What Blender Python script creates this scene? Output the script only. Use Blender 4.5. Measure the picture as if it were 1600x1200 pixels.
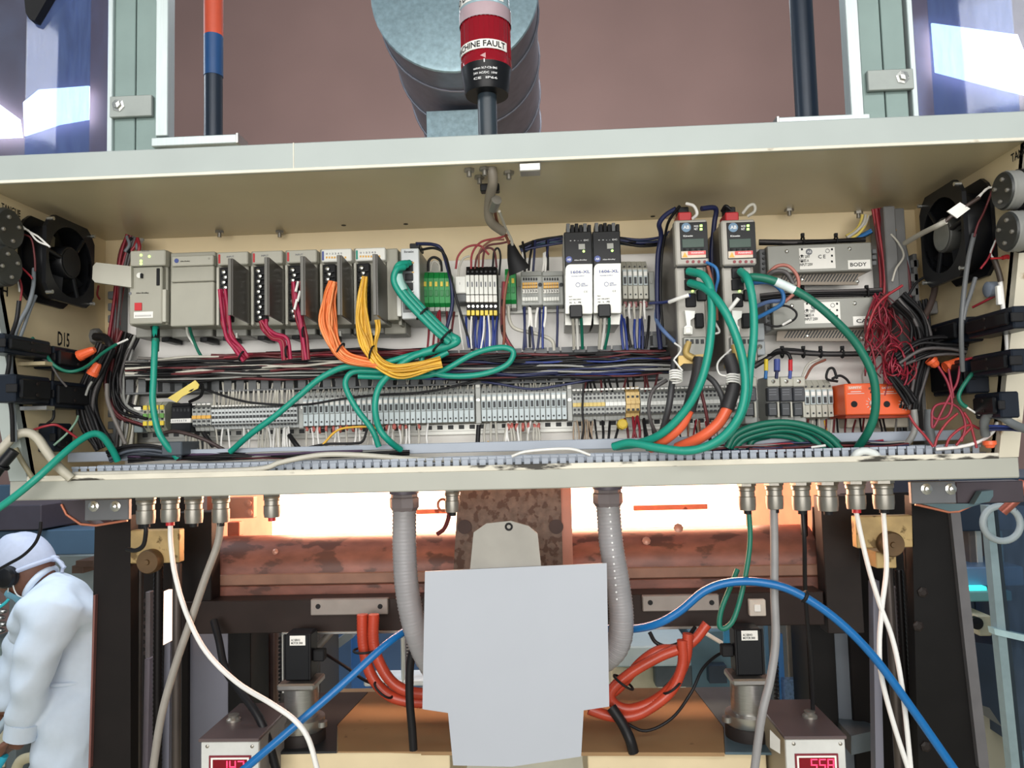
import bpy, math, random
from mathutils import Vector, Matrix
PI = math.pi
sc = bpy.context.scene
COL = sc.collection
for o in list(bpy.data.objects):
    bpy.data.objects.remove(o)
# ------------------------------------------------------------------ camera
F = 1200.0                                   # focal length in pixels of the 1600 x 1200 frame
CPOS = Vector((0.0714, -1.3042, 0.046))
YAW, PITCH, ROLL = -0.0449, 0.0689, -0.0259
_fw = Vector((math.sin(YAW)*math.cos(PITCH), math.cos(YAW)*math.cos(PITCH), math.sin(PITCH)))
_rt = Vector((math.cos(YAW), -math.sin(YAW), 0)); _up = _rt.cross(_fw)
RT = math.cos(ROLL)*_rt + math.sin(ROLL)*_up
UP = -math.sin(ROLL)*_rt + math.cos(ROLL)*_up
FW = _fw
cd = bpy.data.cameras.new('camera'); cam = bpy.data.objects.new('camera', cd); COL.objects.link(cam)
cd.sensor_fit = 'HORIZONTAL'; cd.sensor_width = 36.0; cd.lens = 36.0*F/1600.0
cd.clip_start = 0.02; cd.clip_end = 100
m = Matrix((RT, UP, -FW)).transposed().to_4x4(); m.translation = CPOS
cam.matrix_world = m
sc.camera = cam
# ------------------------------------------------------------------ exposure, sky, hall lamps
vs = sc.view_settings
vs.view_transform = 'Standard'; vs.look = 'None'; vs.gamma = 1.0; vs.exposure = 0.0
vs.use_curve_mapping = False
w = bpy.data.worlds.new('hall_ambient'); sc.world = w; w.use_nodes = True
w.node_tree.nodes['Background'].inputs[0].default_value = (0.62, 0.72, 0.80, 1)
w.node_tree.nodes['Background'].inputs[1].default_value = 0.40
def area(name, loc, target, sx, sy, power, color):
    l = bpy.data.lights.new(name, 'AREA'); l.shape = 'RECTANGLE'; l.size = sx; l.size_y = sy
    l.energy = power; l.color = color
    o = bpy.data.objects.new(name, l); COL.objects.link(o); o.location = loc
    o.rotation_euler = (Vector(target)-Vector(loc)).to_track_quat('-Z', 'Y').to_euler()
    return o
# ceiling lamps of the hall, behind and above the photographer
area('hall_lamp', (-0.9, -2.8, 1.7), (0, 0, 0.2), 2.4, 0.5, 24, (1.0, 0.98, 0.94))
area('hall_lamp', (1.1, -2.8, 1.7), (0, 0, 0.2), 2.4, 0.5, 24, (1.0, 0.98, 0.94))
area('front_fill', (0.0, -3.8, 0.25), (0, 0, 0.15), 3.4, 1.5, 116, (1.0, 0.97, 0.92))  # fill light added near camera height to brighten the cabinet interior
area('hall_lamp', (-0.4, 2.6, 2.6), (-0.6, 3.2, -1), 2.0, 2.0, 90, (0.85, 0.93, 1.0))
area('hall_lamp', (0.3, 1.5, 2.9), (0.3, 5.9, 2.6), 4.0, 1.0, 150, (1.0, 0.94, 0.90))
area('hall_lamp', (2.6, 2.3, 1.2), (2.3, 3.0, -1), 1.2, 1.2, 20, (0.8, 0.92, 1.0))
area('hall_lamp', (-2.0, 0.5, 1.4), (-1.9, 1.9, -0.8), 1.0, 1.0, 34, (0.85, 0.93, 1.0))

# ------------------------------------------------------------------ pixel <-> place
def ray(px, py):
    return (FW*F + RT*(px-800) - UP*(py-600)).normalized()
def at(px, py, Y):                           # the point of the plane Y = const seen at that pixel
    d = ray(px, py); return CPOS + d*((Y-CPOS.y)/d.y)
def atx(px, py, X):                          # the same on a plane X = const (side walls)
    d = ray(px, py); return CPOS + d*((X-CPOS.x)/d.x)
def atz(px, py, Z):
    d = ray(px, py); return CPOS + d*((Z-CPOS.z)/d.z)
def mpp(Y, px=800, py=600):                  # metres per pixel near that depth
    return (Y-CPOS.y)/F
def pb(x0, y0, x1, y1, Y):                   # pixel rectangle at depth Y -> X0, X1, Z0, Z1
    xm, ym = (x0+x1)/2, (y0+y1)/2
    return at(x0, ym, Y).x, at(x1, ym, Y).x, at(xm, y1, Y).z, at(xm, y0, Y).z

# ------------------------------------------------------------------ materials
def lin(c):
    c = c/255.0
    return c/12.92 if c <= 0.04045 else ((c+0.055)/1.055)**2.4
def rgb(r, g, b): return (lin(r), lin(g), lin(b), 1)
MATS = {}
def M(name, r, g, b, rough=0.5, metal=0.0, var=0.08, scale=30.0, bump=0.0, spots=None, spot_th=0.62, spot_scale=12.0, stretch=None):
    if name in MATS: return MATS[name]
    mt = bpy.data.materials.new(name); mt.use_nodes = True
    nt = mt.node_tree; n = nt.nodes; bs = n['Principled BSDF']
    bs.inputs['Roughness'].default_value = rough; bs.inputs['Metallic'].default_value = metal
    tc = n.new('ShaderNodeTexCoord'); src = tc.outputs['Object']
    if stretch:
        mp = n.new('ShaderNodeMapping'); mp.inputs['Scale'].default_value = stretch
        nt.links.new(src, mp.inputs['Vector']); src = mp.outputs['Vector']
    nz = n.new('ShaderNodeTexNoise'); nz.inputs['Scale'].default_value = scale; nz.inputs['Detail'].default_value = 4
    nt.links.new(src, nz.inputs['Vector'])
    cr = n.new('ShaderNodeValToRGB')
    c = rgb(r, g, b)
    cr.color_ramp.elements[0].position = 0.3; cr.color_ramp.elements[1].position = 0.7
    cr.color_ramp.elements[0].color = (c[0]*(1-var), c[1]*(1-var), c[2]*(1-var), 1)
    cr.color_ramp.elements[1].color = (min(1, c[0]*(1+var)), min(1, c[1]*(1+var)), min(1, c[2]*(1+var)), 1)
    nt.links.new(nz.outputs['Fac'], cr.inputs['Fac'])
    col = cr.outputs['Color']
    if spots:
        n2 = n.new('ShaderNodeTexNoise'); n2.inputs['Scale'].default_value = spot_scale; n2.inputs['Detail'].default_value = 6
        nt.links.new(src, n2.inputs['Vector'])
        c2 = n.new('ShaderNodeValToRGB'); c2.color_ramp.elements[0].position = spot_th; c2.color_ramp.elements[1].position = spot_th+0.05
        nt.links.new(n2.outputs['Fac'], c2.inputs['Fac'])
        mx = n.new('ShaderNodeMix'); mx.data_type = 'RGBA'
        nt.links.new(c2.outputs['Color'], mx.inputs[0]); nt.links.new(col, mx.inputs[6])
        mx.inputs[7].default_value = rgb(*spots); col = mx.outputs[2]
    nt.links.new(col, bs.inputs['Base Color'])
    if bump:
        bp = n.new('ShaderNodeBump'); bp.inputs['Strength'].default_value = bump; bp.inputs['Distance'].default_value = 0.002
        nt.links.new(nz.outputs['Fac'], bp.inputs['Height']); nt.links.new(bp.outputs['Normal'], bs.inputs['Normal'])
    if max(r, g, b) < 45: bs.inputs['Specular IOR Level'].default_value = 0.25
    MATS[name] = mt
    return mt
def EM(name, r, g, b, s):
    if name in MATS: return MATS[name]
    mt = bpy.data.materials.new(name); mt.use_nodes = True
    bs = mt.node_tree.nodes['Principled BSDF']; c = rgb(r, g, b)
    bs.inputs['Base Color'].default_value = c
    bs.inputs['Emission Color'].default_value = c; bs.inputs['Emission Strength'].default_value = s
    MATS[name] = mt; return mt
def CLEAR(name, r, g, b, gloss=0.12, haze=0.0):
    mt = bpy.data.materials.new(name); mt.use_nodes = True
    nt = mt.node_tree; n = nt.nodes; n.remove(n['Principled BSDF']); out = n['Material Output']
    tr = n.new('ShaderNodeBsdfTransparent'); tr.inputs[0].default_value = rgb(r, g, b)
    gl = n.new('ShaderNodeBsdfGlossy'); gl.inputs['Roughness'].default_value = 0.06
    df = n.new('ShaderNodeBsdfTranslucent'); df.inputs[0].default_value = rgb(170, 195, 235)
    d2 = n.new('ShaderNodeBsdfDiffuse'); d2.inputs[0].default_value = rgb(150, 178, 220)
    ad = n.new('ShaderNodeMixShader'); ad.inputs[0].default_value = 0.5
    nt.links.new(df.outputs[0], ad.inputs[1]); nt.links.new(d2.outputs[0], ad.inputs[2])
    m1 = n.new('ShaderNodeMixShader'); m1.inputs[0].default_value = gloss
    nt.links.new(tr.outputs[0], m1.inputs[1]); nt.links.new(gl.outputs[0], m1.inputs[2])
    m2 = n.new('ShaderNodeMixShader')
    nz = n.new('ShaderNodeTexNoise'); nz.inputs['Scale'].default_value = 9.0
    mm = n.new('ShaderNodeMath'); mm.operation = 'MULTIPLY'; mm.inputs[1].default_value = haze*2
    nt.links.new(nz.outputs['Fac'], mm.inputs[0]); nt.links.new(mm.outputs[0], m2.inputs[0])
    nt.links.new(m1.outputs[0], m2.inputs[1]); nt.links.new(ad.outputs[0], m2.inputs[2])
    nt.links.new(m2.outputs[0], out.inputs['Surface'])
    MATS[name] = mt; return mt

# paints and metals
cream = M('cream_enamel', 226, 207, 168, 0.38, 0, 0.06, 6, 0.04, spots=(150, 122, 84), spot_th=0.72, spot_scale=9)
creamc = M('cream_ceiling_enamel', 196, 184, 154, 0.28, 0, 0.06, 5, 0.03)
lipm = M('grey_lip_paint', 166, 174, 171, 0.42, 0, 0.04, 10, 0.05, spots=(170, 165, 150), spot_th=0.72, spot_scale=14)
lipb = M('grey_bottom_lip_paint', 164, 164, 154, 0.45, 0, 0.04, 10, 0.05)
chip = M('chipped_edge', 214, 208, 192, 0.6, 0, 0.1, 40, 0.1, spots=(52, 48, 40), spot_th=0.555, spot_scale=30, stretch=(0.45, 1.6, 1.6))
chip2 = M('pale_edge', 222, 216, 200, 0.6, 0, 0.08, 40, 0.1, spots=(120, 108, 84), spot_th=0.66, spot_scale=30, stretch=(0.4, 1.5, 1.5))
plate = M('white_mounting_plate', 243, 240, 235, 0.45, 0, 0.02, 8)
galv = M('galvanised_steel', 148, 172, 180, 0.42, 0.55, 0.16, 60, 0.05)
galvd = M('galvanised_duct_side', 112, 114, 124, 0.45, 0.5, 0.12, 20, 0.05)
alu = M('aluminium', 190, 200, 200, 0.38, 0.5, 0.06, 40, 0.03, stretch=(8, 8, 0.5))
alup = M('anodised_profile', 124, 142, 138, 0.42, 0.4, 0.08, 12)
steel = M('brushed_steel', 178, 176, 172, 0.28, 0.9, 0.08, 60, 0.04, stretch=(1, 1, 12))
nickel = M('nickel', 152, 148, 140, 0.36, 0.7, 0.10, 30)
screw = M('screw_steel', 205, 205, 200, 0.25, 0.9, 0.05, 50)
darkst = M('dark_oiled_steel', 19, 13, 12, 0.6, 0.0, 0.25, 14, 0.2)
darkst2 = M('dark_grey_steel', 38, 32, 30, 0.55, 0.1, 0.2, 14, 0.15)
rust = M('rusty_plate', 110, 92, 82, 0.6, 0.3, 0.25, 70, 0.3, spots=(84, 62, 52), spot_th=0.52, spot_scale=60)
brownst = M('heat_browned_steel', 122, 78, 66, 0.42, 0.2, 0.3, 34, 0.2, spots=(84, 54, 46), spot_th=0.55, spot_scale=30, stretch=(0.5, 1, 1))
brass = M('old_brass', 178, 152, 104, 0.45, 0.35, 0.18, 30, 0.1, spots=(110, 88, 52), spot_th=0.6, spot_scale=40)
brassd = M('dark_bronze', 96, 74, 48, 0.5, 0.4, 0.2, 30, 0.1)
tan = M('tan_paint', 150, 118, 80, 0.55, 0, 0.08, 10, 0.06, spots=(120, 92, 60), spot_th=0.68, spot_scale=30)
beige = M('beige_table_paint', 214, 196, 160, 0.5, 0, 0.06, 12, 0.05, spots=(120, 100, 78), spot_th=0.72, spot_scale=20)
wallm = M('mauve_brown_wall', 138, 112, 107, 0.6, 0, 0.10, 0.7, 0.0)
floorm = M('beige_floor', 190, 184, 160, 0.5, 0, 0.1, 4, 0.03)
bluem = M('machine_blue_grey', 62, 86, 108, 0.45, 0.1, 0.12, 4)
blued = M('machine_dark_blue', 40, 54, 72, 0.4, 0.1, 0.15, 5)
blueb = M('bright_blue_panel', 40, 96, 165, 0.45, 0, 0.1, 5)
greypan = M('grey_sheet_panel', 122, 122, 134, 0.5, 0.1, 0.08, 8)
# plastics
plcg = M('plc_grey', 158, 156, 144, 0.5, 0, 0.04, 30)
plcl = M('plc_light_grey', 178, 176, 164, 0.5, 0, 0.03, 30)
doorg = M('smoked_door', 64, 60, 54, 0.32, 0, 0.08, 20)
blk = M('black_plastic', 20, 21, 24, 0.38, 0, 0.1, 30)
blkm = M('matt_black', 26, 26, 28, 0.6, 0, 0.12, 30)
wht = M('white_plastic', 228, 228, 222, 0.45, 0, 0.02, 30)
tgrey = M('terminal_grey', 168, 170, 166, 0.5, 0, 0.04, 60)
tblue = M('terminal_bluish_grey', 182, 192, 194, 0.5, 0, 0.04, 60)
tdark = M('terminal_slot', 48, 50, 52, 0.6, 0, 0.05, 60)
ductg = M('duct_grey', 150, 158, 168, 0.5, 0, 0.04, 30)
ductl = M('duct_light_grey', 158, 166, 178, 0.45, 0, 0.03, 30)
ductd = M('duct_dark_grey', 96, 98, 100, 0.55, 0, 0.06, 30)
drvg = M('drive_grey', 166, 162, 154, 0.45, 0, 0.04, 20)
drvs = M('drive_side_steel', 122, 116, 108, 0.38, 0.45, 0.08, 8)
modg = M('module_metal_grey', 138, 138, 132, 0.42, 0.3, 0.05, 20)
sil = M('silver_base', 160, 160, 155, 0.4, 0.6, 0.06, 30)
green = M('terminal_green', 22, 140, 66, 0.45, 0, 0.06, 40)
yel = M('yellow_plastic', 222, 196, 60, 0.45, 0, 0.06, 40)
orabar = M('orange_bridge', 224, 170, 70, 0.45, 0, 0.08, 60)
beigt = M('beige_terminal', 214, 182, 118, 0.5, 0, 0.05, 40)
relor = M('relay_orange', 236, 96, 44, 0.42, 0, 0.03, 20)
red = M('red_plastic', 190, 40, 46, 0.4, 0, 0.05, 30)
darkred = M('red_insulation', 132, 30, 44, 0.45, 0, 0.1, 30)
redw = M('red_wire', 150, 40, 50, 0.42, 0, 0.08, 30)
maroon = M('maroon_wire', 92, 34, 38, 0.5, 0, 0.1, 30)
crim = M('crimson_sleeve', 156, 28, 66, 0.5, 0, 0.12, 60)
oraw = M('orange_wire', 226, 118, 58, 0.45, 0, 0.08, 40)
oracab = M('orange_motor_cable', 232, 102, 66, 0.32, 0, 0.04, 20)
corr = M('orange_corrugated_hose', 176, 62, 40, 0.34, 0, 0.10, 20)
yelw = M('yellow_wire', 222, 172, 54, 0.45, 0, 0.10, 40)
teal = M('teal_cable', 20, 142, 122, 0.42, 0, 0.05, 20)
teald = M('dark_green_cable', 16, 104, 84, 0.45, 0, 0.06, 20)
gryw = M('grey_cable', 140, 140, 136, 0.45, 0, 0.06, 30)
lgryw = M('pale_grey_cable', 188, 184, 172, 0.45, 0, 0.05, 30)
bluew = M('blue_wire', 40, 58, 128, 0.45, 0, 0.1, 30)
navy = M('navy_wire', 34, 40, 78, 0.45, 0, 0.1, 30)
lblue = M('light_blue_wire', 50, 110, 170, 0.42, 0, 0.08, 30)
pneu = M('blue_air_hose', 12, 100, 164, 0.3, 0, 0.04, 20)
blkw = M('black_wire', 26, 25, 27, 0.42, 0, 0.1, 30)
whtw = M('white_wire', 226, 224, 220, 0.42, 0, 0.04, 30)
brnw = M('brown_wire', 130, 78, 62, 0.45, 0, 0.1, 30)
tape = M('yellow_tag', 212, 190, 96, 0.55, 0, 0.08, 40)
wnut = M('orange_wire_nut', 232, 100, 56, 0.4, 0, 0.06, 40)
cond = M('grey_conduit', 142, 140, 142, 0.42, 0, 0.06, 30)
ink = M('black_ink', 28, 28, 30, 0.6, 0, 0.0)
inkb = M('blue_ink', 74, 88, 150, 0.6, 0, 0.0)
inkw = M('white_ink', 225, 225, 225, 0.6, 0, 0.0)
inkg = M('grey_ink', 110, 112, 118, 0.6, 0, 0.0)
logob = M('logo_blue', 70, 84, 150, 0.5, 0, 0.02)
lcd = M('lcd_green', 44, 66, 56, 0.25, 0, 0.03)
warn = M('warning_red', 214, 84, 84, 0.5, 0, 0.02)
paper = M('white_label', 232, 230, 224, 0.55, 0, 0.02)
ledg = EM('led_green', 190, 255, 120, 2.2)
ledr = EM('led_red', 255, 60, 90, 2.5)
digit = EM('display_red', 255, 60, 100, 1.6)
dispm = M('display_window', 120, 10, 26, 0.2, 0, 0.02)
skin = M('brown_skin', 110, 72, 56, 0.5, 0, 0.08, 40)
cloth = M('white_cotton', 200, 212, 226, 0.8, 0, 0.03, 30, 0.15)
capm = M('white_cap_cotton', 176, 184, 204, 0.8, 0, 0.04, 60, 0.2)
maskm = M('blue_face_mask', 120, 178, 205, 0.7, 0, 0.05, 60)

# ------------------------------------------------------------------ mesh builder
class MB:
    def __init__(s): s.v = []; s.f = []; s.m = []; s.i = 0; s.sm = []
    def add(s, vs_, fs_, smooth=False):
        b = len(s.v); s.v.extend([tuple(q) for q in vs_])
        for f in fs_:
            s.f.append(tuple(b+k for k in f)); s.m.append(s.i); s.sm.append(smooth)
        return s
    def box(s, x0, x1, y0, y1, z0, z1, c=None):
        if x0 > x1: x0, x1 = x1, x0
        if y0 > y1: y0, y1 = y1, y0
        if z0 > z1: z0, z1 = z1, z0
        if c is None: c = min(0.0015, 0.12*min(x1-x0, y1-y0, z1-z0))
        if c <= 0:
            vs_ = [(x, y, z) for x in (x0, x1) for y in (y0, y1) for z in (z0, z1)]
            return s.add(vs_, [(0, 1, 3, 2), (4, 6, 7, 5), (0, 4, 5, 1), (2, 3, 7, 6), (0, 2, 6, 4), (1, 5, 7, 3)])
        X = (x0, x1); Y = (y0, y1); Z = (z0, z1); vs_ = []; ix = {}
        for a in (0, 1):
            for b in (0, 1):
                for d in (0, 1):
                    dx = c if a == 0 else -c; dy = c if b == 0 else -c; dz = c if d == 0 else -c
                    for k, p in enumerate(((X[a], Y[b]+dy, Z[d]+dz), (X[a]+dx, Y[b], Z[d]+dz), (X[a]+dx, Y[b]+dy, Z[d]))):
                        ix[(a, b, d, k)] = len(vs_); vs_.append(p)
        fs_ = []
        for a in (0, 1):
            q = [ix[(a, 0, 0, 0)], ix[(a, 1, 0, 0)], ix[(a, 1, 1, 0)], ix[(a, 0, 1, 0)]]; fs_.append(q if a else q[::-1])
            q = [ix[(0, a, 0, 1)], ix[(1, a, 0, 1)], ix[(1, a, 1, 1)], ix[(0, a, 1, 1)]]; fs_.append(q[::-1] if a else q)
            q = [ix[(0, 0, a, 2)], ix[(1, 0, a, 2)], ix[(1, 1, a, 2)], ix[(0, 1, a, 2)]]; fs_.append(q if a else q[::-1])
        for a in (0, 1):
            for b in (0, 1):
                fs_.append([ix[(a, b, 0, 0)], ix[(a, b, 1, 0)], ix[(a, b, 1, 1)], ix[(a, b, 0, 1)]])
                fs_.append([ix[(a, 0, b, 0)], ix[(a, 1, b, 0)], ix[(a, 1, b, 2)], ix[(a, 0, b, 2)]])
                fs_.append([ix[(0, a, b, 1)], ix[(1, a, b, 1)], ix[(1, a, b, 2)], ix[(0, a, b, 2)]])
                for d in (0, 1): fs_.append([ix[(a, b, d, 0)], ix[(a, b, d, 1)], ix[(a, b, d, 2)]])
        cx, cy, cz = (x0+x1)/2, (y0+y1)/2, (z0+z1)/2
        out = []
        for f in fs_:
            p = [Vector(vs_[k]) for k in f]; nrm = (p[1]-p[0]).cross(p[2]-p[0])
            ce = sum(p, Vector())/len(p) - Vector((cx, cy, cz))
            out.append(tuple(f) if nrm.dot(ce) >= 0 else tuple(f[::-1]))
        return s.add(vs_, out)
    def pbox(s, x0, y0, x1, y1, Yf, Yb, c=None):
        a, b, z0, z1 = pb(x0, y0, x1, y1, Yf); return s.box(a, b, Yf, Yb, z0, z1, c)
    def prism(s, poly, y0, y1):              # polygon in x-z, extruded in y
        n = len(poly)
        ar = sum(poly[k][0]*poly[(k+1) % n][1]-poly[(k+1) % n][0]*poly[k][1] for k in range(n))
        if ar < 0: poly = poly[::-1]
        vs_ = [(x, y0, z) for x, z in poly]+[(x, y1, z) for x, z in poly]
        return s.add(vs_, [tuple(range(n)), tuple(range(2*n-1, n-1, -1))]+[(k, k+n, (k+1) % n+n, (k+1) % n) for k in range(n)])
    def ppoly(s, pts, Yf, Yb):               # pixel polygon at depth Yf, given a real thickness
        return s.prism([(at(x, y, Yf).x, at(x, y, Yf).z) for x, y in pts], Yf, Yb)
    def cyl(s, p0, p1, r0, r1=None, n=16, cap=True, sm=True):
        p0 = Vector(p0); p1 = Vector(p1); r1 = r0 if r1 is None else r1
        if abs(p1.y-p0.y) < 0.006 and (p1-p0).length < 0.012 and abs(p1.y-p0.y) > 1e-6: p1 = Vector((p0.x, p1.y, p0.z))   # short studs point straight at the front
        d = (p1-p0).normalized(); a = d.orthogonal().normalized(); b = d.cross(a)
        vs_ = []
        for p, r in ((p0, r0), (p1, r1)):
            for k in range(n):
                t = 2*PI*k/n; vs_.append(p+(a*math.cos(t)+b*math.sin(t))*r)
        s.add(vs_, [(k, (k+1) % n, (k+1) % n+n, k+n) for k in range(n)], sm)
        if cap:
            s.add(vs_[:n], [tuple(range(n-1, -1, -1))]); s.add(vs_[n:], [tuple(range(n))])
        return s
    def tube(s, pts, r, n=8, cap=True):
        pts = [Vector(p) for p in pts]; L = len(pts)
        rr = r if callable(r) else (lambda k: r)
        t0 = (pts[1]-pts[0]).normalized(); a = t0.orthogonal().normalized(); vs_ = []
        for k in range(L):
            t = (pts[min(k+1, L-1)]-pts[max(k-1, 0)])
            t = t.normalized() if t.length > 1e-9 else t0
            a = (a-t*a.dot(t)); a = a.normalized() if a.length > 1e-6 else t.orthogonal().normalized()
            b = t.cross(a)
            for j in range(n):
                u = 2*PI*j/n; vs_.append(pts[k]+(a*math.cos(u)+b*math.sin(u))*rr(k))
        s.add(vs_, [(k*n+j, k*n+(j+1) % n, (k+1)*n+(j+1) % n, (k+1)*n+j) for k in range(L-1) for j in range(n)], True)
        if cap:
            s.add(vs_[:n], [tuple(range(n-1, -1, -1))]); s.add(vs_[-n:], [tuple(range(n))])
        return s
    def lathe(s, prof, o, axis=(0, 0, 1), n=20, sm=True):   # prof: (radius, distance along axis)
        o = Vector(o); ax = Vector(axis).normalized(); a = ax.orthogonal().normalized(); b = ax.cross(a); vs_ = []
        rings = []; seg = []                  # sharp corners of the profile get their own ring
        for i, p in enumerate(prof):
            rings.append(p)
            if 0 < i < len(prof)-1:
                u = Vector((p[0]-prof[i-1][0], p[1]-prof[i-1][1])); v = Vector((prof[i+1][0]-p[0], prof[i+1][1]-p[1]))
                if u.length > 1e-9 and v.length > 1e-9 and u.angle(v) > 0.6: rings.append(p)
        prof0, prof = prof, rings
        for r, h in prof:
            for k in range(n):
                t = 2*PI*k/n; vs_.append(o+ax*h+(a*math.cos(t)+b*math.sin(t))*max(r, 1e-5))
        return s.add(vs_, [(i*n+k, i*n+(k+1) % n, (i+1)*n+(k+1) % n, (i+1)*n+k) for i in range(len(prof)-1) if prof[i] is not prof[i+1] for k in range(n)], sm)
    def ball(s, c, rx, ry=None, rz=None, n=14, mth=9):
        ry = rx if ry is None else ry; rz = rx if rz is None else rz; vs_ = []
        for i in range(mth+1):
            ph = PI*i/mth
            for k in range(n):
                t = 2*PI*k/n
                vs_.append((c[0]+rx*math.sin(ph)*math.cos(t), c[1]+ry*math.sin(ph)*math.sin(t), c[2]-rz*math.cos(ph)))
        return s.add(vs_, [(i*n+k, i*n+(k+1) % n, (i+1)*n+(k+1) % n, (i+1)*n+k) for i in range(mth) for k in range(n)], True)
    def torus(s, c, R, r, axis=(0, 0, 1), n=24, m_=8, a0=0, a1=2*PI):
        c = Vector(c); ax = Vector(axis).normalized(); a = ax.orthogonal().normalized(); b = ax.cross(a)
        full = abs(a1-a0-2*PI) < 1e-6
        pts = [c+(a*math.cos(a0+(a1-a0)*k/n)+b*math.sin(a0+(a1-a0)*k/n))*R for k in range(n+1)]
        return s.tube(pts, r, m_, not full)
    def text(s, body, x, z, y, h, w=None, align='CENTER', bend=None, depth=0.0002, tilt=0.0):
        """lettering facing -Y; x, z = anchor (baseline centre), h = cap height, w = wanted width"""
        vs_, fs_ = glyphs(body)
        x0 = min(v[0] for v in vs_); x1 = max(v[0] for v in vs_)
        z0 = min(v[1] for v in vs_); z1 = max(v[1] for v in vs_)
        k = h/max(z1-z0, 1e-6); kx = k if w is None else w/max(x1-x0, 1e-6)
        off = {'CENTER': (x0+x1)/2, 'LEFT': x0, 'RIGHT': x1}[align]
        out = []
        for vx, vz in vs_:
            u = (vx-off)*kx; v = (vz-z0)*k
            if tilt: u, v = u*math.cos(tilt)-v*math.sin(tilt), u*math.sin(tilt)+v*math.cos(tilt)
            if bend:                            # wrap round a vertical cylinder centred at (x, y) of radius bend
                t = u/bend[0]+bend[1]; out.append((x+bend[0]*math.sin(t), y-bend[0]*math.cos(t), z+v))
            else: out.append((x+u, y, z+v))
        return s.add(out, fs_)
_GL = {}
def glyphs(body):
    if body in _GL: return _GL[body]
    cu = bpy.data.curves.new('lettering', 'FONT'); cu.body = body; cu.resolution_u = 2; cu.offset = 0.018
    o = bpy.data.objects.new('lettering', cu); COL.objects.link(o)
    dg = bpy.context.evaluated_depsgraph_get(); me = bpy.data.meshes.new_from_object(o.evaluated_get(dg))
    r = ([(v.co.x, v.co.y) for v in me.vertices], [tuple(p.vertices) for p in me.polygons])
    bpy.data.objects.remove(o); bpy.data.curves.remove(cu); bpy.data.meshes.remove(me)
    _GL[body] = r
    return r
ORD = 'first second third fourth fifth sixth seventh eighth ninth tenth eleventh twelfth thirteenth fourteenth fifteenth sixteenth seventeenth eighteenth nineteenth'.split()
TENS = {20: 'twent', 30: 'thirt', 40: 'fort', 50: 'fift', 60: 'sixt', 70: 'sevent', 80: 'eight', 90: 'ninet'}
def ordn(n):                                  # 1 -> first
    if n < 20: return ORD[n-1]
    t, u = n//10*10, n % 10
    return TENS[t]+('ieth' if u == 0 else 'y-'+ORD[u-1])
def spl(P, k=6):                              # Catmull-Rom through the points
    P = [Vector(p) for p in P]
    if len(P) < 3: return [P[0].lerp(P[-1], t/k) for t in range(k+1)]
    Q = [P[0]*2-P[1]]+P+[P[-1]*2-P[-2]]; out = []
    for i in range(1, len(Q)-2):
        a, b, c, d = Q[i-1], Q[i], Q[i+1], Q[i+2]
        for j in range(k):
            t = j/k
            out.append(0.5*((2*b)+(c-a)*t+(2*a-5*b+4*c-d)*t*t+(3*b-a-3*c+d)*t**3))
    out.append(P[-1]); return out
def path(P, Y=None, k=6):                     # pixel path (px, py[, Y]) -> smooth points
    return spl([at(p[0], p[1], p[2] if len(p) > 2 else Y) for p in P], k)

# ------------------------------------------------------------------ objects
RL = {}
def tag(o, label, cat, group=None, kind=None):
    if label: o['label'] = label
    if cat: o['category'] = cat
    if group: o['group'] = group
    if kind: o['kind'] = kind
    return o
def _mesh(name, mb, mats, off):
    me = bpy.data.meshes.new(name)
    me.from_pydata([(v[0]-off[0], v[1]-off[1], v[2]-off[2]) for v in mb.v], [], mb.f)
    mats = mats if isinstance(mats, (list, tuple)) else [mats]
    for q in mats: me.materials.append(q)
    me.polygons.foreach_set('material_index', [min(k, len(mats)-1) for k in mb.m])
    me.polygons.foreach_set('use_smooth', mb.sm)
    me.update(); return me
def T(name, label, cat, loc, group=None):     # a thing whose parts hang from an Empty at its base
    o = bpy.data.objects.new(name, None); COL.objects.link(o); o.location = loc; o.empty_display_size = 0.02
    RL[o.name] = Vector(loc)
    return tag(o, label, cat, group)
def P(name, mb, mats, parent, label=None, local=False):    # a part (or sub-part) of a thing
    off = Vector((0, 0, 0)) if local else RL[parent.name]
    o = bpy.data.objects.new(name, _mesh(name, mb, mats, off)); COL.objects.link(o); o.parent = parent
    RL[o.name] = Vector((0, 0, 0)) if local else RL[parent.name]
    if label: o['label'] = label
    return o
def S(name, mb, mats, label, cat, group=None, kind=None, origin=None):   # a thing that is one mesh
    if origin is None:
        xs = [v[0] for v in mb.v]; ys = [v[1] for v in mb.v]; zs = [v[2] for v in mb.v]
        origin = ((min(xs)+max(xs))/2, (min(ys)+max(ys))/2, min(zs))
    o = bpy.data.objects.new(name, _mesh(name, mb, mats, origin)); COL.objects.link(o); o.location = origin
    RL[o.name] = Vector(origin)
    return tag(o, label, cat, group, kind)
def dup(root, loc, label=None, group=None):
    r = root.copy(); COL.objects.link(r); r.location = loc
    if label: r['label'] = label
    if group: r['group'] = group
    for ch in list(root.children):
        c = ch.copy(); COL.objects.link(c); c.parent = r
        for g in list(ch.children):
            d = g.copy(); COL.objects.link(d); d.parent = c
    RL[r.name] = Vector(loc)
    return r
def cable(name, P_, Y, rpx, mat, label, cat='cable', group=None, n=8, k=6):
    pts = path(P_, Y, k)
    y0 = P_[0][2] if len(P_[0]) > 2 else Y
    return S(name, MB().tube(pts, rpx*mpp(y0), n), mat, label, cat, group, origin=pts[0])
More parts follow.
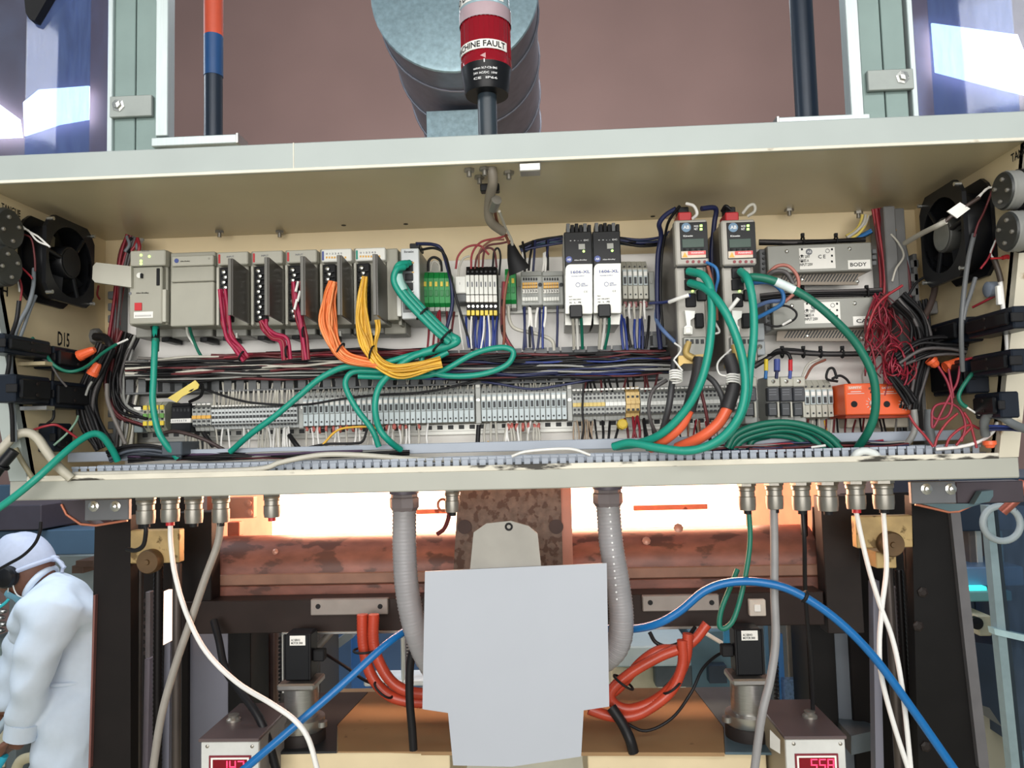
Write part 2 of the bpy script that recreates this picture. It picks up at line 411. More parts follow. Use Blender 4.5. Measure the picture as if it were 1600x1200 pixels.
def bunch(name, P_, Y, n, spread, rpx, mats, label, cat='wire bundle', group=None, seed=1, prof=None, part='wire', sides=6, k=5, ties=(), tiem=None):
    """a bundle that moves as one: n wires along one route, tied"""
    rn = random.Random(seed); base = [(p[0], p[1], p[2] if len(p) > 2 else Y) for p in P_]
    root = T(name, label, cat, at(*base[0]), group)
    for i in range(n):
        a = rn.random()*2*PI; q = math.sqrt((i+0.5)/n); ww = []
        for j, (x, y, Yq) in enumerate(base):
            s_ = spread*(prof[j] if prof else 1.0)
            jit = 0.35*s_
            dx = math.cos(a)*q*s_+rn.uniform(-jit, jit); dy = math.sin(a)*q*s_+rn.uniform(-jit, jit)
            # spread across the bundle's route
            x2, y2, _ = base[min(j+1, len(base)-1)]; x1, y1, _ = base[max(j-1, 0)]
            tx, ty = x2-x1, y2-y1; L = math.hypot(tx, ty) or 1
            ww.append(at(x-ty/L*dx, y+tx/L*dx, Yq+dy*mpp(Yq)*0.8))
        mt = mats[i % len(mats)]
        P(part, MB().tube(spl(ww, k), rpx*mpp(base[0][2]), sides), mt, root)
    for (x, y, ang, r_) in ties:
        Yq = base[len(base)//2][2]
        P('cable_tie', MB().torus(at(x, y, Yq), r_*mpp(Yq), 1.6*mpp(Yq), axis=(math.cos(ang), 0, -math.sin(ang)), n=14, m_=6), tiem or blkm, root)
    return root
# ================================================================== the hall (setting)
FLZ = -1.74
wl = S('wall_back', MB().box(-7, 7, 6.0, 6.2, FLZ, 6.5, 0), wallm, None, None, kind='structure')
fl = S('floor', MB().box(-7, 7, -6, 6.2, FLZ-0.1, FLZ, 0), floorm, None, None, kind='structure')
sky = EM('glare_glow', 226, 238, 255, 7.0)  # glowing panes added behind the clear sheets for their white glare
def glare_pane(n, pts, Y):
    mb = MB().ppoly(pts, Y, Y+0.02); o = S('window_%d' % n, mb, sky, None, None, kind='structure')
glare_pane(1, [(-60, 120), (0, 164), (30, 186), (34, 214), (-60, 218)], 5.9)
glare_pane(2, [(36, 160), (60, 140), (139, 134), (138, 186), (92, 194), (38, 212)], 5.9)
glare_pane(3, [(1456, 36), (1590, 54), (1604, 90), (1612, 150), (1568, 140), (1462, 112)], 5.9)

# ================================================================== control cabinet
H, DT, DB, HW, LP = 0.4112, 0.3132, 0.1954, 0.70, 0.029
FX = 0.727
cab = T('control_cabinet', 'wide open cream control cabinet with sloping sides, hung above the machine', 'cabinet', (0, 0, -LP))
P('back_panel', MB().box(-FX, FX, 0, 0.012, -LP, H+0.036), cream, cab)
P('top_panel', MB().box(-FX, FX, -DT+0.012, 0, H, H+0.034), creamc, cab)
P('bottom_panel', MB().box(-FX, FX, -DB+0.012, 0, -LP, 0), cream, cab)
def side(sx):
    y0 = [(-0.001, 0.0), (-0.001, H), (-DT+0.012, H), (-DB+0.012, 0.0)]
    a, b = (HW, HW+0.004) if sx > 0 else (-HW-0.004, -HW)
    vs_ = [(a, y, z) for y, z in y0]+[(b, y, z) for y, z in y0]
    mb = MB().add(vs_, [(3, 2, 1, 0), (4, 5, 6, 7), (0, 1, 5, 4), (1, 2, 6, 5), (2, 3, 7, 6), (3, 0, 4, 7)])
    P('side_panel', mb, cream, cab)
    a, b = (HW, FX) if sx > 0 else (-FX, -HW)
    q = [(-DT, H), (-DB, 0), (-DB+0.02, 0), (-DT+0.02, H)]
    vs_ = [(a, y, z) for y, z in q]+[(b, y, z) for y, z in q]
    mb = MB().add(vs_, [(0, 1, 2, 3), (7, 6, 5, 4), (0, 4, 5, 1), (1, 5, 6, 2), (2, 6, 7, 3), (3, 7, 4, 0)])
    P('side_flange', mb, lipm if sx < 0 else M('worn_flange_paint', 205, 198, 180, 0.5, 0, 0.06, 12, 0.1, spots=(140, 104, 62), spot_th=0.62, spot_scale=16), cab)
side(-1); side(1)
P('top_lip', MB().box(-0.80, 0.80, -DT, -DT+0.014, H, H+0.036, 0.0012), lipm, cab, 'grey painted lip along the top of the opening')
P('lip_seam', MB().box(*[at(458, 250, -DT).x, at(459.6, 250, -DT).x], -DT-0.0006, -DT+0.002, H+0.001, H+0.036, 0), chip, cab)
P('bottom_lip', MB().box(-FX, FX, -DB, -DB+0.014, -LP, 0.0, 0.0015), lipb, cab, 'grey painted lip along the bottom of the opening')
P('lip_rim', MB().box(-HW, HW, -DB-0.0012, -DB+0.004, -0.0015, 0.0065, 0.0006), chip, cab, 'white inner rim with chipped paint')
P('top_rim', MB().box(-0.80, 0.80, -DT-0.001, -DT+0.003, H-0.003, H+0.0012, 0.0006), chip2, cab, 'pale chipped rim under the top lip')
P('catch_plate', MB().pbox(811, 254, 845, 267, -DT-0.002, -DT+0.02), steel, cab, 'bare steel door catch')
pa = pb(196, 404, 1378, 700, -0.02)
P('mounting_plate', MB().box(pa[0], pa[1], -0.02, -0.016, 0.002, pa[3], 0.001), plate, cab, 'white mounting plate')
for (x, y) in ((343, 361), (437, 361), (1233, 327), (1341, 331), (1311, 352), (733, 264), (749, 275), (795, 268), (757, 262)):
    p = atz(x, y, H); mb = MB().cyl((p.x, p.y, H), (p.x, p.y, H-0.004), 0.0075, n=6, sm=False).cyl((p.x, p.y, H-0.004), (p.x, p.y, H-0.011), 0.0034, n=8)
    P('bolt', mb, nickel, cab)
for (x, y) in ((537, 352), (634, 350), (1020, 338)):
    p = atz(x, y, H); P('bolt_hole', MB().cyl((p.x, p.y, H+0.001), (p.x, p.y, H-0.0006), 0.004, n=10), blkm, cab)
# pen writing on the side walls
def walltext(body, px, py, h, sx, X, dy, slope=0.0):
    p = atx(px, py, X); v0, f0 = glyphs(body); mb = MB(); x0 = min(q[0] for q in v0); x1 = max(q[0] for q in v0)
    k = h/max(q[1] for q in v0); kx = dy/(x1-x0)
    mb.add([(X, p.y+(q[0]-x0)*kx*(1 if sx < 0 else -1), p.z+q[1]*k+slope*(q[0]-x0)*kx) for q in v0], f0)
    P('pen_lettering', mb, ink, cab)
walltext('TANGUE', 2, 327, 0.010, -1, -HW+0.0006, 0.040)
walltext('D15', 90, 539, 0.022, -1, -HW+0.0006, 0.030)
walltext('GH', -8, 458, 0.014, -1, -HW+0.0006, 0.026)
walltext('TANGUE', 1580, 254, 0.011, 1, HW-0.0006, 0.050)

# ------------------------------------------------------------------ fans on the side walls
def fan(sx, label, y0, y1, z0, z1, hubm):
    X = sx*HW; d = -sx*0.044; yc, zc = (y0+y1)/2, (z0+z1)/2; R = min(y1-y0, z1-z0)/2
    root = T('axial_fan', label, 'fan', (X, yc, z0))
    fr = MB()
    for a in (0, 1):                         # two square flanges with a round opening
        xa = X+d*(0.02 if a == 0 else 0.86); xb = X+d*(0.14 if a == 0 else 1.0); n = 32; vs_ = []
        for x in (xa, xb):
            for k in range(n):
                t = 2*PI*k/n; c_, s_ = math.cos(t), math.sin(t); q = max(abs(c_), abs(s_)); e = min(1/q, 1.22)
                vs_.append((x, yc+c_*e*(y1-y0)/2, zc+s_*e*(z1-z0)/2))
            for k in range(n):
                t = 2*PI*k/n; vs_.append((x, yc+math.cos(t)*R*0.9, zc+math.sin(t)*R*0.9))
        fs_ = []
        for k in range(n):
            j = (k+1) % n
            fs_ += [(k, j, n+j, n+k), (2*n+k, 3*n+k, 3*n+j, 2*n+j), (k, 2*n+k, 2*n+j, j), (n+k, n+j, 3*n+j, 3*n+k)]
        fr.add(vs_, fs_)
    P('frame', fr, blk, root)
    P('housing_ring', MB().lathe([(R*0.92, 0.002), (R*0.96, 0.006), (R*0.96, abs(d)-0.006), (R*0.92, abs(d)-0.002), (R*0.9, abs(d)-0.002), (R*0.9, 0.002)], (X, yc, zc), (-sx, 0, 0), 32), blk, root)
    for k in range(5):
        t = 2*PI*k/5+0.3; mb = MB(); vs_ = []
        for i in range(5):
            r = R*(0.36+0.5*i/4)
            for j, (dt, dx) in enumerate(((-0.30, 0.25), (0.0, 0.5), (0.34, 0.78))):
                a = t+dt+0.12*i/4; vs_.append((X+d*dx, yc+r*math.cos(a), zc+r*math.sin(a)))
        n0 = len(vs_); vs_ += [(x+0.0015, y, z) for x, y, z in vs_]
        fs_ = []
        for i in range(4):
            for j in range(2):
                a = i*3+j; fs_ += [(a, a+1, a+4, a+3), (n0+a+3, n0+a+4, n0+a+1, n0+a)]
        mb.add(vs_, fs_, True); P('blade', mb, blk, root)
    hub = P('hub', MB().lathe([(R*0.42, 0.008), (R*0.42, abs(d)*0.95), (R*0.40, abs(d)*0.99), (0, abs(d)*0.99)], (X, yc, zc), (-sx, 0, 0), 28), hubm, root)
    P('hub_label', MB().lathe([(R*0.36, abs(d)*1.0), (R*0.36, abs(d)*1.01), (0, abs(d)*1.01)], (X, yc, zc), (-sx, 0, 0), 24), M('fan_hub_label', 118, 120, 116, 0.4, 0, 0.1, 60) if sx > 0 else blkm, hub)
    for k in range(3):
        t = 2*PI*k/3+0.9
        P('strut', MB().tube([(X+d*0.93, yc+R*0.4*math.cos(t), zc+R*0.4*math.sin(t)), (X+d*0.93, yc+R*0.93*math.cos(t), zc+R*0.93*math.sin(t))], 0.0035, 6), blk, root)
    for a in (-1, 1):
        for b in (-1, 1):
            y, z = yc+a*(y1-y0)*0.43, zc+b*(z1-z0)*0.43
            P('screw', MB().cyl((X+d*0.9, y, z), (X+d*1.12, y, z), 0.003, n=8), screw, root)
    return root
fan(-1, 'black axial fan on the end wall above the D15 writing', -0.226, -0.106, 0.268, 0.396, blk)
fan(1, 'black axial fan with grey hub label beside the tangled red wires', -0.228, -0.106, 0.255, 0.394, M('fan_hub_grey', 70, 70, 68, 0.45, 0, 0.1, 40))

# ------------------------------------------------------------------ buzzers and contact blocks on the end walls
def buzzer(px, py, sx, R, label):
    p = atx(px, py, sx*(HW-0.030)); ax = (-sx, 0, 0); o = (sx*HW, p.y, p.z)
    root = T('buzzer', label, 'buzzer', (sx*HW, p.y, p.z-R), 'round buzzers on the end walls')
    P('mounting_ring', MB().lathe([(R*1.05, 0.001), (R*1.05, 0.012), (R, 0.013)], o, ax, 28), blkm, root)
    P('thread_ring', MB().lathe([(R*0.98, 0.012), (R*1.0, 0.014), (R*0.97, 0.017), (R*1.0, 0.020), (R*0.97, 0.023), (R*1.0, 0.026), (R*0.95, 0.028)], o, ax, 28), M('buzzer_ring', 128, 128, 124, 0.45, 0, 0.06, 30) if sx > 0 else M('buzzer_ring_dark', 50, 50, 48, 0.45), root)
    P('body', MB().lathe([(R*0.95, 0.026), (R*0.95, 0.029), (R*0.90, 0.031), (0, 0.031)], o, ax, 28), M('buzzer_black', 44, 46, 45, 0.42, 0, 0.1, 40), root)
    for k in range(4):
        t = k*1.5+0.4; q = (sx*(HW-0.031), p.y+R*0.55*math.cos(t), p.z+R*0.55*math.sin(t))
        P('terminal_screw', MB().lathe([(0.0030, 0), (0.0030, 0.002), (0.002, 0.003), (0, 0.003)], q, ax, 10), nickel, root)
    return root
buzzer(16, 358, -1, 0.030, 'round dark buzzer below the pen word TANGUE, beside the unlabelled fan')
buzzer(14, 415, -1, 0.029, 'round dark buzzer with red wires, lower of the two beside the unlabelled fan')
buzzer(1566, 298, 1, 0.0255, 'round black buzzer with grey ring, upper one beside the grey-hubbed fan')
buzzer(1573, 362, 1, 0.0265, 'round black buzzer with grey ring, lower one beside the grey-hubbed fan')
def block(sx, pxs, label, depth=0.032):
    (xa, ya), (xb, yb) = pxs; X = sx*HW
    pa_, pb_ = atx(xa, ya, sx*(HW-depth)), atx(xb, yb, sx*(HW-depth))
    y0, y1 = sorted((pa_.y, pb_.y)); z0, z1 = sorted((pa_.z, pb_.z)); y1 = min(y1, -0.012)
    root = T('contact_block', label, 'contact block', (X, (y0+y1)/2, z0), 'black contact blocks on the end walls')
    a, b = X, sx*(HW-depth)
    P('body', MB().box(a, b, y0, y1, z0, z1, 0.002), M('contact_block_black', 24, 30, 40, 0.35, 0, 0.15, 20), root)
    P('cover', MB().box(b, b-sx*0.006, y0+0.006, y1-0.006, z0+0.006, z1-0.006, 0.002), blk, root)
    P('side_clip', MB().box(a-sx*0.02, b-sx*0.004, y0-0.003, y0, (z0+z1)/2-0.006, (z0+z1)/2+0.006, 0.001), blkm, root)
    for k in range(2):
        zz = z0+(z1-z0)*(0.3+0.4*k)
        P('terminal_screw', MB().lathe([(0.0026, 0), (0.0026, 0.0015), (0, 0.002)], (b-sx*0.006, (y0+y1)/2, zz), (-sx, 0, 0), 10), darkst2, root)
block(-1, ((6, 520), (79, 562)), 'black contact block nearest the opening in the upper row under the D15 fan')
block(-1, ((84, 540), (146, 584)), 'black contact block directly below the pen writing D15')
block(-1, ((24, 584), (78, 632)), 'black contact block in the lower row, nearest the opening, left wall')
block(-1, ((82, 594), (138, 640)), 'black contact block in the lower row behind a black wire bundle, left wall')
block(-1, ((84, 661), (112, 705)), 'small black contact block low on the wall behind the pale grey loop', 0.025)
block(1, ((1582, 478), (1512, 530)), 'black contact block under the white cable marker on the right wall')
block(1, ((1500, 495), (1440, 548)), 'black contact block with orange cap, deeper on the right wall')
block(1, ((1580, 545), (1520, 590)), 'black contact block in the lower row near the opening, right wall')
block(1, ((1508, 560), (1458, 620)), 'black contact block behind the orange wire nuts, right wall')
block(1, ((1562, 612), (1524, 655)), 'low black contact block with white marker beside the green wire, right wall', 0.025)

# ------------------------------------------------------------------ PLC rack
YF = -0.135
def led(root, px, py, Y, r=2.0, mt=None): P('indicator', MB().cyl(at(px, py, Y+0.001), at(px, py, Y)-Vector((0, 0.0008, 0)), r*mpp(Y), n=8), mt or ledg, root)
def base_strip(root, x0, x1, y0, y1):
    P('base_foot', MB().pbox(x0, y0, x1, y1, -0.075, -0.021), modg, root)
r = T('controller_module', 'grey controller module with red key label and open side flap', 'module', at(228, 509, YF))
P('body', MB().pbox(203, 392, 262, 508, YF+0.012, -0.03), plcg, r)
P('led_panel', MB().pbox(203, 391, 258, 415, YF-0.003, YF+0.014), plcl, r)
P('front_cover', MB().pbox(202, 417, 253, 506, YF, YF+0.014), plcg, r)
P('side_rib', MB().pbox(253, 452, 259, 503, YF+0.002, YF+0.014), plcl, r)
P('card_slot', MB().pbox(244, 419, 249, 446, YF-0.0015, YF+0.005), blkm, r)
P('key_switch', MB().cyl(at(219.5, 431, YF), at(219.5, 431, YF-0.004), 4.5*mpp(YF), n=14), wht, r)
P('key_hole', MB().pbox(218.6, 427, 221.5, 434, YF-0.005, YF), blkm, r)
k_ = P('red_button', MB().pbox(210, 473, 221, 485, YF-0.002, YF), red, r)
P('sticker', MB().pbox(209, 487, 239, 497, YF-0.0008, YF), paper, r)
a = at(224, 494, YF); P('lettering', MB().text('||||||||||||', a.x, a.z-0.001, YF-0.001, 0.0028, 26*mpp(YF)), inkg, r)
a = at(214, 460, YF); P('maker_lettering', MB().text('Allen-Bradley', a.x+0.009, a.z, YF-0.0006, 0.0032, 21*mpp(YF)), ink, r)
P('maker_logo', MB().cyl(at(203.6, 458.5, YF), at(203.6, 458.5, YF-0.0006), 2.4*mpp(YF), n=14), inkg, r)
for (x, y) in ((221, 399), (234, 401), (221, 408), (221, 412.5)): led(r, x, y, YF-0.003)
a = at(229, 394, YF); P('lettering', MB().text('RUN  I/O', a.x, a.z, YF-0.0035, 0.0022), inkg, r)
fp = MB().ppoly([(205, 416), (150, 410), (145, 416), (144, 436), (148, 441), (205, 449)], -0.142, -0.132)
P('side_flap', fp, plcl, r, 'open pale grey flap swung out sideways')
base_strip(r, 212, 268, 508, 527)
r = T('power_module', 'blank light grey power module with small round blue logo', 'module', at(300, 509, YF))
P('body', MB().pbox(266, 394, 336, 508, YF+0.01, -0.03), plcg, r)
P('name_strip', MB().pbox(268, 399, 333, 415, YF-0.001, YF+0.012), plcl, r)
P('upper_cover', MB().pbox(267, 416, 334, 440, YF, YF+0.012), plcg, r)
P('lower_cover', MB().pbox(266, 441, 334, 509, YF-0.001, YF+0.012), plcg, r)
P('maker_logo', MB().cyl(at(276, 407.5, YF-0.001), at(276, 407.5, YF-0.0018), 3.6*mpp(YF), n=16), logob, r)
a = at(290, 410, YF); P('maker_lettering', MB().text('Allen-Bradley', a.x, a.z, YF-0.0016, 0.0026, 16*mpp(YF)), ink, r)
led(r, 327, 404, YF-0.001, 1.8, plcg); base_strip(r, 268, 332, 510, 527)
for x in (252, 312): P('latch', MB().pbox(x, 527, x+12, 534, -0.078, -0.03), blk, r)
tags = (red, red, red, logob, teal)
labs = ('input module with red tag, smoked door open, crimson wires, beside the blank power module',
        'input module with smoked door open, second from the blank power module',
        'input module with white crimped wires on its screws, third from the blank power module',
        'output module with blue tag whose wires are orange',
        'output module with teal tag whose wires are yellow')
for k, x0 in enumerate((338, 392, 445.5, 500, 553)):
    yt = 393.5-1.6*k; r = T('terminal_module', labs[k], 'module', at(x0+25, 509-k, YF), 'modules with open smoked doors')
    P('body', MB().pbox(x0, yt, x0+50, 509-k*0.5, YF+0.016, -0.03), plcg, r)
    P('side_rail', MB().pbox(x0, yt+24, x0+4, 508-k*0.5, YF+0.004, YF+0.018), plcl, r)
    P('face_strip', MB().pbox(x0+2, yt, x0+49, yt+20, YF, YF+0.018), wht if k > 2 else plcl, r)
    P('colour_tag', MB().pbox(x0+3, yt+4, x0+6, yt+18, YF-0.0008, YF+0.001), tags[k], r)
    a = at(x0+22, yt+9, YF); P('lettering', MB().text('0 1 2 3 4 5' if k > 2 else 'INPUT', a.x, a.z, YF-0.0005, 0.0028, (26 if k > 2 else 12)*mpp(YF)), inkg, r)
    if k > 2:
        for j in range(8): P('indicator', MB().pbox(x0+9+4.2*(j % 8), yt+12, x0+11.5+4.2*(j % 8), yt+15, YF-0.0008, YF), orabar, r)
    tb = P('terminal_block', MB().pbox(x0+5, yt+24, x0+25, 503-k*0.5, YF+0.008, YF+0.02), blkm, r)
    for j in range(10):
        p = at(x0+12+(2.5 if j % 2 else 0), yt+32+j*8.0, YF+0.006)
        P('screw', MB().lathe([(0.0034, 0), (0.0034, 0.003), (0.001, 0.0042), (0, 0.0042)], p, (0, -1, 0), 9), screw, tb)
        P('barrier', MB().pbox(x0+6, yt+35.5+j*8.0, x0+21, yt+36.8+j*8.0, YF+0.002, YF+0.01, 0), blk, tb)
    # the smoked door, swung straight out on its right-hand hinge
    hx = at(x0+51.5, 450, YF).x; za, zb = at(x0+51, 505, YF).z, at(x0+51, yt+26, YF).z
    P('open_door', MB().add([(hx-0.003, YF+0.004, za), (hx, YF+0.004, za), (hx, YF+0.004, zb-0.004), (hx-0.003, YF+0.004, zb-0.004),
                             (hx-0.004, YF-0.060, za+0.003), (hx-0.001, YF-0.060, za+0.003), (hx-0.001, YF-0.060, zb+0.002), (hx-0.004, YF-0.060, zb+0.002)],
                            [(0, 1, 2, 3), (7, 6, 5, 4), (0, 4, 5, 1), (1, 5, 6, 2), (2, 6, 7, 3), (3, 7, 4, 0)]), doorg, r, 'dark smoked door standing open')
    P('door_rib', MB().box(hx-0.008, hx-0.003, YF-0.062, YF-0.058, za+0.003, zb+0.002, 0.0005), M('door_edge', 92, 90, 84, 0.4), r)
    base_strip(r, x0-1, x0+48, 509-k*0.5, 526-k)
    P('latch', MB().pbox(x0+10, 526-k, x0+22, 532-k, -0.078, -0.03), blk, r)
    P('latch_tab', MB().pbox(x0+30, 520-k, x0+33, 528-k, -0.078, -0.07), wht, r)
r = S('rack_closure', MB().pbox(604, 388, 622, 500, YF+0.014, -0.03).pbox(622, 393, 627, 508, YF+0.03, -0.03).pbox(600, 500, 634, 522, -0.078, -0.03), plcg, 'grey end cap closing the module rack beside the network switch', 'end cap')
r = T('network_switch', 'white and grey network switch with green cables plugged into its ports', 'switch', at(642, 500, -0.13))
P('body', MB().pbox(627, 388, 655, 499, -0.122, -0.03), modg, r)
P('face', MB().pbox(627, 388, 655, 498, -0.130, -0.12), M('switch_face', 206, 210, 212, 0.45), r)
a = at(639, 395, -0.13); P('lettering', MB().text('Stratix', a.x, a.z, -0.1305, 0.0034, 16*mpp(-0.13)), ink, r)
P('port_panel', MB().pbox(629, 408, 645, 488, -0.1315, -0.129), M('switch_ports', 92, 96, 98, 0.4), r)
for k in range(5):
    y = 412+k*15; pt = P('port', MB().pbox(633, y, 645, y+11, -0.134, -0.13), blk, r)
    P('indicator', MB().pbox(643.5, y-2.6, 646.5, y-1, -0.1325, -0.13), orabar if k < 2 else wht, pt)
P('marking_strip', MB().pbox(620, 462, 627, 494, -0.128, -0.12), wht, r)

# ------------------------------------------------------------------ rails
def rail(label, x0, x1, y, hpx, Y=-0.026, holes=True):
    z = at((x0+x1)/2, y, Y).z; xa, xb = at(x0, y, Y).x, at(x1, y, Y).x; h = hpx*mpp(Y)
    r = T('mounting_rail', label, 'rail', ((xa+xb)/2, Y, z))
    P('web', MB().box(xa, xb, Y, Y+0.002, z, z+h, 0.0004), sil, r)
    P('lower_flange', MB().box(xa, xb, Y-0.006, Y-0.004, z-0.004, z+0.002, 0.0004).box(xa, xb, Y-0.005, Y+0.001, z, z+0.001, 0), sil, r)
    n = int((xb-xa)/0.018)
    for k in range(n if holes else 0):
        x = xa+0.010+k*0.018; P('slot', MB().box(x, x+0.009, Y-0.0008, Y+0.001, z+h*0.12, z+h*0.28, 0), tdark, r)
    return r
rail('perforated steel rail carrying the long bottom row of terminals', 214, 1166, 676, 40)
rail('short steel rail behind the green and orange striped terminals', 650, 1020, 486, 40, holes=False)
rail('steel rail carrying the black breakers and orange relays', 1172, 1420, 652, 30, holes=False)

# ------------------------------------------------------------------ terminals: templates, then copies
YT = -0.072
def rowZ(x, y): return at(x, y, YT).z
def tblock(prof, w_, mats):                  # prof: (y, z) side profile, extruded across the width
    mb = MB(); n = len(prof)
    mb.add([(0, y, z) for y, z in prof]+[(w_, y, z) for y, z in prof], [tuple(range(n-1, -1, -1)), tuple(range(n, 2*n))]+[(k, (k+1) % n, (k+1) % n+n, k+n) for k in range(n)])
    return mb
def fuse_term(name, w_, h, label, group, body=None, low=None):
    r = T(name, label, 'terminal', (0, 0, -50), group); g = w_*0.94
    P('body', tblock([(0.05, 0), (0.0, 0.004), (-0.004, h*0.34), (-0.004, h*0.78), (0.012, h), (0.05, h)], g, 0), body or tgrey, r, local=True)
    P('lower_face', MB().box(g*0.06, g*0.94, -0.0055, 0.004, h*0.05, h*0.36, 0.0004), low or tblue, r, local=True)
    P('fuse_lever', MB().box(g*0.08, g*0.92, -0.008, 0.002, h*0.37, h*0.74, 0.0006), tblue, r, local=True)
    P('fuse_window', MB().box(g*0.26, g*0.76, -0.0086, 0, h*0.40, h*0.56, 0), tdark, r, local=True)
    P('marker', MB().box(g*0.14, g*0.86, -0.0090, 0, h*0.59, h*0.69, 0.0003), paper, r, local=True)
    P('screw', MB().cyl((g*0.5, -0.0056, h*0.15), (g*0.5, -0.0062, h*0.15), g*0.2, n=8), tdark, r, local=True)
    P('screw', MB().cyl((g*0.5, -0.0046, h*0.82), (g*0.5, -0.0060, h*0.82), g*0.18, n=8), tdark, r, local=True)
    return r
def feed_term(name, w_, h, label, group, bridge=None, body=None, rows=(0.16, 0.30, 0.64, 0.76)):
    r = T(name, label, 'terminal', (0, 0, -50), group); g = w_*0.95
    P('body', tblock([(0.05, 0), (0.012, 0.0), (0.010, h*0.12), (0, h*0.2), (-0.002, h*0.8), (0.010, h*0.88), (0.012, h), (0.05, h)], g, 0), body or tgrey, r, local=True)
    P('bridge_channel' if bridge is None else 'bridge', MB().box(g*0.04, g*0.96 if bridge is None else w_, -0.004 if bridge else -0.0012, 0.002, h*0.42, h*0.54, 0.0003), bridge or tdark, r, local=True)
    for q in rows: P('entry', MB().box(g*0.22, g*0.78, -0.0028, 0, h*q, h*(q+0.07), 0), tdark, r, local=True)
    P('marker', MB().box(g*0.08, g*0.92, -0.003, 0.012, h*0.90, h*0.96, 0.0003), paper, r, local=True)
    return r
def row(tmpl, xs, Zb):                       # the first place takes the template itself; labels count along the row
    lab = tmpl['label']
    for k, x in enumerate(xs):
        loc = (at(x, 640, YT).x, YT, Zb)
        if k == 0: o = tmpl; o.location = loc; RL[o.name] = Vector(loc)
        else: o = dup(tmpl, loc)
        o['label'] = lab % ordn(k+1)
def frange(a, n, p): return [a+p*k for k in range(n)]
ZB = rowZ(475, 669); HT = rowZ(475, 610)-ZB; pxm = mpp(YT)
row(fuse_term('fuse_terminal', 8.35*pxm, HT, 'grey fuse terminal in the long run, %s from the fine-pitched terminals', 'fuse terminals of the long run'), frange(475, 32, 8.35), ZB)
row(fuse_term('fuse_terminal', 8.35*pxm, HT, 'grey fuse terminal in the second run, %s from the white-tabbed end stop', 'fuse terminals of the second run'), frange(752.5, 16, 8.35), ZB)
row(feed_term('feed_terminal', 5.35*pxm, HT*0.66, 'slim three-level terminal in the fine run, %s from the orange-bridged terminals', 'three-level terminals of the fine run', None, M('terminal_white_grey', 196, 200, 200, 0.5, 0, 0.03, 60), (0.10, 0.24, 0.62, 0.8)), frange(331, 25, 5.35), ZB+0.002)
row(feed_term('feed_terminal', 7.4*pxm, HT*0.76, 'grey terminal with orange bridge, %s from the black terminal block', 'orange-bridged grey terminals at the row start', orabar), frange(301, 4, 7.4), ZB)
row(feed_term('feed_terminal', 6.3*pxm, HT*0.86, 'grey terminal with yellow bridge bar, %s from the second fuse run', 'yellow-bridged terminals', M('dull_yellow_bridge', 212, 186, 108, 0.5)), frange(895, 8, 6.3), ZB)
row(feed_term('feed_terminal', 6.3*pxm, HT*0.86, 'grey terminal with white marker, %s after the yellow-bridged terminals', 'plain grey terminals before the beige ones', wht), frange(946, 5, 6.3), ZB)
row(feed_term('feed_terminal', 7.2*pxm, HT*0.80, 'beige terminal set among grey ones, %s from the yellow-bridged side', 'three beige terminals', beigt, beigt, (0.2, 0.62)), frange(978.5, 3, 7.2), ZB+0.004)
row(feed_term('feed_terminal', 6.3*pxm, HT*0.84, 'grey terminal behind the motor cables, %s after the three beige terminals', 'grey terminals behind the motor cables', wht), frange(1001, 26, 6.3), ZB)
def estop(x, w_, label, h=1.0, mat=None):
    a = at(x, 640, YT).x; b = a+w_*pxm
    r = T('end_stop', label, 'end stop', ((a+b)/2, YT, ZB), 'end stops of the bottom row')
    P('body', MB().box(a, b, YT+0.002, YT+0.045, ZB, ZB+HT*h, 0.001), mat or tgrey, r)
    P('screw', MB().lathe([(0.003, 0), (0.003, 0.002), (0, 0.0025)], ((a+b)/2, YT+0.002, ZB+HT*h*0.55), (0, -1, 0), 10), screw, r)
    P('tag_holder', MB().box(a+0.001, b-0.001, YT-0.001, YT+0.003, ZB+HT*h*0.84, ZB+HT*h*0.98, 0.0004), paper, r)
estop(466, 8, 'grey end stop where the fine-pitched terminals end')
estop(743, 8.5, 'grey end stop with white tab between the two fuse terminal runs', 1.12)
estop(886.5, 8, 'grey end stop between the fuse terminals and the yellow-bridged terminals')
estop(208, 14, 'bluish grey end stop at the very start of the bottom row', 0.7, M('end_stop_bluish', 120, 132, 134, 0.5))
# ground terminals, green and yellow
g0 = T('ground_terminal', 'green and yellow ground terminal, %s from the start of the bottom row', 'terminal', (0, 0, -50), 'green and yellow ground terminals')
w_ = 8.6*pxm
P('body', tblock([(0.05, 0), (0.012, 0), (0, HT*0.16), (-0.002, HT*0.66), (0.012, HT*0.8), (0.05, HT*0.8)], w_*0.94, 0), M('ground_grey_green', 164, 166, 150, 0.5), g0, local=True)
for q in (0.16, 0.36, 0.58): P('yellow_band', MB().box(w_*0.1, w_*0.86, -0.0035, 0.004, HT*q, HT*(q+0.12), 0.0004), yel if q != 0.36 else M('ground_green', 96, 150, 70, 0.5), g0, local=True)
for q in (0.1, 0.31, 0.5): P('entry', MB().box(w_*0.3, w_*0.66, -0.004, 0, HT*q, HT*(q+0.05), 0), tdark, g0, local=True)
row(g0, frange(224, 4, 8.8), ZB+0.001)
r = T('black_terminal', 'black terminal block with a white marker strip between ground and grey terminals', 'terminal block', at(283, 676, YT))
P('body', MB().pbox(267, 634, 298, 676, YT-0.004, -0.024), blk, r)
P('upper_step', MB().pbox(268, 630, 297, 652, YT+0.004, -0.03), blkm, r)
P('marker_strip', MB().pbox(266, 654, 298, 661, YT-0.0065, YT), paper, r)
a = at(282, 660, YT); P('lettering', MB().text('1 2 3 4 5 6 7 8', a.x, a.z+0.0012, YT-0.0068, 0.003, 26*pxm), inkg, r)
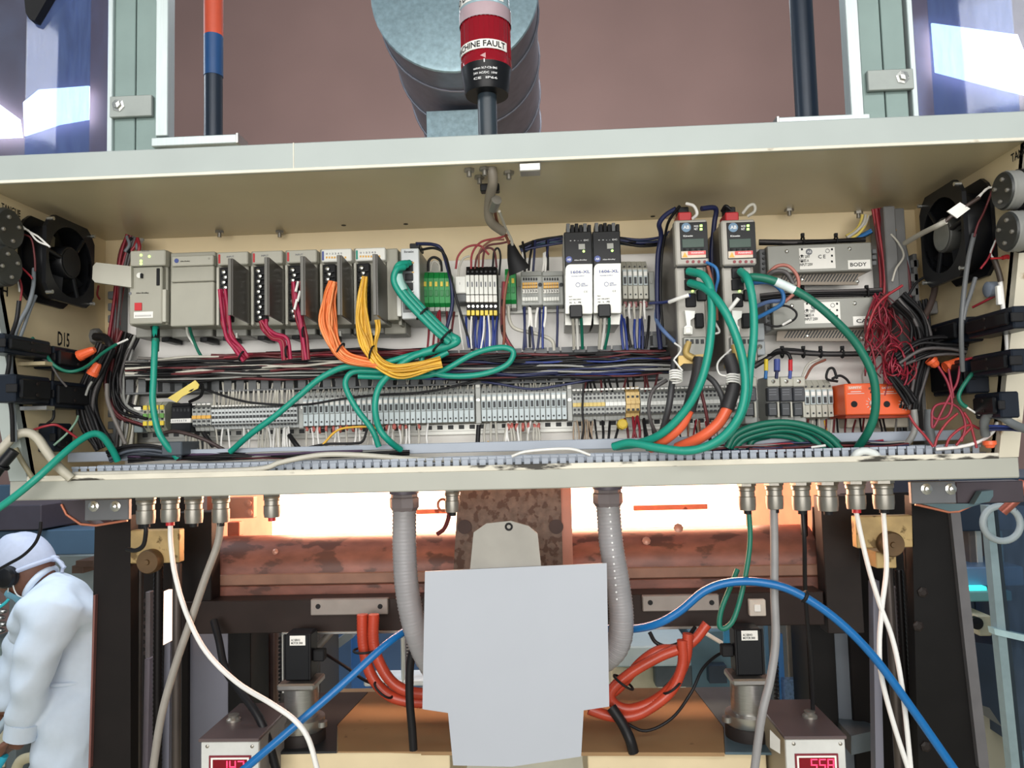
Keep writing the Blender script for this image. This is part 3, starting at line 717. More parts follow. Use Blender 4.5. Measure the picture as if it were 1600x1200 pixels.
for k in range(5): P('entry', MB().pbox(270+5.6*k, 638, 273.5+5.6*k, 643, YT-0.005, YT), tdark, r)

# upper rail
YU = -0.07
def urow(tmpl, xs, y):
    lab = tmpl['label']
    for k, x in enumerate(xs):
        loc = (at(x, y, YU).x, YU, at(x, y, YU).z)
        if k == 0: o = tmpl; o.location = loc; RL[o.name] = Vector(loc)
        else: o = dup(tmpl, loc)
        o['label'] = lab % ordn(k+1)
def green_term(label, group):
    r = T('green_terminal', label, 'terminal', (0, 0, -50), group); w_ = 8.6*mpp(YU); h = 56*mpp(YU)
    P('body', tblock([(0.045, 0), (0.008, 0), (0, h*0.1), (-0.003, h*0.35), (-0.003, h*0.8), (0.006, h), (0.045, h)], w_*0.95, 0), green, r, local=True)
    P('marker', MB().box(w_*0.22, w_*0.70, -0.0045, 0, h*0.56, h*0.70, 0.0003), yel, r, local=True)
    P('lever', MB().box(w_*0.15, w_*0.8, -0.004, 0, h*0.28, h*0.46, 0.0004), M('terminal_green_dark', 16, 116, 54, 0.45), r, local=True)
    P('foot', MB().box(0, w_*0.95, 0.006, 0.045, -h*0.12, 0, 0.0004), modg, r, local=True)
    return r
urow(green_term('bright green terminal with yellow marker, %s from the network switch', 'five green terminals'), frange(661.5, 5, 8.6), 479)
urow(green_term('bright green terminal with yellow marker, %s of two by the orange-barred strips', 'two green terminals'), frange(790, 2, 8.6), 474)
r = T('white_relay', 'wide white relay standing beside the seven slim white relays', 'relay', at(719, 470, YU))
P('body', MB().pbox(711, 431, 728, 458, YU-0.006, -0.03), wht, r)
P('socket', MB().pbox(712, 458, 729, 472, YU, -0.03), ductd, r)
a = at(719, 446, YU); P('lettering', MB().text('I', a.x, a.z, YU-0.0063, 0.004), inkg, r)
rl = T('slim_relay', 'slim white relay with yellow foot, %s from the wide white relay', 'relay', (0, 0, -50), 'seven slim white relays'); w_ = 7.0*mpp(YU); u = mpp(YU)
P('body', tblock([(0.04, 0), (0.006, 0), (0.004, 14*u), (0.004, 66*u), (0.014, 82*u), (0.04, 82*u)], w_*0.95, 0), blkm, rl, local=True)
P('case', MB().box(w_*0.04, w_*0.92, -0.004, 0.01, 34*u, 65*u, 0.0005), wht, rl, local=True)
P('lower_tag', MB().box(w_*0.04, w_*0.92, -0.003, 0.01, 22*u, 33*u, 0.0004), paper, rl, local=True)
P('screw', MB().cyl((w_*0.5, 0.005, 16*u), (w_*0.5, 0.002, 16*u), w_*0.32, n=10), screw, rl, local=True)
P('yellow_foot', MB().box(w_*0.1, w_*0.85, -0.002, 0.01, 1*u, 9*u, 0.0004), yel, rl, local=True)
P('top_screw', MB().cyl((w_*0.5, 0.008, 72*u), (w_*0.5, 0.004, 73*u), w_*0.25, n=8), tdark, rl, local=True)
P('case_print', MB().box(w_*0.3, w_*0.62, -0.0043, 0, 46*u, 54*u, 0), inkg, rl, local=True)
urow(rl, frange(729, 7, 7.0), 494)
for k, (x0, lab) in enumerate(((814, 'grey terminal strip with two orange bars, beside the two green terminals'), (847, 'grey terminal strip with two orange bars, beside the black-topped power supply'))):
    r = T('distribution_strip', lab, 'terminal strip', at(x0+16, 478, YU), 'orange-barred terminal strips')
    P('body', MB().pbox(x0, 424, x0+33, 477, YU, -0.028), tgrey, r)
    P('top_ledge', MB().pbox(x0+1, 424, x0+32, 431, YU-0.004, YU), M('strip_ledge', 150, 152, 148, 0.5), r)
    for y in (441, 446): P('orange_bar', MB().pbox(x0+2, y, x0+26, y+4, YU-0.005, YU), orabar, r)
    P('marker_row', MB().pbox(x0+2, 452, x0+27, 458, YU-0.003, YU), paper, r)
    a = at(x0+14, 458, YU); P('lettering', MB().text('1 2 3 4 5 6', a.x, a.z+0.001, YU-0.0033, 0.0036, 23*mpp(YU)), ink, r)
    P('bottom_row', MB().pbox(x0+2, 464, x0+27, 470, YU-0.004, YU), wht, r)
    for j in range(6):
        P('entry', MB().pbox(x0+3+4*j, 434, x0+5.6+4*j, 438, YU-0.0012, YU), tdark, r)
        P('divider', MB().pbox(x0+6+4*j, 440, x0+6.7+4*j, 472, YU-0.0056, YU, 0), tgrey, r)
    P('end_screw', MB().lathe([(0.0032, 0), (0.0032, 0.002), (0, 0.0026)], at(x0+30, 445, YU), (0, -1, 0), 10), tdark, r)
YP = -0.145
for k, (x0, lab) in enumerate(((882, 'black and white power supply beside the orange-barred strips'), (926.5, 'black and white power supply beside the five grey fuse terminals'))):
    r = T('power_supply', lab, 'power supply', at(x0+22, 510, YP), 'two black and white power supplies')
    x1 = x0+43.5; dy = -1.0*k
    P('case', MB().pbox(x0, 364+dy, x1, 490+dy, YP+0.006, -0.03), M('supply_case', 186, 186, 182, 0.45), r)
    P('black_face', MB().pbox(x0, 362+dy, x1, 430+dy, YP, YP+0.01), blk, r)
    R_ = 8; arc = [(x0+1.5+R_-R_*math.cos(t*PI/12), 413+R_-R_*math.sin(t*PI/12)+dy) for t in range(7)]
    P('white_face', MB().ppoly([(x0+1.5, 490+dy)]+arc+[(x1, 412.5+dy), (x1, 490+dy)], YP-0.0015, YP+0.01), wht, r)
    for j in range(6):
        x = x0+3+6.6*j
        P('terminal', MB().pbox(x, 349+dy+(j % 2)*2, x+5.6, 364+dy, YP+0.012, YP+0.05), blkm if j % 4 else ductd, r)
    P('adjuster', MB().pbox(x0+22, 381+dy, x0+32, 389.5+dy, YP-0.0008, YP), modg, r)
    led(r, x0+30, 393+dy, YP, 1.9)
    P('maker_logo', MB().cyl(at(x0+7, 405.5+dy, YP), at(x0+7, 405.5+dy, YP-0.0008), 5*mpp(YP), n=18), logob, r)
    a = at(x0+7, 407+dy, YP); P('logo_lettering', MB().text('AB', a.x, a.z-0.0004, YP-0.001, 0.0034), inkw, r)
    a = at(x0+25, 407+dy, YP); P('maker_lettering', MB().text('Allen-Bradley', a.x, a.z-0.0008, YP-0.0005, 0.0024, 20*mpp(YP)), inkw, r)
    a = at(x0+23, 377+dy, YP); P('lettering', MB().text('+  +  -  -  DC', a.x, a.z, YP-0.0005, 0.0024, 30*mpp(YP)), inkw, r)
    a = at(x0+10, 428+dy, YP); P('type_lettering', MB().text('1606-XL', a.x, a.z, YP-0.002, 0.0044, 30*mpp(YP), 'LEFT'), inkb, r)
    a = at(x0+11, 433+dy, YP); P('small_print', MB().text('POWER SUPPLY', a.x, a.z, YP-0.002, 0.0015, 20*mpp(YP), 'LEFT'), inkb, r)
    P('approval_mark', MB().torus(at(x0+21, 445+dy, YP-0.0018), 3.2*mpp(YP), 0.0004, (0, 1, 0), 18, 4), inkb, r)
    a = at(x0+26, 447+dy, YP); P('approval_print', MB().text('LISTED\nIND.CONT.', a.x, a.z-0.001, YP-0.002, 0.005, 11*mpp(YP), 'LEFT'), inkb, r)
    a = at(x0+33, 457.5+dy, YP); P('approval_print', MB().text('C E', a.x, a.z, YP-0.002, 0.0026), inkg, r)
    a = at(x0+7, 465+dy, YP); P('lettering', MB().text('Input', a.x, a.z, YP-0.002, 0.0022, None, 'LEFT'), ink, r)
    a = at(x0+7, 469.5+dy, YP); P('lettering', MB().text('AC 100-240V', a.x, a.z, YP-0.002, 0.0018, 19*mpp(YP), 'LEFT'), ink, r)
    a = at(x0+8, 474.5+dy, YP); P('lettering', MB().text('N   L   PE', a.x, a.z, YP-0.002, 0.0024, 18*mpp(YP), 'LEFT'), ink, r)
    P('plug', MB().pbox(x0+8, 476+dy, x0+28, 496+dy, YP-0.008, YP+0.01), blk, r)
    P('base_bracket', MB().ppoly([(x0+1, 490+dy), (x1, 490+dy), (x1-2, 508+dy), (x0+1, 508+dy)], YP+0.02, -0.03), sil, r)
ft = fuse_term('fuse_terminal', 8.1*mpp(YU), 66*mpp(YU), 'grey fuse terminal on the upper rail, %s from the second power supply', 'five fuse terminals on the upper rail', plcl, plcl)
urow(ft, frange(973, 5, 8.1), 471)
S('end_stop', MB().pbox(1014, 424, 1023, 470, YU+0.004, -0.03).pbox(1016, 438, 1020, 443, YU+0.002, YU+0.006), tgrey, 'grey end stop beside the five fuse terminals of the upper rail', 'end stop')

# ------------------------------------------------------------------ servo drives
YD = -0.19
for k, (x0, x1, lab) in enumerate(((1058, 1109.5, 'tall grey servo drive beside the blue wire run, red connector on top'), (1131.5, 1184.5, 'tall grey servo drive beside the grey module marked BODY'))):
    r = T('servo_drive', lab, 'servo drive', at((x0+x1)/2, 560, YD), 'two servo drives')
    xa, xb, za, zb = pb(x0, 343, x1, 565, YD)
    P('body', MB().box(xa+0.001, xb-0.001, YD+0.012, -0.022, za, zb-0.001, 0.002), drvs, r)
    P('upper_face', MB().box(xa, xb, YD, YD+0.02, at(x0, 415, YD).z, zb, 0.002), drvg, r)
    P('lower_face', MB().box(xa, xb-0.006, YD+0.006, YD+0.02, za, at(x0, 416, YD).z, 0.002), drvg, r)
    d = x0+5
    pn = P('display_panel', MB().pbox(d, 347, x1-3.5, 404, YD-0.0015, YD+0.002), blk, r)
    P('maker_logo', MB().cyl(at(d+9, 355.5, YD-0.0015), at(d+9, 355.5, YD-0.0022), 7.4*mpp(YD), n=22), M('drive_logo_blue', 96, 128, 156, 0.4), pn)
    a = at(d+9, 358.5, YD); P('logo_lettering', MB().text('AB', a.x, a.z, YD-0.0026, 0.0052), inkw, pn)
    for y in (352.5, 358): P('indicator', MB().pbox(d+30.5, y-1.7, d+34.5, y+1.7, YD-0.0024, YD), ledg, pn)
    a = at(d+24.5, 354.5, YD); P('lettering', MB().text('MOD\nNET', a.x, a.z-0.0052, YD-0.002, 0.0072, 7*mpp(YD)), inkw, pn)
    a = at(d+12, 370.5, YD); P('lettering', MB().text('Kinetix', a.x, a.z, YD-0.002, 0.0026, 15*mpp(YD)), inkw, pn)
    P('lcd', MB().pbox(d+3, 373, d+37, 386.5, YD-0.0024, YD), lcd, pn)
    for j in range(4): P('key', MB().pbox(d+5+9*j, 388, d+9+9*j, 391, YD-0.003, YD), blkm, pn)
    P('warning_strip', MB().pbox(d+12, 392, d+40, 398, YD-0.0024, YD), warn, pn)
    P('warning_label', MB().pbox(d+1.5, 392, d+40, 403, YD-0.0019, YD), M('warning_pale', 210, 196, 178, 0.5), pn)
    a = at(d+26, 397, YD); P('lettering', MB().text('WARNING', a.x, a.z, YD-0.0027, 0.0028, 20*mpp(YD)), inkw, pn)
    P('warning_triangle', MB().ppoly([(d+3, 402), (d+11.5, 402), (d+7.2, 394)], YD-0.0026, YD), orabar, pn)
    for j in range(4): P('port_dot', MB().cyl(at(x0+16+9*j, 409, YD), at(x0+16+9*j, 409, YD-0.001), 2.4*mpp(YD), n=12), M('dull_red', 130, 50, 56, 0.5), r)
    P('top_connector', MB().pbox(x0+2, 331, x0+23, 345, YD+0.02, YD+0.06), red, r)
    P('top_plug', MB().pbox(x0+1, 323, x0+18, 333, YD+0.028, YD+0.05), blk, r)
    for y in (418, 436): P('network_port', MB().pbox(x0+12, y, x0+31, y+17, YD+0.002, YD+0.01), blk, r)
    led(r, x0+24, 455, YD+0.004, 1.8)
    P('wiring_connector', MB().pbox(x0+31, 452, x1-5, 470, YD+0.0, YD+0.02), blk, r)
    P('wiring_connector', MB().pbox(x0+13, 458, x0+30, 480, YD+0.004, YD+0.02), blkm, r)
    P('shield_lever', MB().ppoly([(x0+12, 485), (x0+28, 486), (x0+27, 496), (x0+21, 500), (x0+21, 508), (x0+24, 511), (x0+24, 522), (x0+11, 522), (x0+11, 511), (x0+15, 508)], YD-0.006, YD+0.008), wht, r)
    P('lever_pad', MB().pbox(x0+12.5, 511, x0+22.5, 521, YD-0.008, YD), paper, r)
    P('motor_connector', MB().pbox(x0+29, 489, x0+42, 512, YD-0.004, YD+0.012), blkm, r)
    P('lower_connector', MB().pbox(x0+10, 526, x0+46, 556, YD-0.002, YD+0.016), modg, r)
    for j in range(4): P('connector_slot', MB().pbox(x0+13+8*j, 530, x0+18+8*j, 537, YD-0.003, YD), tdark, r)
    P('clamp', MB().ppoly([(x0+2, 556), (x0+44, 553), (x0+44, 564), (x0+30, 568), (x0+10, 568), (x0+2, 575)], YD-0.004, YD+0.006), M('clamp_gold', 186, 158, 96, 0.45, 0.3), r, 'dull gold shield clamp')
    P('vent_line', MB().pbox(x0+1, 415.5, x1-5, 416.5, YD-0.0005, YD+0.006), tdark, r)

# ------------------------------------------------------------------ grey modules marked BODY and CAP
YM = -0.092
for k, (x0, x1, y0, y1, word, lab, sx0, wx0) in enumerate((
        (1199, 1363, 381, 425, 'BODY', 'long grey metal module marked BODY, upper of the two', 1249, 1325),
        (1207, 1372, 466, 513, 'CAP', 'long grey metal module marked CAP, lower of the two', 1257, 1333))):
    r = T('resistor_module', lab, 'module', at((x0+x1)/2, y1+18, YM), 'grey metal modules')
    P('case', MB().pbox(x0, y0, x1, y1, YM, -0.024), modg, r)
    P('vent_panel', MB().ppoly([(x0+8, y1), (x1-8, y1), (x1-22, y1+8), (x1-22, y1+20), (x0+6, y1+20)], YM+0.016, YM+0.02), M('vent_panel_grey', 128, 118, 106, 0.45, 0.2), r)
    for j in range(24):
        x = x0+18+5.0*j
        P('vent_slot', MB().ppoly([(x, y1+15), (x+2.2, y1+15), (x+9.6, y1+3), (x+7.4, y1+3)], YM+0.0152, YM+0.017), tdark, r)
    st = P('sticker', MB().pbox(sx0, y0+6, sx0+56, y0+39, YM-0.0006, YM), paper, r)
    a = at(sx0+16, y0+16, YM); P('maker_logo', MB().cyl(at(sx0+15, y0+12.5, YM-0.0006), at(sx0+15, y0+12.5, YM-0.001), 5*mpp(YM), n=16), inkg, st)
    P('logo_lettering', MB().text('AB', at(sx0+15, y0+14.5, YM).x, at(sx0+15, y0+14.5, YM).z, YM-0.0013, 0.0038), inkw, st)
    a = at(sx0+10, y0+24, YM); P('print', MB().text('CAT 2097\nSERIES A\nINPUT 230V', a.x, a.z-0.011, YM-0.001, 0.017, 20*mpp(YM)), ink, st)
    a = at(sx0+35, y0+23, YM); P('print', MB().text('C E', a.x, a.z, YM-0.001, 0.0058), ink, st)
    P('approval_mark', MB().torus(at(sx0+44, y0+11, YM-0.0008), 3*mpp(YM), 0.0004, (0, 1, 0), 16, 4), ink, st)
    for (dx, dy) in ((4, 7), (4, 17), (4, 26), (51, 7), (51, 17), (51, 26)): P('print_mark', MB().pbox(sx0+dx-1.4, y0+dy, sx0+dx+1.4, y0+dy+3, YM-0.001, YM, 0), ink, st)
    lb = P('name_label', MB().pbox(wx0, y1-19, wx0+35, y1-5, YM-0.0008, YM), paper, r)
    a = at(wx0+16, y1-8.5, YM); P('lettering', MB().text(word, a.x, a.z, YM-0.0012, 0.0062, (25 if k == 0 else 22)*mpp(YM)), ink, lb)
    for (x, y) in ((x0+30, y0+12), (x0+128, y0+8), (x0+54, y1+12), (x0+140, y1+15)): P('screw', MB().lathe([(0.0032, 0), (0.0032, 0.001), (0.0015, 0.0022), (0, 0.0022)], at(x, y, YM if y < y1 else YM+0.016), (0, -1, 0), 10), screw, r)
    P('connector', MB().pbox(x0-12, y0+8, x0, y1+4, YM+0.012, -0.03), ductd, r)
    for j in range(4): P('connector_screw', MB().cyl(at(x0-6, y0+15+8*j, YM+0.012), at(x0-6, y0+15+8*j, YM+0.009), 2.2*mpp(YM), n=8), tdark, r)
    for j in range(3): P('end_terminal', MB().pbox(x1, y0+8+9*j, x1+7, y0+15+9*j, YM+0.004, YM+0.03), ductd, r)
r = T('terminal_adapter', 'small bluish grey wiring adapter under the drive beside the CAP module', 'adapter', at(1187, 556, -0.10))
P('body', MB().pbox(1179, 505, 1195, 532, -0.105, -0.03), M('adapter_grey', 150, 156, 160, 0.5), r)
P('lower_body', MB().pbox(1179, 533, 1196, 555, -0.110, -0.03), M('adapter_grey', 150, 156, 160, 0.5), r)
P('screw', MB().lathe([(0.004, 0), (0.004, 0.001), (0, 0.003)], at(1187, 542, -0.11), (0, -1, 0), 10), screw, r)

# ------------------------------------------------------------------ breakers and orange relays
YB = -0.092
for k, x0 in enumerate((1163, 1199, 1219.5, 1239)):
    r = T('circuit_breaker', ('black-faced breaker standing alone, half behind the green drive cables', 'black-faced breaker under the yellow and blue crimps', 'black-faced breaker under the blue crimp, middle of the three', 'black-faced breaker under the red crimp, beside the five fuse terminals')[k], 'breaker', at(x0+10, 663, YB), 'circuit breakers')
    P('body', MB().pbox(x0, 588, x0+19.5, 662, YB+0.012, -0.028), tgrey, r)
    P('top_shelf', MB().pbox(x0, 589, x0+19.5, 604, YB+0.004, YB+0.014), plcl, r)
    P('terminal_screw', MB().lathe([(0.0032, 0), (0.0032, 0.001), (0, 0.0026)], at(x0+9, 596, YB+0.004), (0, -1, 0), 10), screw, r)
    P('front', MB().pbox(x0+0.6, 605, x0+19, 627, YB, YB+0.014), M('breaker_face', 58, 60, 66, 0.5), r)
    for j in range(3): P('print', MB().pbox(x0+3, 608+4*j, x0+14, 609.2+4*j, YB-0.0006, YB, 0), inkg, r)
    P('toggle', MB().pbox(x0+1.5, 629, x0+15.5, 650, YB-0.006, YB+0.012), M('breaker_toggle', 50, 54, 58, 0.45), r)
    P('toggle_mark', MB().pbox(x0+4, 638, x0+13, 639, YB-0.0066, YB, 0), inkg, r)
    P('grey_bar', MB().pbox(x0+16, 628, x0+19, 652, YB-0.002, YB+0.012), plcl, r)
YT2 = -0.08; ft2 = fuse_term('fuse_terminal', 9.0*mpp(YT2), 61*mpp(YT2), 'grey fuse terminal beside the orange relays, %s from the breakers', 'five fuse terminals on the lower rail', plcl, plcl)
for k, x in enumerate(frange(1256, 5, 9.2)):
    loc = (at(x, 655, YT2).x, YT2, at(1278, 655, YT2).z)
    if k == 0: o = ft2; lab2 = ft2['label']; o.location = loc; RL[o.name] = Vector(loc)
    else: o = dup(ft2, loc)
    o['label'] = lab2 % ordn(k+1)
YR = -0.125
for k, (x0, lab) in enumerate(((1320.5, 'orange safety relay beside the grey fuse terminals'), (1371.5, 'orange safety relay half covered by the crimson wire tangle'))):
    r = T('safety_relay', lab, 'relay', at(x0+25, 649, YR), 'two orange safety relays')
    P('case', MB().pbox(x0, 599, x0+50.5, 648, YR, -0.04), relor, r)
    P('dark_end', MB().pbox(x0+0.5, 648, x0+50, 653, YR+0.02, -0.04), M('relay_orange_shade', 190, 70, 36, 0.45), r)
    P('socket', MB().pbox(x0+2, 653, x0+48, 668, -0.06, -0.03), M('relay_socket', 196, 188, 172, 0.5), r)
    P('button_hole', MB().cyl(at(x0+14, 631.5, YR), at(x0+14, 631.5, YR-0.001), 4.8*mpp(YR), n=18), blkm, r)
    P('dial', MB().lathe([(5.6*mpp(YR), 0), (5.2*mpp(YR), 0.005), (0, 0.006)], at(x0+43, 630.5, YR), (0, -1, 0), 18), wht, r)
    dl = MB()
    for j in range(9):
        t = PI*0.55+j*PI*0.16; c = at(x0+43, 630.5, YR)
        dl.tube([(c.x+math.cos(t)*0.0072, YR-0.0005, c.z+math.sin(t)*0.0072), (c.x+math.cos(t)*0.0104, YR-0.0005, c.z+math.sin(t)*0.0104)], 0.0005, 4)
    P('dial_marks', dl, inkw, r)
    P('print_panel', MB().pbox(x0+4, 603, x0+26, 608.5, YR-0.0006, YR), M('relay_print_panel', 240, 150, 110, 0.5) if k == 0 else relor, r)
    a = at(x0+15, 607.5, YR); P('lettering', MB().text('SAFETY', a.x, a.z, YR-0.001, 0.0032, 18*mpp(YR)), inkw, r)
    P('print_line', MB().pbox(x0+4, 614.5, x0+30, 615.3, YR-0.0006, YR, 0).pbox(x0+9, 611.5, x0+25, 612.4, YR-0.0006, YR, 0), inkw, r)
    led(r, x0+38, 607, YR, 2.2, ledr if k else M('dark_led', 120, 60, 40, 0.4))

# ------------------------------------------------------------------ slotted wire ducts
def duct(label, x0, x1, ybot, hpx, Yf, Yb, pitch_px, mat, cover=None, group=None, nmax=110, ref=800, gap=0.22):
    z0 = at(ref, ybot, Yf).z; h = hpx*mpp(Yf); xa, xb = at(x0, ybot, Yf).x, at(x1, ybot, Yf).x
    r = T('wire_duct', label, 'wire duct', ((xa+xb)/2, (Yf+Yb)/2, z0), group)
    P('base', MB().box(xa, xb, Yf, Yb, z0-0.003, z0, 0.0005), mat, r)
    P('back_wall', MB().box(xa, xb, Yb-0.002, Yb, z0, z0+h*(1 if cover is None else 1.0), 0.0005), cover or mat, r)
    p = pitch_px*mpp(Yf); n = min(nmax, int((xb-xa)/p)); proto = None
    for k in range(n):
        x = xa+p*k
        if proto is None:
            mb = MB().box(p*0.04, p*(0.96-gap), 0, 0.002, 0, h*0.8, 0.0002).box(0, p*(1-gap*0.45), -0.0012, 0.002, h*0.78, h, 0.0002)
            proto = P('finger', mb, mat, r, local=True); o = proto
        else: o = proto.copy(); COL.objects.link(o); o.parent = r
        o.location = Vector((x, Yf, z0))-RL[r.name]
    return r, z0, xa, xb
r, z0, xa, xb = duct('pale blue-grey slotted wire duct lying along the bottom lip', 112, 1550, 746, 17, -0.172, -0.105, 13.9, ductl, None, None, 110, 120)
zc = at(800, 698, -0.105).z
P('cover_edge', MB().box(at(108, 718, -0.105).x, at(1500, 690, -0.105).x, -0.110, -0.096, zc-0.007, zc+0.0085, 0.001), ductl, r, 'pale duct cover edge')
P('inner_floor', MB().box(xa, xb, -0.165, -0.11, 0.004, 0.007, 0), ductd, r)
duct('dark slotted wire duct crowded with looms across the middle', 196, 1036, 601, 52, -0.075, -0.024, 20, ductd, None, None, 60, 640, 0.3)
duct('short dark wire duct standing behind the first servo drive', 1008, 1048, 540, 22, -0.075, -0.024, 12, ductd, None, None, 8, 1020, 0.3)
P_ = [at(1383, 326, -0.06), at(1384, 400, -0.06), at(1386, 482, -0.06)]
S('wire_duct', MB().box(P_[0].x-0.009, P_[0].x+0.009, -0.075, -0.02, P_[2].z, P_[0].z, 0.0015).box(P_[0].x+0.012, P_[0].x+0.03, -0.06, -0.02, P_[2].z-0.16, P_[0].z, 0.001), M('duct_bar_grey', 112, 112, 112, 0.5), 'upright grey wire duct beside the crimson wires near the fan', 'wire duct')
sd = T('wire_duct', 'upright slotted grey wire duct on the back wall below the grey-hubbed fan', 'wire duct', at(1440, 560, -0.03))
for k in range(9): P('finger', MB().pbox(1424, 405+22*k, 1436, 418+22*k, -0.06, -0.02), M('duct_bar_grey', 112, 112, 112, 0.5), sd)
P('web', MB().pbox(1436, 396, 1442, 700, -0.06, -0.02), M('duct_bar_grey', 112, 112, 112, 0.5), sd)
sd = T('wire_duct', 'upright slotted grey wire duct behind the black loom, nearest the D15 writing', 'wire duct', at(172, 690, -0.03))
for k in range(13): P('finger', MB().pbox(168, 455+18.5*k, 177, 467+18.5*k, -0.05, -0.02), ductd, sd)
P('web', MB().pbox(177, 440, 184, 700, -0.05, -0.02), ductd, sd)
# ================================================================== on top of the cabinet
ZT = H+0.034
YS = -0.20
cx_ = at(761, 150, YS).x
def zs(y): return at(761, y, YS).z
lt = T('signal_tower', 'stacked signal lamp with red segment on a black pole, in front of the round duct', 'signal lamp', (cx_, YS, ZT))
R_ = 40*mpp(YS)
P('pole', MB().cyl((cx_, YS, ZT), (cx_, YS, zs(140)), 15.5*mpp(YS), n=20), M('tower_pole', 44, 54, 62, 0.35), lt)
P('pole_foot', MB().lathe([(0.03, 0), (0.03, 0.004), (0.018, 0.01), (0, 0.01)], (cx_, YS, ZT)), blk, lt)
b0, b1 = zs(150), zs(112)
P('socket', MB().lathe([(0, 0), (R_*0.86, 0), (R_*0.9, 0.004), (R_*1.0, b1-b0-0.006), (R_*1.03, b1-b0), (0, b1-b0)], (cx_, YS, b0), n=36), blk, lt)
mb = MB()
for j, s_ in enumerate(('eaton SL7-CB-IMS', '24V AC/DC  10W', 'CE  IP66')): mb.text(s_, cx_, b0+(b1-b0)*(0.66-0.2*j), YS, 0.0034, 0.036, bend=(R_*0.985, 0.02))
P('type_lettering', mb, inkw, lt)
P('arrow_mark', MB().box(cx_-0.001, cx_+0.0006, YS-R_*1.045, YS-R_, b1-0.004, b1+0.001, 0), inkw, lt)
def clearplastic(name, r, g, b, rough=0.12, em=0):
    mt = bpy.data.materials.new(name); mt.use_nodes = True; bs = mt.node_tree.nodes['Principled BSDF']
    bs.inputs['Base Color'].default_value = rgb(r, g, b); bs.inputs['Roughness'].default_value = rough
    bs.inputs['Transmission Weight'].default_value = 0.35; bs.inputs['IOR'].default_value = 1.45
    return mt
redp = clearplastic('red_lens', 160, 16, 34); clrp = clearplastic('clear_lens', 170, 196, 204)
c0, c1 = b1, zs(32)
seg = P('red_segment', MB().lathe([(R_*1.03, 0), (R_*1.03, 0.010), (R_, 0.013), (R_, c1-c0), (0, c1-c0)], (cx_, YS, c0), n=40), redp, lt)
for k in range(30):
    t = 2*PI*k/30; seg_ = MB().tube([(cx_+R_*math.sin(t), YS-R_*math.cos(t), c0+0.014), (cx_+R_*math.sin(t), YS-R_*math.cos(t), c1-0.002)], 0.0007, 4)
    P('lens_ridge', seg_, redp, seg)
zl_ = c0+0.017
def band(root, z, h, t0, t1, R, words, hh):
    mb = MB(); n = 20; vs_ = []
    for k in range(n+1):
        t = t0+(t1-t0)*k/n
        for zz in (z, z+h): vs_.append((cx_+R*math.sin(t), YS-R*math.cos(t), zz))
    for k in range(n+1):
        t = t0+(t1-t0)*k/n
        for zz in (z, z+h): vs_.append((cx_+(R-0.001)*math.sin(t), YS-(R-0.001)*math.cos(t), zz))
    m_ = 2*(n+1)
    fs_ = [(2*k, 2*k+2, 2*k+3, 2*k+1) for k in range(n)]+[(m_+2*k, m_+2*k+1, m_+2*k+3, m_+2*k+2) for k in range(n)]
    lb = P('label_strip', mb.add(vs_, fs_), paper, root)
    P('lettering', MB().text(words, cx_, z+(h-hh)/2, YS, hh, R*(t1-t0)*0.93, bend=(R+0.0006, (t0+t1)/2)), ink, lb)
band(seg, zl_, 0.0135, -1.62, 0.98, R_+0.0016, 'MACHINE FAULT', 0.0092)
P('lens_arrow', MB().add([(cx_-0.006, YS-R_*1.04, c0+0.006), (cx_+0.002, YS-R_*1.045, c0+0.010), (cx_+0.002, YS-R_*1.045, c0+0.002)], [(0, 2, 1), (0, 1, 2)]), M('pink_mark', 240, 200, 200, 0.5), seg)
d0, d1 = c1, c1+0.085
seg2 = P('clear_segment', MB().lathe([(R_*1.04, -0.004), (R_*1.04, 0.012), (R_*0.98, 0.015), (R_*0.98, d1-d0), (0, d1-d0)], (cx_, YS, d0), n=40), clrp, lt)
P('clear_ring', MB().lathe([(R_*1.05, -0.012), (R_*1.05, 0.008), (R_*1.0, 0.010), (R_*1.0, -0.012)], (cx_, YS, d0), n=36), M('ring_translucent', 172, 150, 156, 0.25), seg2)
band(seg2, d0+0.0125, 0.0135, -1.68, 0.86, R_*0.98+0.0022, 'NO DIP ALARM', 0.0092)

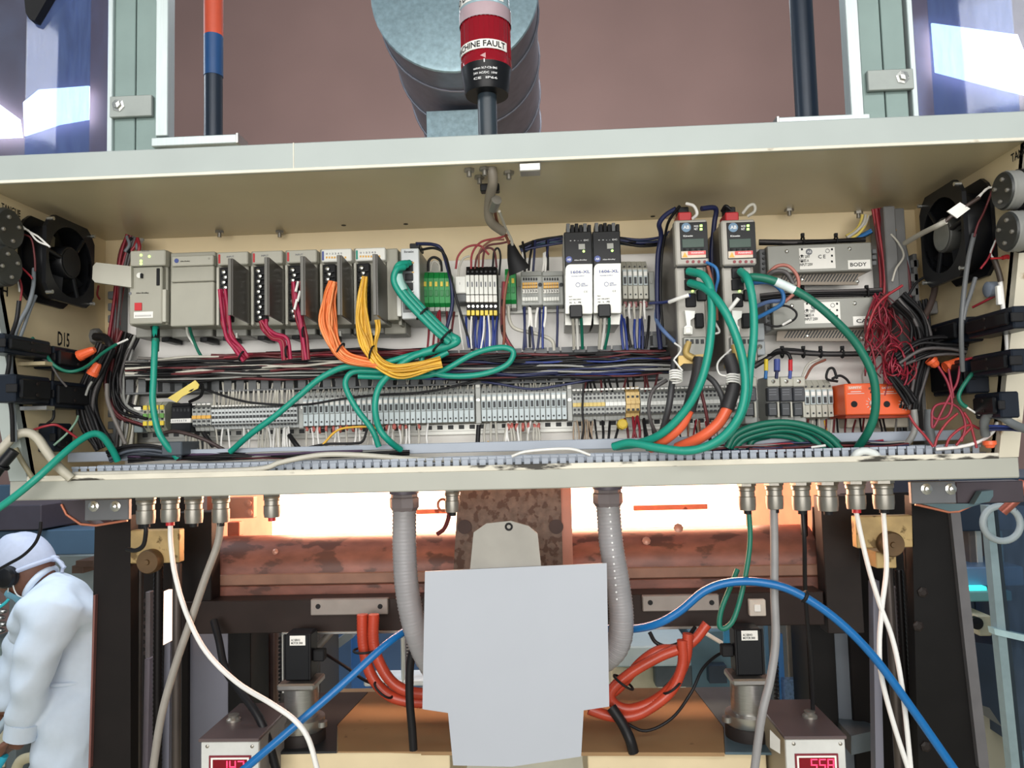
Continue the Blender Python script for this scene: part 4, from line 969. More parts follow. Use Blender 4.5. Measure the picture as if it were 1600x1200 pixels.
# guard posts, one each side: double aluminium profile, clamp plate, corner frame
def guard(sx, pc, lab1, lab2):
    Y = -0.19
    r = T('guard_post', lab1, 'post', at((pc['p0']+pc['p1'])/2, 230, Y))
    X0, Xm, X1 = [at(q, 120, Y).x for q in (pc['p0'], pc['pm'], pc['p1'])]
    P('profile', MB().box(X0, Xm-0.0007, Y, Y+0.045, ZT, ZT+0.42, 0.001), alup, r)
    P('profile', MB().box(Xm+0.0007, X1, Y, Y+0.045, ZT, ZT+0.42, 0.001), alup, r)
    e = at(pc['edge'], 120, Y).x
    P('edge_strip', MB().box(e-0.004, e+0.004, Y-0.006, Y+0.03, ZT, ZT+0.42, 0.001), alu, r)
    a, b, z0, z1 = pb(*pc['clamp'], Y-0.008)
    P('clamp_plate', MB().box(a, b, Y-0.008, Y-0.001, z0, z1, 0.001), M('clamp_plate_grey', 150, 156, 152, 0.45, 0.4, 0.08, 30), r)
    c = at(*pc['bolt'], Y-0.008)
    P('clamp_bolt', MB().lathe([(0.010, 0), (0.010, 0.0015), (0.0062, 0.002), (0.0062, 0.007), (0, 0.008)], c, (0, -1, 0), 6, False), screw, r)
    Yg = Y-0.028
    r2 = T('guard_corner', lab2, 'frame', at(pc['f'], 225, Yg))
    a = at(pc['f0'], 120, Yg).x; b = at(pc['f1'], 120, Yg).x
    P('upright', MB().box(a, b, Yg, Yg+0.022, at(pc['f'], pc['fy'], Yg).z, ZT+0.42, 0.001), alu, r2)
    xa, xb, za, zb = pb(*pc['foot'], Yg)
    P('foot_bar', MB().box(xa, xb, Yg, Yg+0.034, za, zb, 0.0012), alu, r2)
    xe = xb if sx < 0 else xa
    P('end_cap', MB().box(xe-0.002, xe+0.002, Yg-0.002, Yg+0.036, za-0.001, zb+0.001, 0.0006), steel, r2)
guard(-1, dict(p0=179, pm=212, p1=246, edge=175, clamp=(171, 149, 237, 182), bolt=(185, 165), f=252, f0=243, f1=262, fy=212, foot=(236, 212, 371, 226)),
      'double aluminium guard post with bolted clamp plate, at the orange-banded rod end', 'aluminium corner frame with a short foot bar in front of the orange-banded rod')
guard(1, dict(p0=1346, pm=1381, p1=1417, edge=1425, clamp=(1356, 108, 1428, 140), bolt=(1410, 121), f=1340, f0=1327, f1=1347, fy=180, foot=(1215, 180, 1360, 190)),
      'double aluminium guard post with bolted clamp plate, at the plain black rod end', 'aluminium corner frame with a short foot bar in front of the plain black rod')
def rod(x0, x1, secs, lab, extra=None):
    Y = -0.08; xc = at((x0+x1)/2, 120, Y).x; rr = (x1-x0)/2*mpp(Y)
    r = T('guard_rod', lab, 'rod', (xc, Y, ZT))
    P('rod', MB().cyl((xc, Y, ZT), (xc, Y, ZT+0.45), rr, n=20), M('rod_dark', 34, 44, 58, 0.35, 0.2), r)
    for (ya, yb, mt) in secs:
        za, zb = at((x0+x1)/2, yb, Y).z, at((x0+x1)/2, ya, Y).z
        P('colour_band', MB().cyl((xc, Y, za), (xc, Y, zb), rr+0.0008, n=20), mt, r)
rod(319, 348, [(-60, 57, M('tape_orange', 206, 84, 56, 0.45)), (57, 120, M('tape_blue', 34, 76, 128, 0.4))], 'dark upright rod with an orange and a blue band')
rod(1240, 1275, [], 'plain black upright rod without coloured bands')
# hanging clear sheets at both ends of the guard
sheet_blue = CLEAR('clear_blue_sheet', 206, 218, 246, 0.06, 0.12)
sheet_clr = CLEAR('clear_sheet', 228, 234, 246, 0.05, 0.06)
def sheet(x0, x1, Y, mt, lab):
    a, b = at(x0, 120, Y).x, at(x1, 120, Y).x; mb = MB(); n = 12; vs_ = []
    for k in range(n+1):
        x = a+(b-a)*k/n; y = Y+0.006*math.sin(k*PI/n)
        vs_ += [(x, y, ZT), (x, y, ZT+0.42)]
    n2 = len(vs_); vs_ += [(x, y+0.002, z) for x, y, z in vs_]
    fs_ = [(2*k, 2*k+2, 2*k+3, 2*k+1) for k in range(n)]+[(n2+2*k, n2+2*k+1, n2+2*k+3, n2+2*k+2) for k in range(n)]
    S('clear_sheet', mb.add(vs_, fs_, True), mt, lab, 'plastic sheet', 'clear guard sheets')
sheet(40, 140, -0.16, sheet_blue, 'bluish hanging plastic strip near the orange-banded rod, in front of a white glare pane')
sheet(-120, 172, -0.12, sheet_clr, 'large clear sheet behind the bluish strip, at the orange-banded rod end')
sheet(1457, 1590, -0.16, sheet_blue, 'bluish hanging plastic strip at the plain black rod end, glaring white')
sheet(1432, 1720, -0.12, sheet_clr, 'large clear sheet behind the bluish strip, at the plain black rod end')
S('panel_clip', MB().ppoly([(36, -20), (84, -20), (54, 32), (46, 30), (40, 20)], -0.17, -0.155), blkm, 'black clip at the top of the bluish strip near the orange-banded rod', 'clip')

# round galvanised duct running away under the roof
YD0 = 1.35
ce = at(710, -14, YD0); RD = 134*mpp(YD0); far = Vector((ce.x, 5.99, ce.z)); dv = (far-ce)
du = T('round_duct', 'large round galvanised ventilation duct with a closed end, behind the red signal lamp', 'duct', (ce.x, YD0, ce.z-RD))
ax = dv.normalized()
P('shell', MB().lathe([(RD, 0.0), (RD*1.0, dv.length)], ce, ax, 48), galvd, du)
P('end_plate', MB().lathe([(0, 0), (RD*0.97, 0.0), (RD*1.02, 0.004), (RD*1.03, 0.012), (RD, 0.02)], ce-ax*0.012, ax, 48), galv, du, 'spangled galvanised end plate')
for k in range(13): P('seam', MB().torus(ce+ax*(0.16+0.34*k), RD+0.003, 0.006, ax, 48, 6), galvd, du)
bx = at(708, 195, 1.75)
S('branch_duct', MB().pbox(667, 172, 752, 262, 1.62, 2.1), galv, 'small square galvanised branch below the round duct', 'duct')

# ================================================================== glands and hoses below the cabinet
YG = -0.10
gland_labels = ['grey metal cable gland above the brass block with knob, with a black cable', 'grey metal cable gland holding the curving white cable',
  'grey metal cable gland without cable, between the white and the grey cable', 'grey metal cable gland holding the grey cable that crosses the white one',
  'lone grey cable gland with a red plug in front of the glowing mouth', 'smooth grey cable gland in front of the rusty centre plate',
  'grey metal cable gland holding the green cable', 'grey metal cable gland holding the straight thick grey cable', 'grey metal cable gland holding a black cable',
  'empty grey metal cable gland between the black and the white cables', 'grey metal cable gland with red seal holding a white cable at the brass block', 'grey metal cable gland holding the white cable over the bronze knob']
for k, (x, y0, y1, w_) in enumerate(((228, 778, 818, 31), (266, 776, 815, 31), (303, 775, 817, 30), (345, 772, 816, 29), (425, 768, 808, 28), (707, 762, 800, 26),
        (1167, 754, 797, 28), (1210, 755, 795, 28), (1252, 754, 797, 30), (1293, 753, 798, 33), (1337, 752, 795, 31), (1380, 751, 795, 33))):
    c = at(x, (y0+y1)/2, YG); zt = -LP; zb_ = at(x, y1, YG).z; h = zt-zb_; r_ = w_/2*mpp(YG)
    g = T('cable_gland', gland_labels[k], 'cable gland', (c.x, YG, zb_), 'cable glands under the cabinet')
    P('lock_nut', MB().lathe([(0, 0), (r_*1.02, 0), (r_*1.02, -h*0.2), (r_*0.85, -h*0.22)], (c.x, YG, zt), (0, 0, 1), 6, False), nickel, g)
    P('body', MB().lathe([(r_*0.86, -h*0.2), (r_*0.94, -h*0.24), (r_*0.94, -h*0.34), (r_*0.84, -h*0.37), (r_*0.84, -h*0.56)], (c.x, YG, zt), (0, 0, 1), 22), nickel, g)
    P('dome_nut', MB().lathe([(r_*0.84, -h*0.54), (r_*0.93, -h*0.56), (r_*0.93, -h*0.82), (r_*0.86, -h), (r_*0.45, -h), (0, -h*0.97)], (c.x, YG, zt), (0, 0, 1), 22), nickel, g)
    P('seal', MB().lathe([(r_*0.42, 0.004), (r_*0.42, -0.006), (0, -0.006)], (c.x, YG, zb_), (0, 0, 1), 14), red if k in (1, 4, 10) else blkm, g)
def conduit(px, pts, lab):
    rr = 18.5*mpp(YG); base = at(px[0], px[1], YG)
    r = T('flexible_conduit', lab, 'conduit', (base.x, YG, base.z), 'two flexible grey conduits')
    x = base.x; zt = -LP; q = mpp(YG)
    P('lock_nut', MB().lathe([(0, 0), (23*q, 0), (23*q, -9*q), (20*q, -10*q)], (x, YG, zt), n=24), M('fitting_violet_grey', 92, 86, 100, 0.45), r)
    P('fitting', MB().lathe([(21*q, -9*q), (21*q, -14*q), (23*q, -16*q), (23*q, -30*q), (19*q, -36*q)], (x, YG, zt), n=8, sm=False), M('fitting_grey', 112, 104, 106, 0.42), r)
    pp_ = spl([Vector((x, YG, zt-30*q))]+[at(*p) for p in pts], 26)
    P('hose', MB().tube(pp_, lambda k: rr*(1.0+0.045*math.sin(k*PI*0.85)), 20), cond, r)
    return r
conduit((632, 797), [(632, 860, YG), (636, 920, -0.10), (648, 980, -0.095), (668, 1030, -0.08), (700, 1075, -0.06)], 'ribbed grey flexible conduit hanging on the blue hose end side of the white sheet')
rc = conduit((950, 790), [(955, 850, YG), (965, 910, -0.10), (971, 965, -0.10), (966, 1005, -0.095), (945, 1030, -0.085), (905, 1045, -0.06)], 'ribbed grey flexible conduit bending in behind the white sheet above the orange hose coil')
mb = MB()
for k in range(14): c = at(952+0.9*k, 793+11*k, YG-0.0175); mb.box(c.x-0.0012, c.x+0.0012, YG-19.2*mpp(YG), YG-18*mpp(YG), c.z-0.0012, c.z+0.0012, 0)
P('print_dots', mb, inkw, rc)

# the sheet in the middle (the photograph hides what is on it)
ws = T('hanging_sheet', 'plain white plastic sheet hanging in the middle below the rusty centre plate', 'sheet', at(805, 1190, -0.17))
mb = MB().ppoly([(664, 893), (948, 880), (952, 1104), (912, 1110), (908, 1182), (800, 1198), (708, 1196), (700, 1114), (660, 1108)], -0.172, -0.169)
P('sheet_face', mb, M('sheet_white', 170, 174, 182, 0.5, 0, 0.03, 5), ws)
P('top_fold', MB().ppoly([(740, 832), (760, 818), (798, 814), (826, 822), (840, 834), (846, 890), (734, 894)], -0.166, -0.160), M('sheet_fold', 150, 146, 138, 0.6, 0, 0.1, 20, 0.2), ws)
P('eyelet', MB().torus(at(795, 823, -0.167), 0.0045, 0.0015, (0, 1, 0), 14, 6), blkm, ws)

# ================================================================== the machine below
def thing_box(name, lab, cat, x0, y0, x1, y1, Yf, Yb, mt, group=None): return S(name, MB().pbox(x0, y0, x1, y1, Yf, Yb), mt, lab, cat, group)
# brackets carrying the cabinet
r = T('mounting_bracket', 'grey bolted bracket plate under the cabinet above the person', 'bracket', at(165, 815, -0.06))
P('plate', MB().pbox(132, 780, 201, 813, -0.06, -0.05), M('bracket_grey', 108, 110, 114, 0.45, 0.3), r)
for x in (147, 181): P('bolt', MB().lathe([(0.009, 0), (0.009, 0.002), (0.005, 0.003), (0.005, 0.008), (0, 0.009)], at(x, 791, -0.06), (0, -1, 0), 10), screw, r)
P('arm', MB().ppoly([(95, 782), (134, 782), (134, 813), (150, 822), (128, 822), (110, 808), (98, 795)], -0.05, -0.02), M('bracket_dark', 70, 62, 68, 0.45, 0.3), r)
P('copper_edge', MB().tube([at(96, 788, -0.052), at(104, 804, -0.052), at(126, 819, -0.052), at(150, 821, -0.052), at(199, 813, -0.052)], 0.0022, 6), M('copper_edge', 196, 122, 96, 0.4, 0.4), r)
r = T('mounting_bracket', 'grey bolted bracket plate under the cabinet near the grey ring', 'bracket', at(1456, 790, -0.06))
P('plate', MB().pbox(1424, 752, 1494, 787, -0.06, -0.05), M('bracket_grey', 108, 110, 114, 0.45, 0.3), r)
for x in (1447, 1485): P('bolt', MB().lathe([(0.009, 0), (0.009, 0.002), (0.005, 0.003), (0.005, 0.008), (0, 0.009)], at(x, 764, -0.06), (0, -1, 0), 10), screw, r)
P('channel', MB().pbox(1494, 752, 1600, 786, -0.05, -0.02), M('bracket_dark', 70, 62, 68, 0.45, 0.3), r)
P('copper_edge', MB().tube([at(1430, 788, -0.052), at(1482, 800, -0.052), at(1498, 799, -0.052), at(1522, 788, -0.052), at(1534, 768, -0.052)], 0.0022, 6), M('copper_edge', 196, 122, 96, 0.4, 0.4), r)
P('clip', MB().ppoly([(1522, 788), (1534, 768), (1552, 766), (1552, 775), (1546, 784)], -0.07, -0.055), M('clip_blue_grey', 84, 106, 112, 0.4, 0.2), r)
P('spring_plate', MB().ppoly([(1440, 787), (1534, 787), (1498, 798), (1484, 799)], -0.055, -0.03), M('clip_blue_grey', 84, 106, 112, 0.4, 0.2), r)
# columns
def pcol(pts, Yf, Yb): return MB().ppoly(pts, Yf, Yb)
r = T('machine_column', 'wide dark brown machine column beside the person in white', 'column', at(175, 1200, 0.02))
P('column', pcol([(148, 822), (204, 805), (204, 1500), (130, 1500), (139, 1200)], 0.03, 0.055), darkst, r)
P('edge_strip', pcol([(146, 930), (149, 930), (141, 1200), (138, 1200)], 0.022, 0.03), M('column_edge_copper', 130, 88, 82, 0.4, 0.3), r)
r = T('machine_column', 'wide black machine column beside the glazed guard door', 'column', at(1470, 1200, 0.02))
P('column', pcol([(1424, 775), (1486, 790), (1532, 1200), (1565, 1500), (1446, 1500), (1432, 1100)], 0.03, 0.055), M('black_column', 16, 14, 14, 0.5, 0.2, 0.25, 14, 0.2), r)
P('edge_strip', pcol([(1485, 795), (1500, 795), (1546, 1200), (1530, 1200), (1508, 1010)], 0.02, 0.03), M('column_edge_grey', 104, 102, 104, 0.4, 0.3), r)
for (x, y) in ((1434, 978), (1446, 1166), (1441, 925)): P('bolt', MB().lathe([(0.009, 0), (0.009, 0.003), (0.005, 0.005), (0, 0.005)], at(x, y, 0.03), (0, -1, 0), 6, False), darkst2, r)
YR2 = 0.08
def guide(lab, brass_box, knob, rods, screwx, rack, strips, lower=None, glow=None):
    r = T('guide_unit', lab, 'guide', at((brass_box[0]+brass_box[2])/2, 1200, YR2))
    P('brass_block', MB().pbox(*brass_box, YR2-0.05, YR2-0.03), brass, r, 'worn brass block')
    P('bronze_knob', MB().lathe([(knob[2]*mpp(YR2), 0), (knob[2]*mpp(YR2), 0.014), (knob[2]*0.9*mpp(YR2), 0.018), (0.005, 0.018), (0.004, 0.021), (0, 0.021)], at(knob[0], knob[1], YR2-0.05), (0, -1, 0), 30), brassd, r)
    if lower: P('brass_foot', MB().pbox(*lower, YR2-0.045, YR2), brass, r)
    for (x0, x1, y0) in rods:
        p = at((x0+x1)/2, y0, YR2); P('guide_rod', MB().cyl((p.x, YR2, -2.2 if False else FLZ+0.3), (p.x, YR2, p.z), (x1-x0)/2*mpp(YR2), n=16), M('guide_rod_steel', 88, 80, 76, 0.3, 0.6, 0.1, 20), r)
    p = at((screwx[0]+screwx[1])/2, screwx[2], YR2+0.01); R0 = (screwx[1]-screwx[0])/2*mpp(YR2); pts = [Vector((p.x, YR2+0.01, p.z-0.004*k)) for k in range(130)]
    P('lead_screw', MB().tube(pts, lambda k: R0*(1.0 if k % 2 else 0.88), 12), M('lead_screw_black', 30, 27, 27, 0.35, 0.4), r)
    x0, x1, y0, y1, right = rack
    a, b, z0, z1 = pb(x0, y0, x1, y1, YR2+0.02)
    rk = P('gear_rack', MB().box(a, b, YR2+0.02, YR2+0.035, z0, z1, 0.0006), M('rack_grey', 138, 130, 132, 0.4, 0.3), r)
    n = int((z1-z0)/0.0135)
    for k in range(n):
        zz = z0+0.004+k*0.0135
        t_ = MB().prism([(b if right else a, zz), ((b+0.006) if right else (a-0.006), zz+0.003), ((b+0.006) if right else (a-0.006), zz+0.006), (b if right else a, zz+0.009)], YR2+0.021, YR2+0.034)
        P('tooth', t_, M('rack_tooth', 110, 96, 94, 0.4, 0.3), rk)
    for (pts, mt, lb) in strips: P('side_strip', MB().ppoly(pts, YR2+0.03, YR2+0.05), mt, r, lb)
    P('back_plate', MB().pbox(brass_box[0]-8, 770, brass_box[2]+14, 1330, 0.25, 0.26), darkst, r)
    return r
guide('guide with brass block, lead screw and pinkish toothed rack, beside the brown column', (203, 828, 280, 880), (238, 876, 18), [(213, 224, 880), (270, 284, 880)], (240, 255, 882),
      (227, 234, 925, 1028, False), [([(226, 1030), (234, 1030), (228, 1320), (220, 1320)], M('rack_pale', 150, 140, 150, 0.4, 0.2), None), ([(257, 1008), (266, 1002), (262, 1320), (250, 1320)], greypan, None)])
guide('guide with brass block, lead screw and grey toothed rack, beside the black column', (1338, 806, 1428, 856), (1388, 849, 18), [(1378, 1392, 856), (1412, 1424, 856)], (1398, 1410, 890),
      (1396, 1407, 918, 1020, True), [([(1364, 910), (1374, 908), (1384, 1320), (1370, 1320)], greypan, None), ([(1400, 1022), (1412, 1022), (1430, 1320), (1416, 1320)], M('rack_copper_grey', 150, 128, 122, 0.4, 0.2), None)], lower=(1369, 862, 1401, 888))
# plates inside the columns
thing_box('support_plate', 'dark upright plate behind the crossing white and grey cables', 'plate', 277, 800, 330, 985, 0.13, 0.17, darkst)
thing_box('support_plate', 'dark grey upright plate between the copper-lit plate and the brass block', 'plate', 1288, 775, 1345, 990, 0.13, 0.17, darkst2)
thing_box('sheet_cover', 'purplish grey sheet panel below the dark plate near the red display', 'panel', 284, 985, 357, 1330, 0.26, 0.28, greypan)
thing_box('sheet_cover', 'bluish grey sheet panel behind the blue hose and the guide', 'panel', 1311, 980, 1374, 1330, 0.26, 0.28, M('grey_sheet_blueish', 108, 114, 122, 0.5, 0.1, 0.08, 8))
thing_box('inner_column', 'black inner column between the purplish panel and the brown rods', 'column', 356, 960, 392, 1330, 0.24, 0.34, M('black_column', 32, 27, 27))
thing_box('inner_column', 'black inner column between the bluish panel and the striped plates', 'column', 1268, 960, 1312, 1330, 0.24, 0.34, M('black_column', 32, 27, 27))
S('machine_rod', MB().pbox(390, 985, 412, 1130, 0.40, 0.44), M('brown_bar', 96, 66, 54, 0.45, 0.3), 'brown square bar beside the black servo with the white wheel of teeth', 'bar')
S('machine_rod', MB().cyl(at(428, 985, 0.42), at(428, 1125, 0.42), 0.012, n=14), M('rod_brown_grey', 120, 100, 96, 0.3, 0.6), 'round steel rod beside the brown bar', 'bar')
# beam: dark bar with its two plates, and the browned roll above it
YBm = 0.12
r = T('cross_beam', 'long dark steel cross beam under the glowing furnace mouth', 'beam', at(785, 985, YBm))
P('bar', MB().pbox(284, 932, 1288, 984, YBm, YBm+0.05), M('beam_dark', 44, 34, 31, 0.45, 0.25, 0.2, 12, 0.1), r)
P('lower_edge', MB().pbox(440, 983, 1140, 987, YBm-0.002, YBm+0.01), steel, r)
for (x0, y0, x1, y1) in ((485, 936, 606, 961), (1004, 930, 1124, 955)):
    pl = P('bolted_plate', MB().pbox(x0, y0, x1, y1, YBm-0.012, YBm), M('beam_plate_grey', 138, 130, 124, 0.42, 0.3), r)
    for x in (x0+12, x1-12): P('bolt_hole', MB().cyl(at(x, (y0+y1)/2-1, YBm-0.012), at(x, (y0+y1)/2-1, YBm-0.0135), 0.0045, n=12), blkm, pl)
r2 = T('switch_box', 'small pale square switch on the dark beam beside the grey cable', 'switch', at(1184, 963, YBm-0.012))
P('box', MB().pbox(1171, 937, 1197, 963, YBm-0.012, YBm), M('switch_pale', 196, 186, 174, 0.5), r2)
P('button', MB().pbox(1179, 945, 1189, 956, YBm-0.016, YBm-0.01), paper, r2)
YQ = 0.24; cz = at(785, 882, YQ).z; rr = 52*mpp(YQ)
r = T('guide_roll', 'heat-browned steel roll cover below the glowing furnace mouth', 'roll', (at(760, 930, YQ).x, YQ, cz-rr))
xa, xb = at(330, 880, YQ).x, at(1262, 880, YQ).x
P('cover', MB().cyl((xa, YQ, cz), (xb, YQ, cz), rr, n=40), brownst, r)
P('cover_band', MB().lathe([(rr*1.012, 0), (rr*1.012, xb-xa)], (xa, YQ, cz), (1, 0, 0), 40).box(xa, xa, 0, 0, 0, 0, 0) if False else MB().box(xa, xb, YQ-rr*1.03, YQ-rr*0.9, cz-rr*0.30, cz+rr*0.02, 0.002), M('browned_band', 138, 102, 84, 0.45, 0.2, 0.2, 20, 0.1), r)
P('lower_apron', MB().box(xa, xb, YQ-rr*1.02, YQ-rr*0.98, cz-rr*1.25, cz-rr*0.32, 0.001), brownst, r)
for (x, y, s_) in ((700+360, 825, 9), (1010, 845, 8), (430, 862, 6)):
    P('weld_spot', MB().lathe([(s_*0.8*mpp(YQ), 0), (s_*0.5*mpp(YQ), 0.002), (0, 0.0025)], at(x, y, YQ-rr*0.9), (0, -1, 0.4), 8), M('scale_patch', 170, 126, 110, 0.4, 0.3), r)
# furnace
YFn = 0.62
fur = T('furnace', 'glowing furnace mouth behind the roll, open just under the cabinet', 'furnace', at(785, 830, YFn))
hot = EM('furnace_glow', 255, 206, 168, 7.0)
xa, xb = at(425, 800, YFn).x, at(1165, 800, YFn).x; zb_ = at(785, 846, YFn).z; zt = zb_+0.22
P('glowing_lining', MB().box(xa, xb, YFn, YFn+0.04, zb_, zt, 0.001), hot, fur, 'white-hot lining')
xa2, xb2 = at(338, 800, 0.30).x, at(1290, 800, 0.30).x
brick = M('furnace_refractory', 190, 140, 118, 0.7, 0, 0.15, 30, 0.3, spots=(120, 74, 60), spot_th=0.58, spot_scale=30)
P('hearth', MB().add([(xa2, 0.325, zb_-0.012), (xb2, 0.325, zb_-0.012), (xb, YFn, zb_), (xa, YFn, zb_), (xa2, 0.325, zb_-0.03), (xb2, 0.325, zb_-0.03), (xb, YFn, zb_-0.02), (xa, YFn, zb_-0.02)],
                     [(0, 1, 2, 3), (7, 6, 5, 4), (0, 4, 5, 1), (1, 5, 6, 2), (2, 6, 7, 3), (3, 7, 4, 0)]), brick, fur)
for (u, v, s_) in ((xa2, xa, 0.02), (xb2, xb, -0.02)):
    P('cheek_plate', MB().add([(u, 0.30, zb_-0.02), (v, YFn, zb_-0.02), (v, YFn, zt), (u, 0.30, zt), (u-s_, 0.30, zb_-0.02), (v-s_, YFn, zb_-0.02), (v-s_, YFn, zt), (u-s_, 0.30, zt)],
                     [(0, 1, 2, 3), (7, 6, 5, 4), (0, 4, 5, 1), (1, 5, 6, 2), (2, 6, 7, 3), (3, 7, 4, 0)]), M('cheek_copper_glow', 176, 112, 92, 0.45, 0.3, 0.15, 20, 0.1), fur)  # the furnace's copper glow is put into the cheek colour as well
P('roof_plate', MB().add([(xa2, 0.30, zt), (xb2, 0.30, zt), (xb, YFn, zt), (xa, YFn, zt), (xa2, 0.30, zt+0.02), (xb2, 0.30, zt+0.02), (xb, YFn, zt+0.02), (xa, YFn, zt+0.02)],
                     [(3, 2, 1, 0), (4, 5, 6, 7), (0, 1, 5, 4), (1, 2, 6, 5), (2, 3, 7, 6), (3, 0, 4, 7)]), brick, fur)
P('bar', MB().pbox(990, 789, 1106, 797, YFn-0.06, YFn-0.05).pbox(650, 796, 700, 803, YFn-0.06, YFn-0.05), brick, fur)
P('notch_block', MB().pbox(355, 816, 374, 838, 0.285, 0.31), M('cheek_copper_glow', 176, 112, 92), fur)
S('burner_bracket', MB().pbox(357, 777, 396, 810, 0.27, 0.29).lathe([(0.008, 0), (0.008, 0.004), (0, 0.006)], at(388, 786, 0.27), (0, -1, 0), 8).lathe([(0.008, 0), (0.008, 0.004), (0, 0.006)], at(389, 801, 0.27), (0, -1, 0), 8), M('bracket_copper_lit', 190, 136, 116, 0.5, 0.2), 'copper-lit bracket plate with two bolts beside the glowing mouth', 'bracket')  # warm furnace light on the bracket is put into its colour
l = area('furnace_light', (0.0, 0.40, zb_+0.19), (0, 0.20, zb_-0.05), 1.05, 0.06, 8, (1.0, 0.56, 0.36))
r = T('centre_plate', 'mottled rusty plate in the middle just under the cabinet', 'plate', at(800, 900, 0.06))
P('plate', MB().ppoly([(716, 764), (876, 760), (880, 900), (708, 900)], 0.06, 0.12), rust, r)
P('edge_strip', MB().ppoly([(876, 760), (892, 760), (896, 900), (880, 900)], 0.07, 0.12), M('edge_furnace_lit', 186, 128, 110, 0.5, 0.2), r)  # side strip lit by the furnace, that light painted into its colour
for x in (726, 869): P('dark_hole', MB().cyl(at(x, 823, 0.06), at(x, 823, 0.057), 11*mpp(0.06), n=22), M('hole_dark', 58, 38, 34, 0.6), r)
gl = EM('furnace_slit_glow', 255, 214, 186, 2.6)
S('furnace_slit', MB().ppoly([(256, 924), (268, 924), (266, 1002), (255, 1008)], 0.20, 0.22), gl, 'narrow glowing slit between the rods beside the brown column', 'furnace slit')
S('sight_rods', MB().pbox(1278, 772, 1288, 812, 0.24, 0.25), M('hot_edge', 236, 176, 130, 0.4), 'bright copper strip between two cable glands', 'strip')
for k, (x, lab) in enumerate(((1256, 'dark round rod hanging in front of the copper-lit furnace cheek'), (1276, 'thicker dark rod beside the bright copper strip'))):
    S('hanging_rod', MB().cyl(at(x, 792, 0.2), at(x+(4 if k else 2), 930, 0.2), (0.0065, 0.0095)[k], n=12), M('rod_very_dark', 40, 22, 20, 0.4, 0.3), lab, 'rod')
# lower tables, tan trapezoid panel, servos
thing_box('machine_table', 'beige machine table front at the foot of the silver servo with the grey lead', 'table', 438, 1177, 704, 1300, 0.02, 0.36, beige)
thing_box('machine_table', 'beige machine table front at the foot of the servo beside the display 558', 'table', 920, 1179, 1200, 1300, 0.02, 0.36, beige)
ztab = at(570, 1177, 0.02).z
tp = [atz(x, y, ztab+0.002) for x, y in ((528, 1174), (528, 1132), (576, 1081), (1082, 1074), (1130, 1136), (1132, 1176))]
S('table_plate', MB().add([tuple(p) for p in tp]+[(p.x, p.y, p.z-0.006) for p in tp], [tuple(range(6)), tuple(range(11, 5, -1))]+[(k, k+6, (k+1) % 6+6, (k+1) % 6) for k in range(6)]), tan, 'tan table plate with slanted corners under the orange hoses', 'plate')
def tplate(pts, mt, lab, dz=0.003):
    p_ = [atz(x, y, ztab+dz) for x, y in pts]; n = len(p_)
    S('slide_plate', MB().add([tuple(p) for p in p_]+[(p.x, p.y, p.z-0.004) for p in p_], [tuple(range(n)), tuple(range(2*n-1, n-1, -1))]+[(k, k+n, (k+1) % n+n, (k+1) % n) for k in range(n)]), mt, lab, 'plate')
tplate([(438, 1175), (526, 1174), (527, 1132), (575, 1081), (438, 1083)], M('slide_dark', 44, 46, 48, 0.4, 0.3), 'dark slide plate beside the tan plate, under the servo with the grey lead')
tplate([(1133, 1175), (1131, 1136), (1083, 1074), (1206, 1072), (1206, 1176)], M('slide_blue_grey', 84, 104, 114, 0.35, 0.3), 'bluish slide plate beside the tan plate, under the servo near the straight grey cable')
for (x0, x1, lab) in ((529, 561, 'white rectangular latch at the slanted end of the tan plate near the blue hose'), (1102, 1130, 'white rectangular latch at the slanted end of the tan plate near the grey cable')):
    S('latch', MB().pbox(x0, 1161, x1, 1168, 0.10, 0.13), wht, lab, 'latch')
def servo(x0, dx, y, lab, shade, sk):
    Y = 0.075; q = mpp(Y); cx = at(x0, 1060, Y).x; r = T('servo_motor', lab, 'servo motor', at(x0, 1172, Y))
    def z(yy): return at(x0, yy, Y).z
    w_ = 20*q
    P('motor', MB().box(cx-w_, cx+w_, Y-w_, Y+w_, z(y+66), z(y-6), 0.003), blk, r)
    P('motor_rib', MB().box(cx-w_*1.06, cx-w_*0.9, Y-w_*1.06, Y-w_*0.8, z(y+64), z(y-6), 0.001).box(cx+w_*0.9, cx+w_*1.06, Y-w_*1.06, Y-w_*0.8, z(y+64), z(y-6), 0.001), blkm, r)
    st = P('sticker', MB().box(cx-w_*0.55, cx+w_*0.65, Y-w_*1.02, Y-w_, z(y+11), z(y-4), 0), paper, r)
    P('print', MB().text('AC SERVO\nMOTOR 3000', cx, z(y+9), Y-w_*1.04, 0.009, w_*0.9), ink, st)
    P('flange', MB().box(cx-29*q, cx+29*q, Y-29*q, Y+29*q, z(y+79), z(y+68), 0.003), steel, r)
    P('gearbox', MB().lathe([(26*q, z(y+79)), (26*q, z(y+126)), (35*q, z(y+128)), (35*q, z(y+142)), (33*q, z(y+146)), (33*q, z(y+180)), (0, z(y+180))], (cx, Y, 0), (0, 0, 1), 36), steel, r)
    P('lower_collar', MB().lathe([(34*q, z(y+146)), (36*q, z(y+150)), (36*q, z(y+174)), (34*q, z(y+179))], (cx, Y, 0), (0, 0, 1), 36), darkst2, r)
    for s_ in (-1, 1): P('flange_foot', MB().cyl((cx+s_*34*q, Y-8*q, z(y+140)), (cx+s_*34*q, Y-8*q, z(y+132)), 8*q, n=14), steel, r)
    P('side_connector', MB().box(cx+sk*w_, cx+sk*w_*1.9, Y-w_*0.4, Y+w_*0.4, z(y+40), z(y+22), 0.002), blkm, r)
    return r
servo(471, 0, 992, 'black servo on a silver gearbox beside the toothed white strip and grey lead', 0, 1)
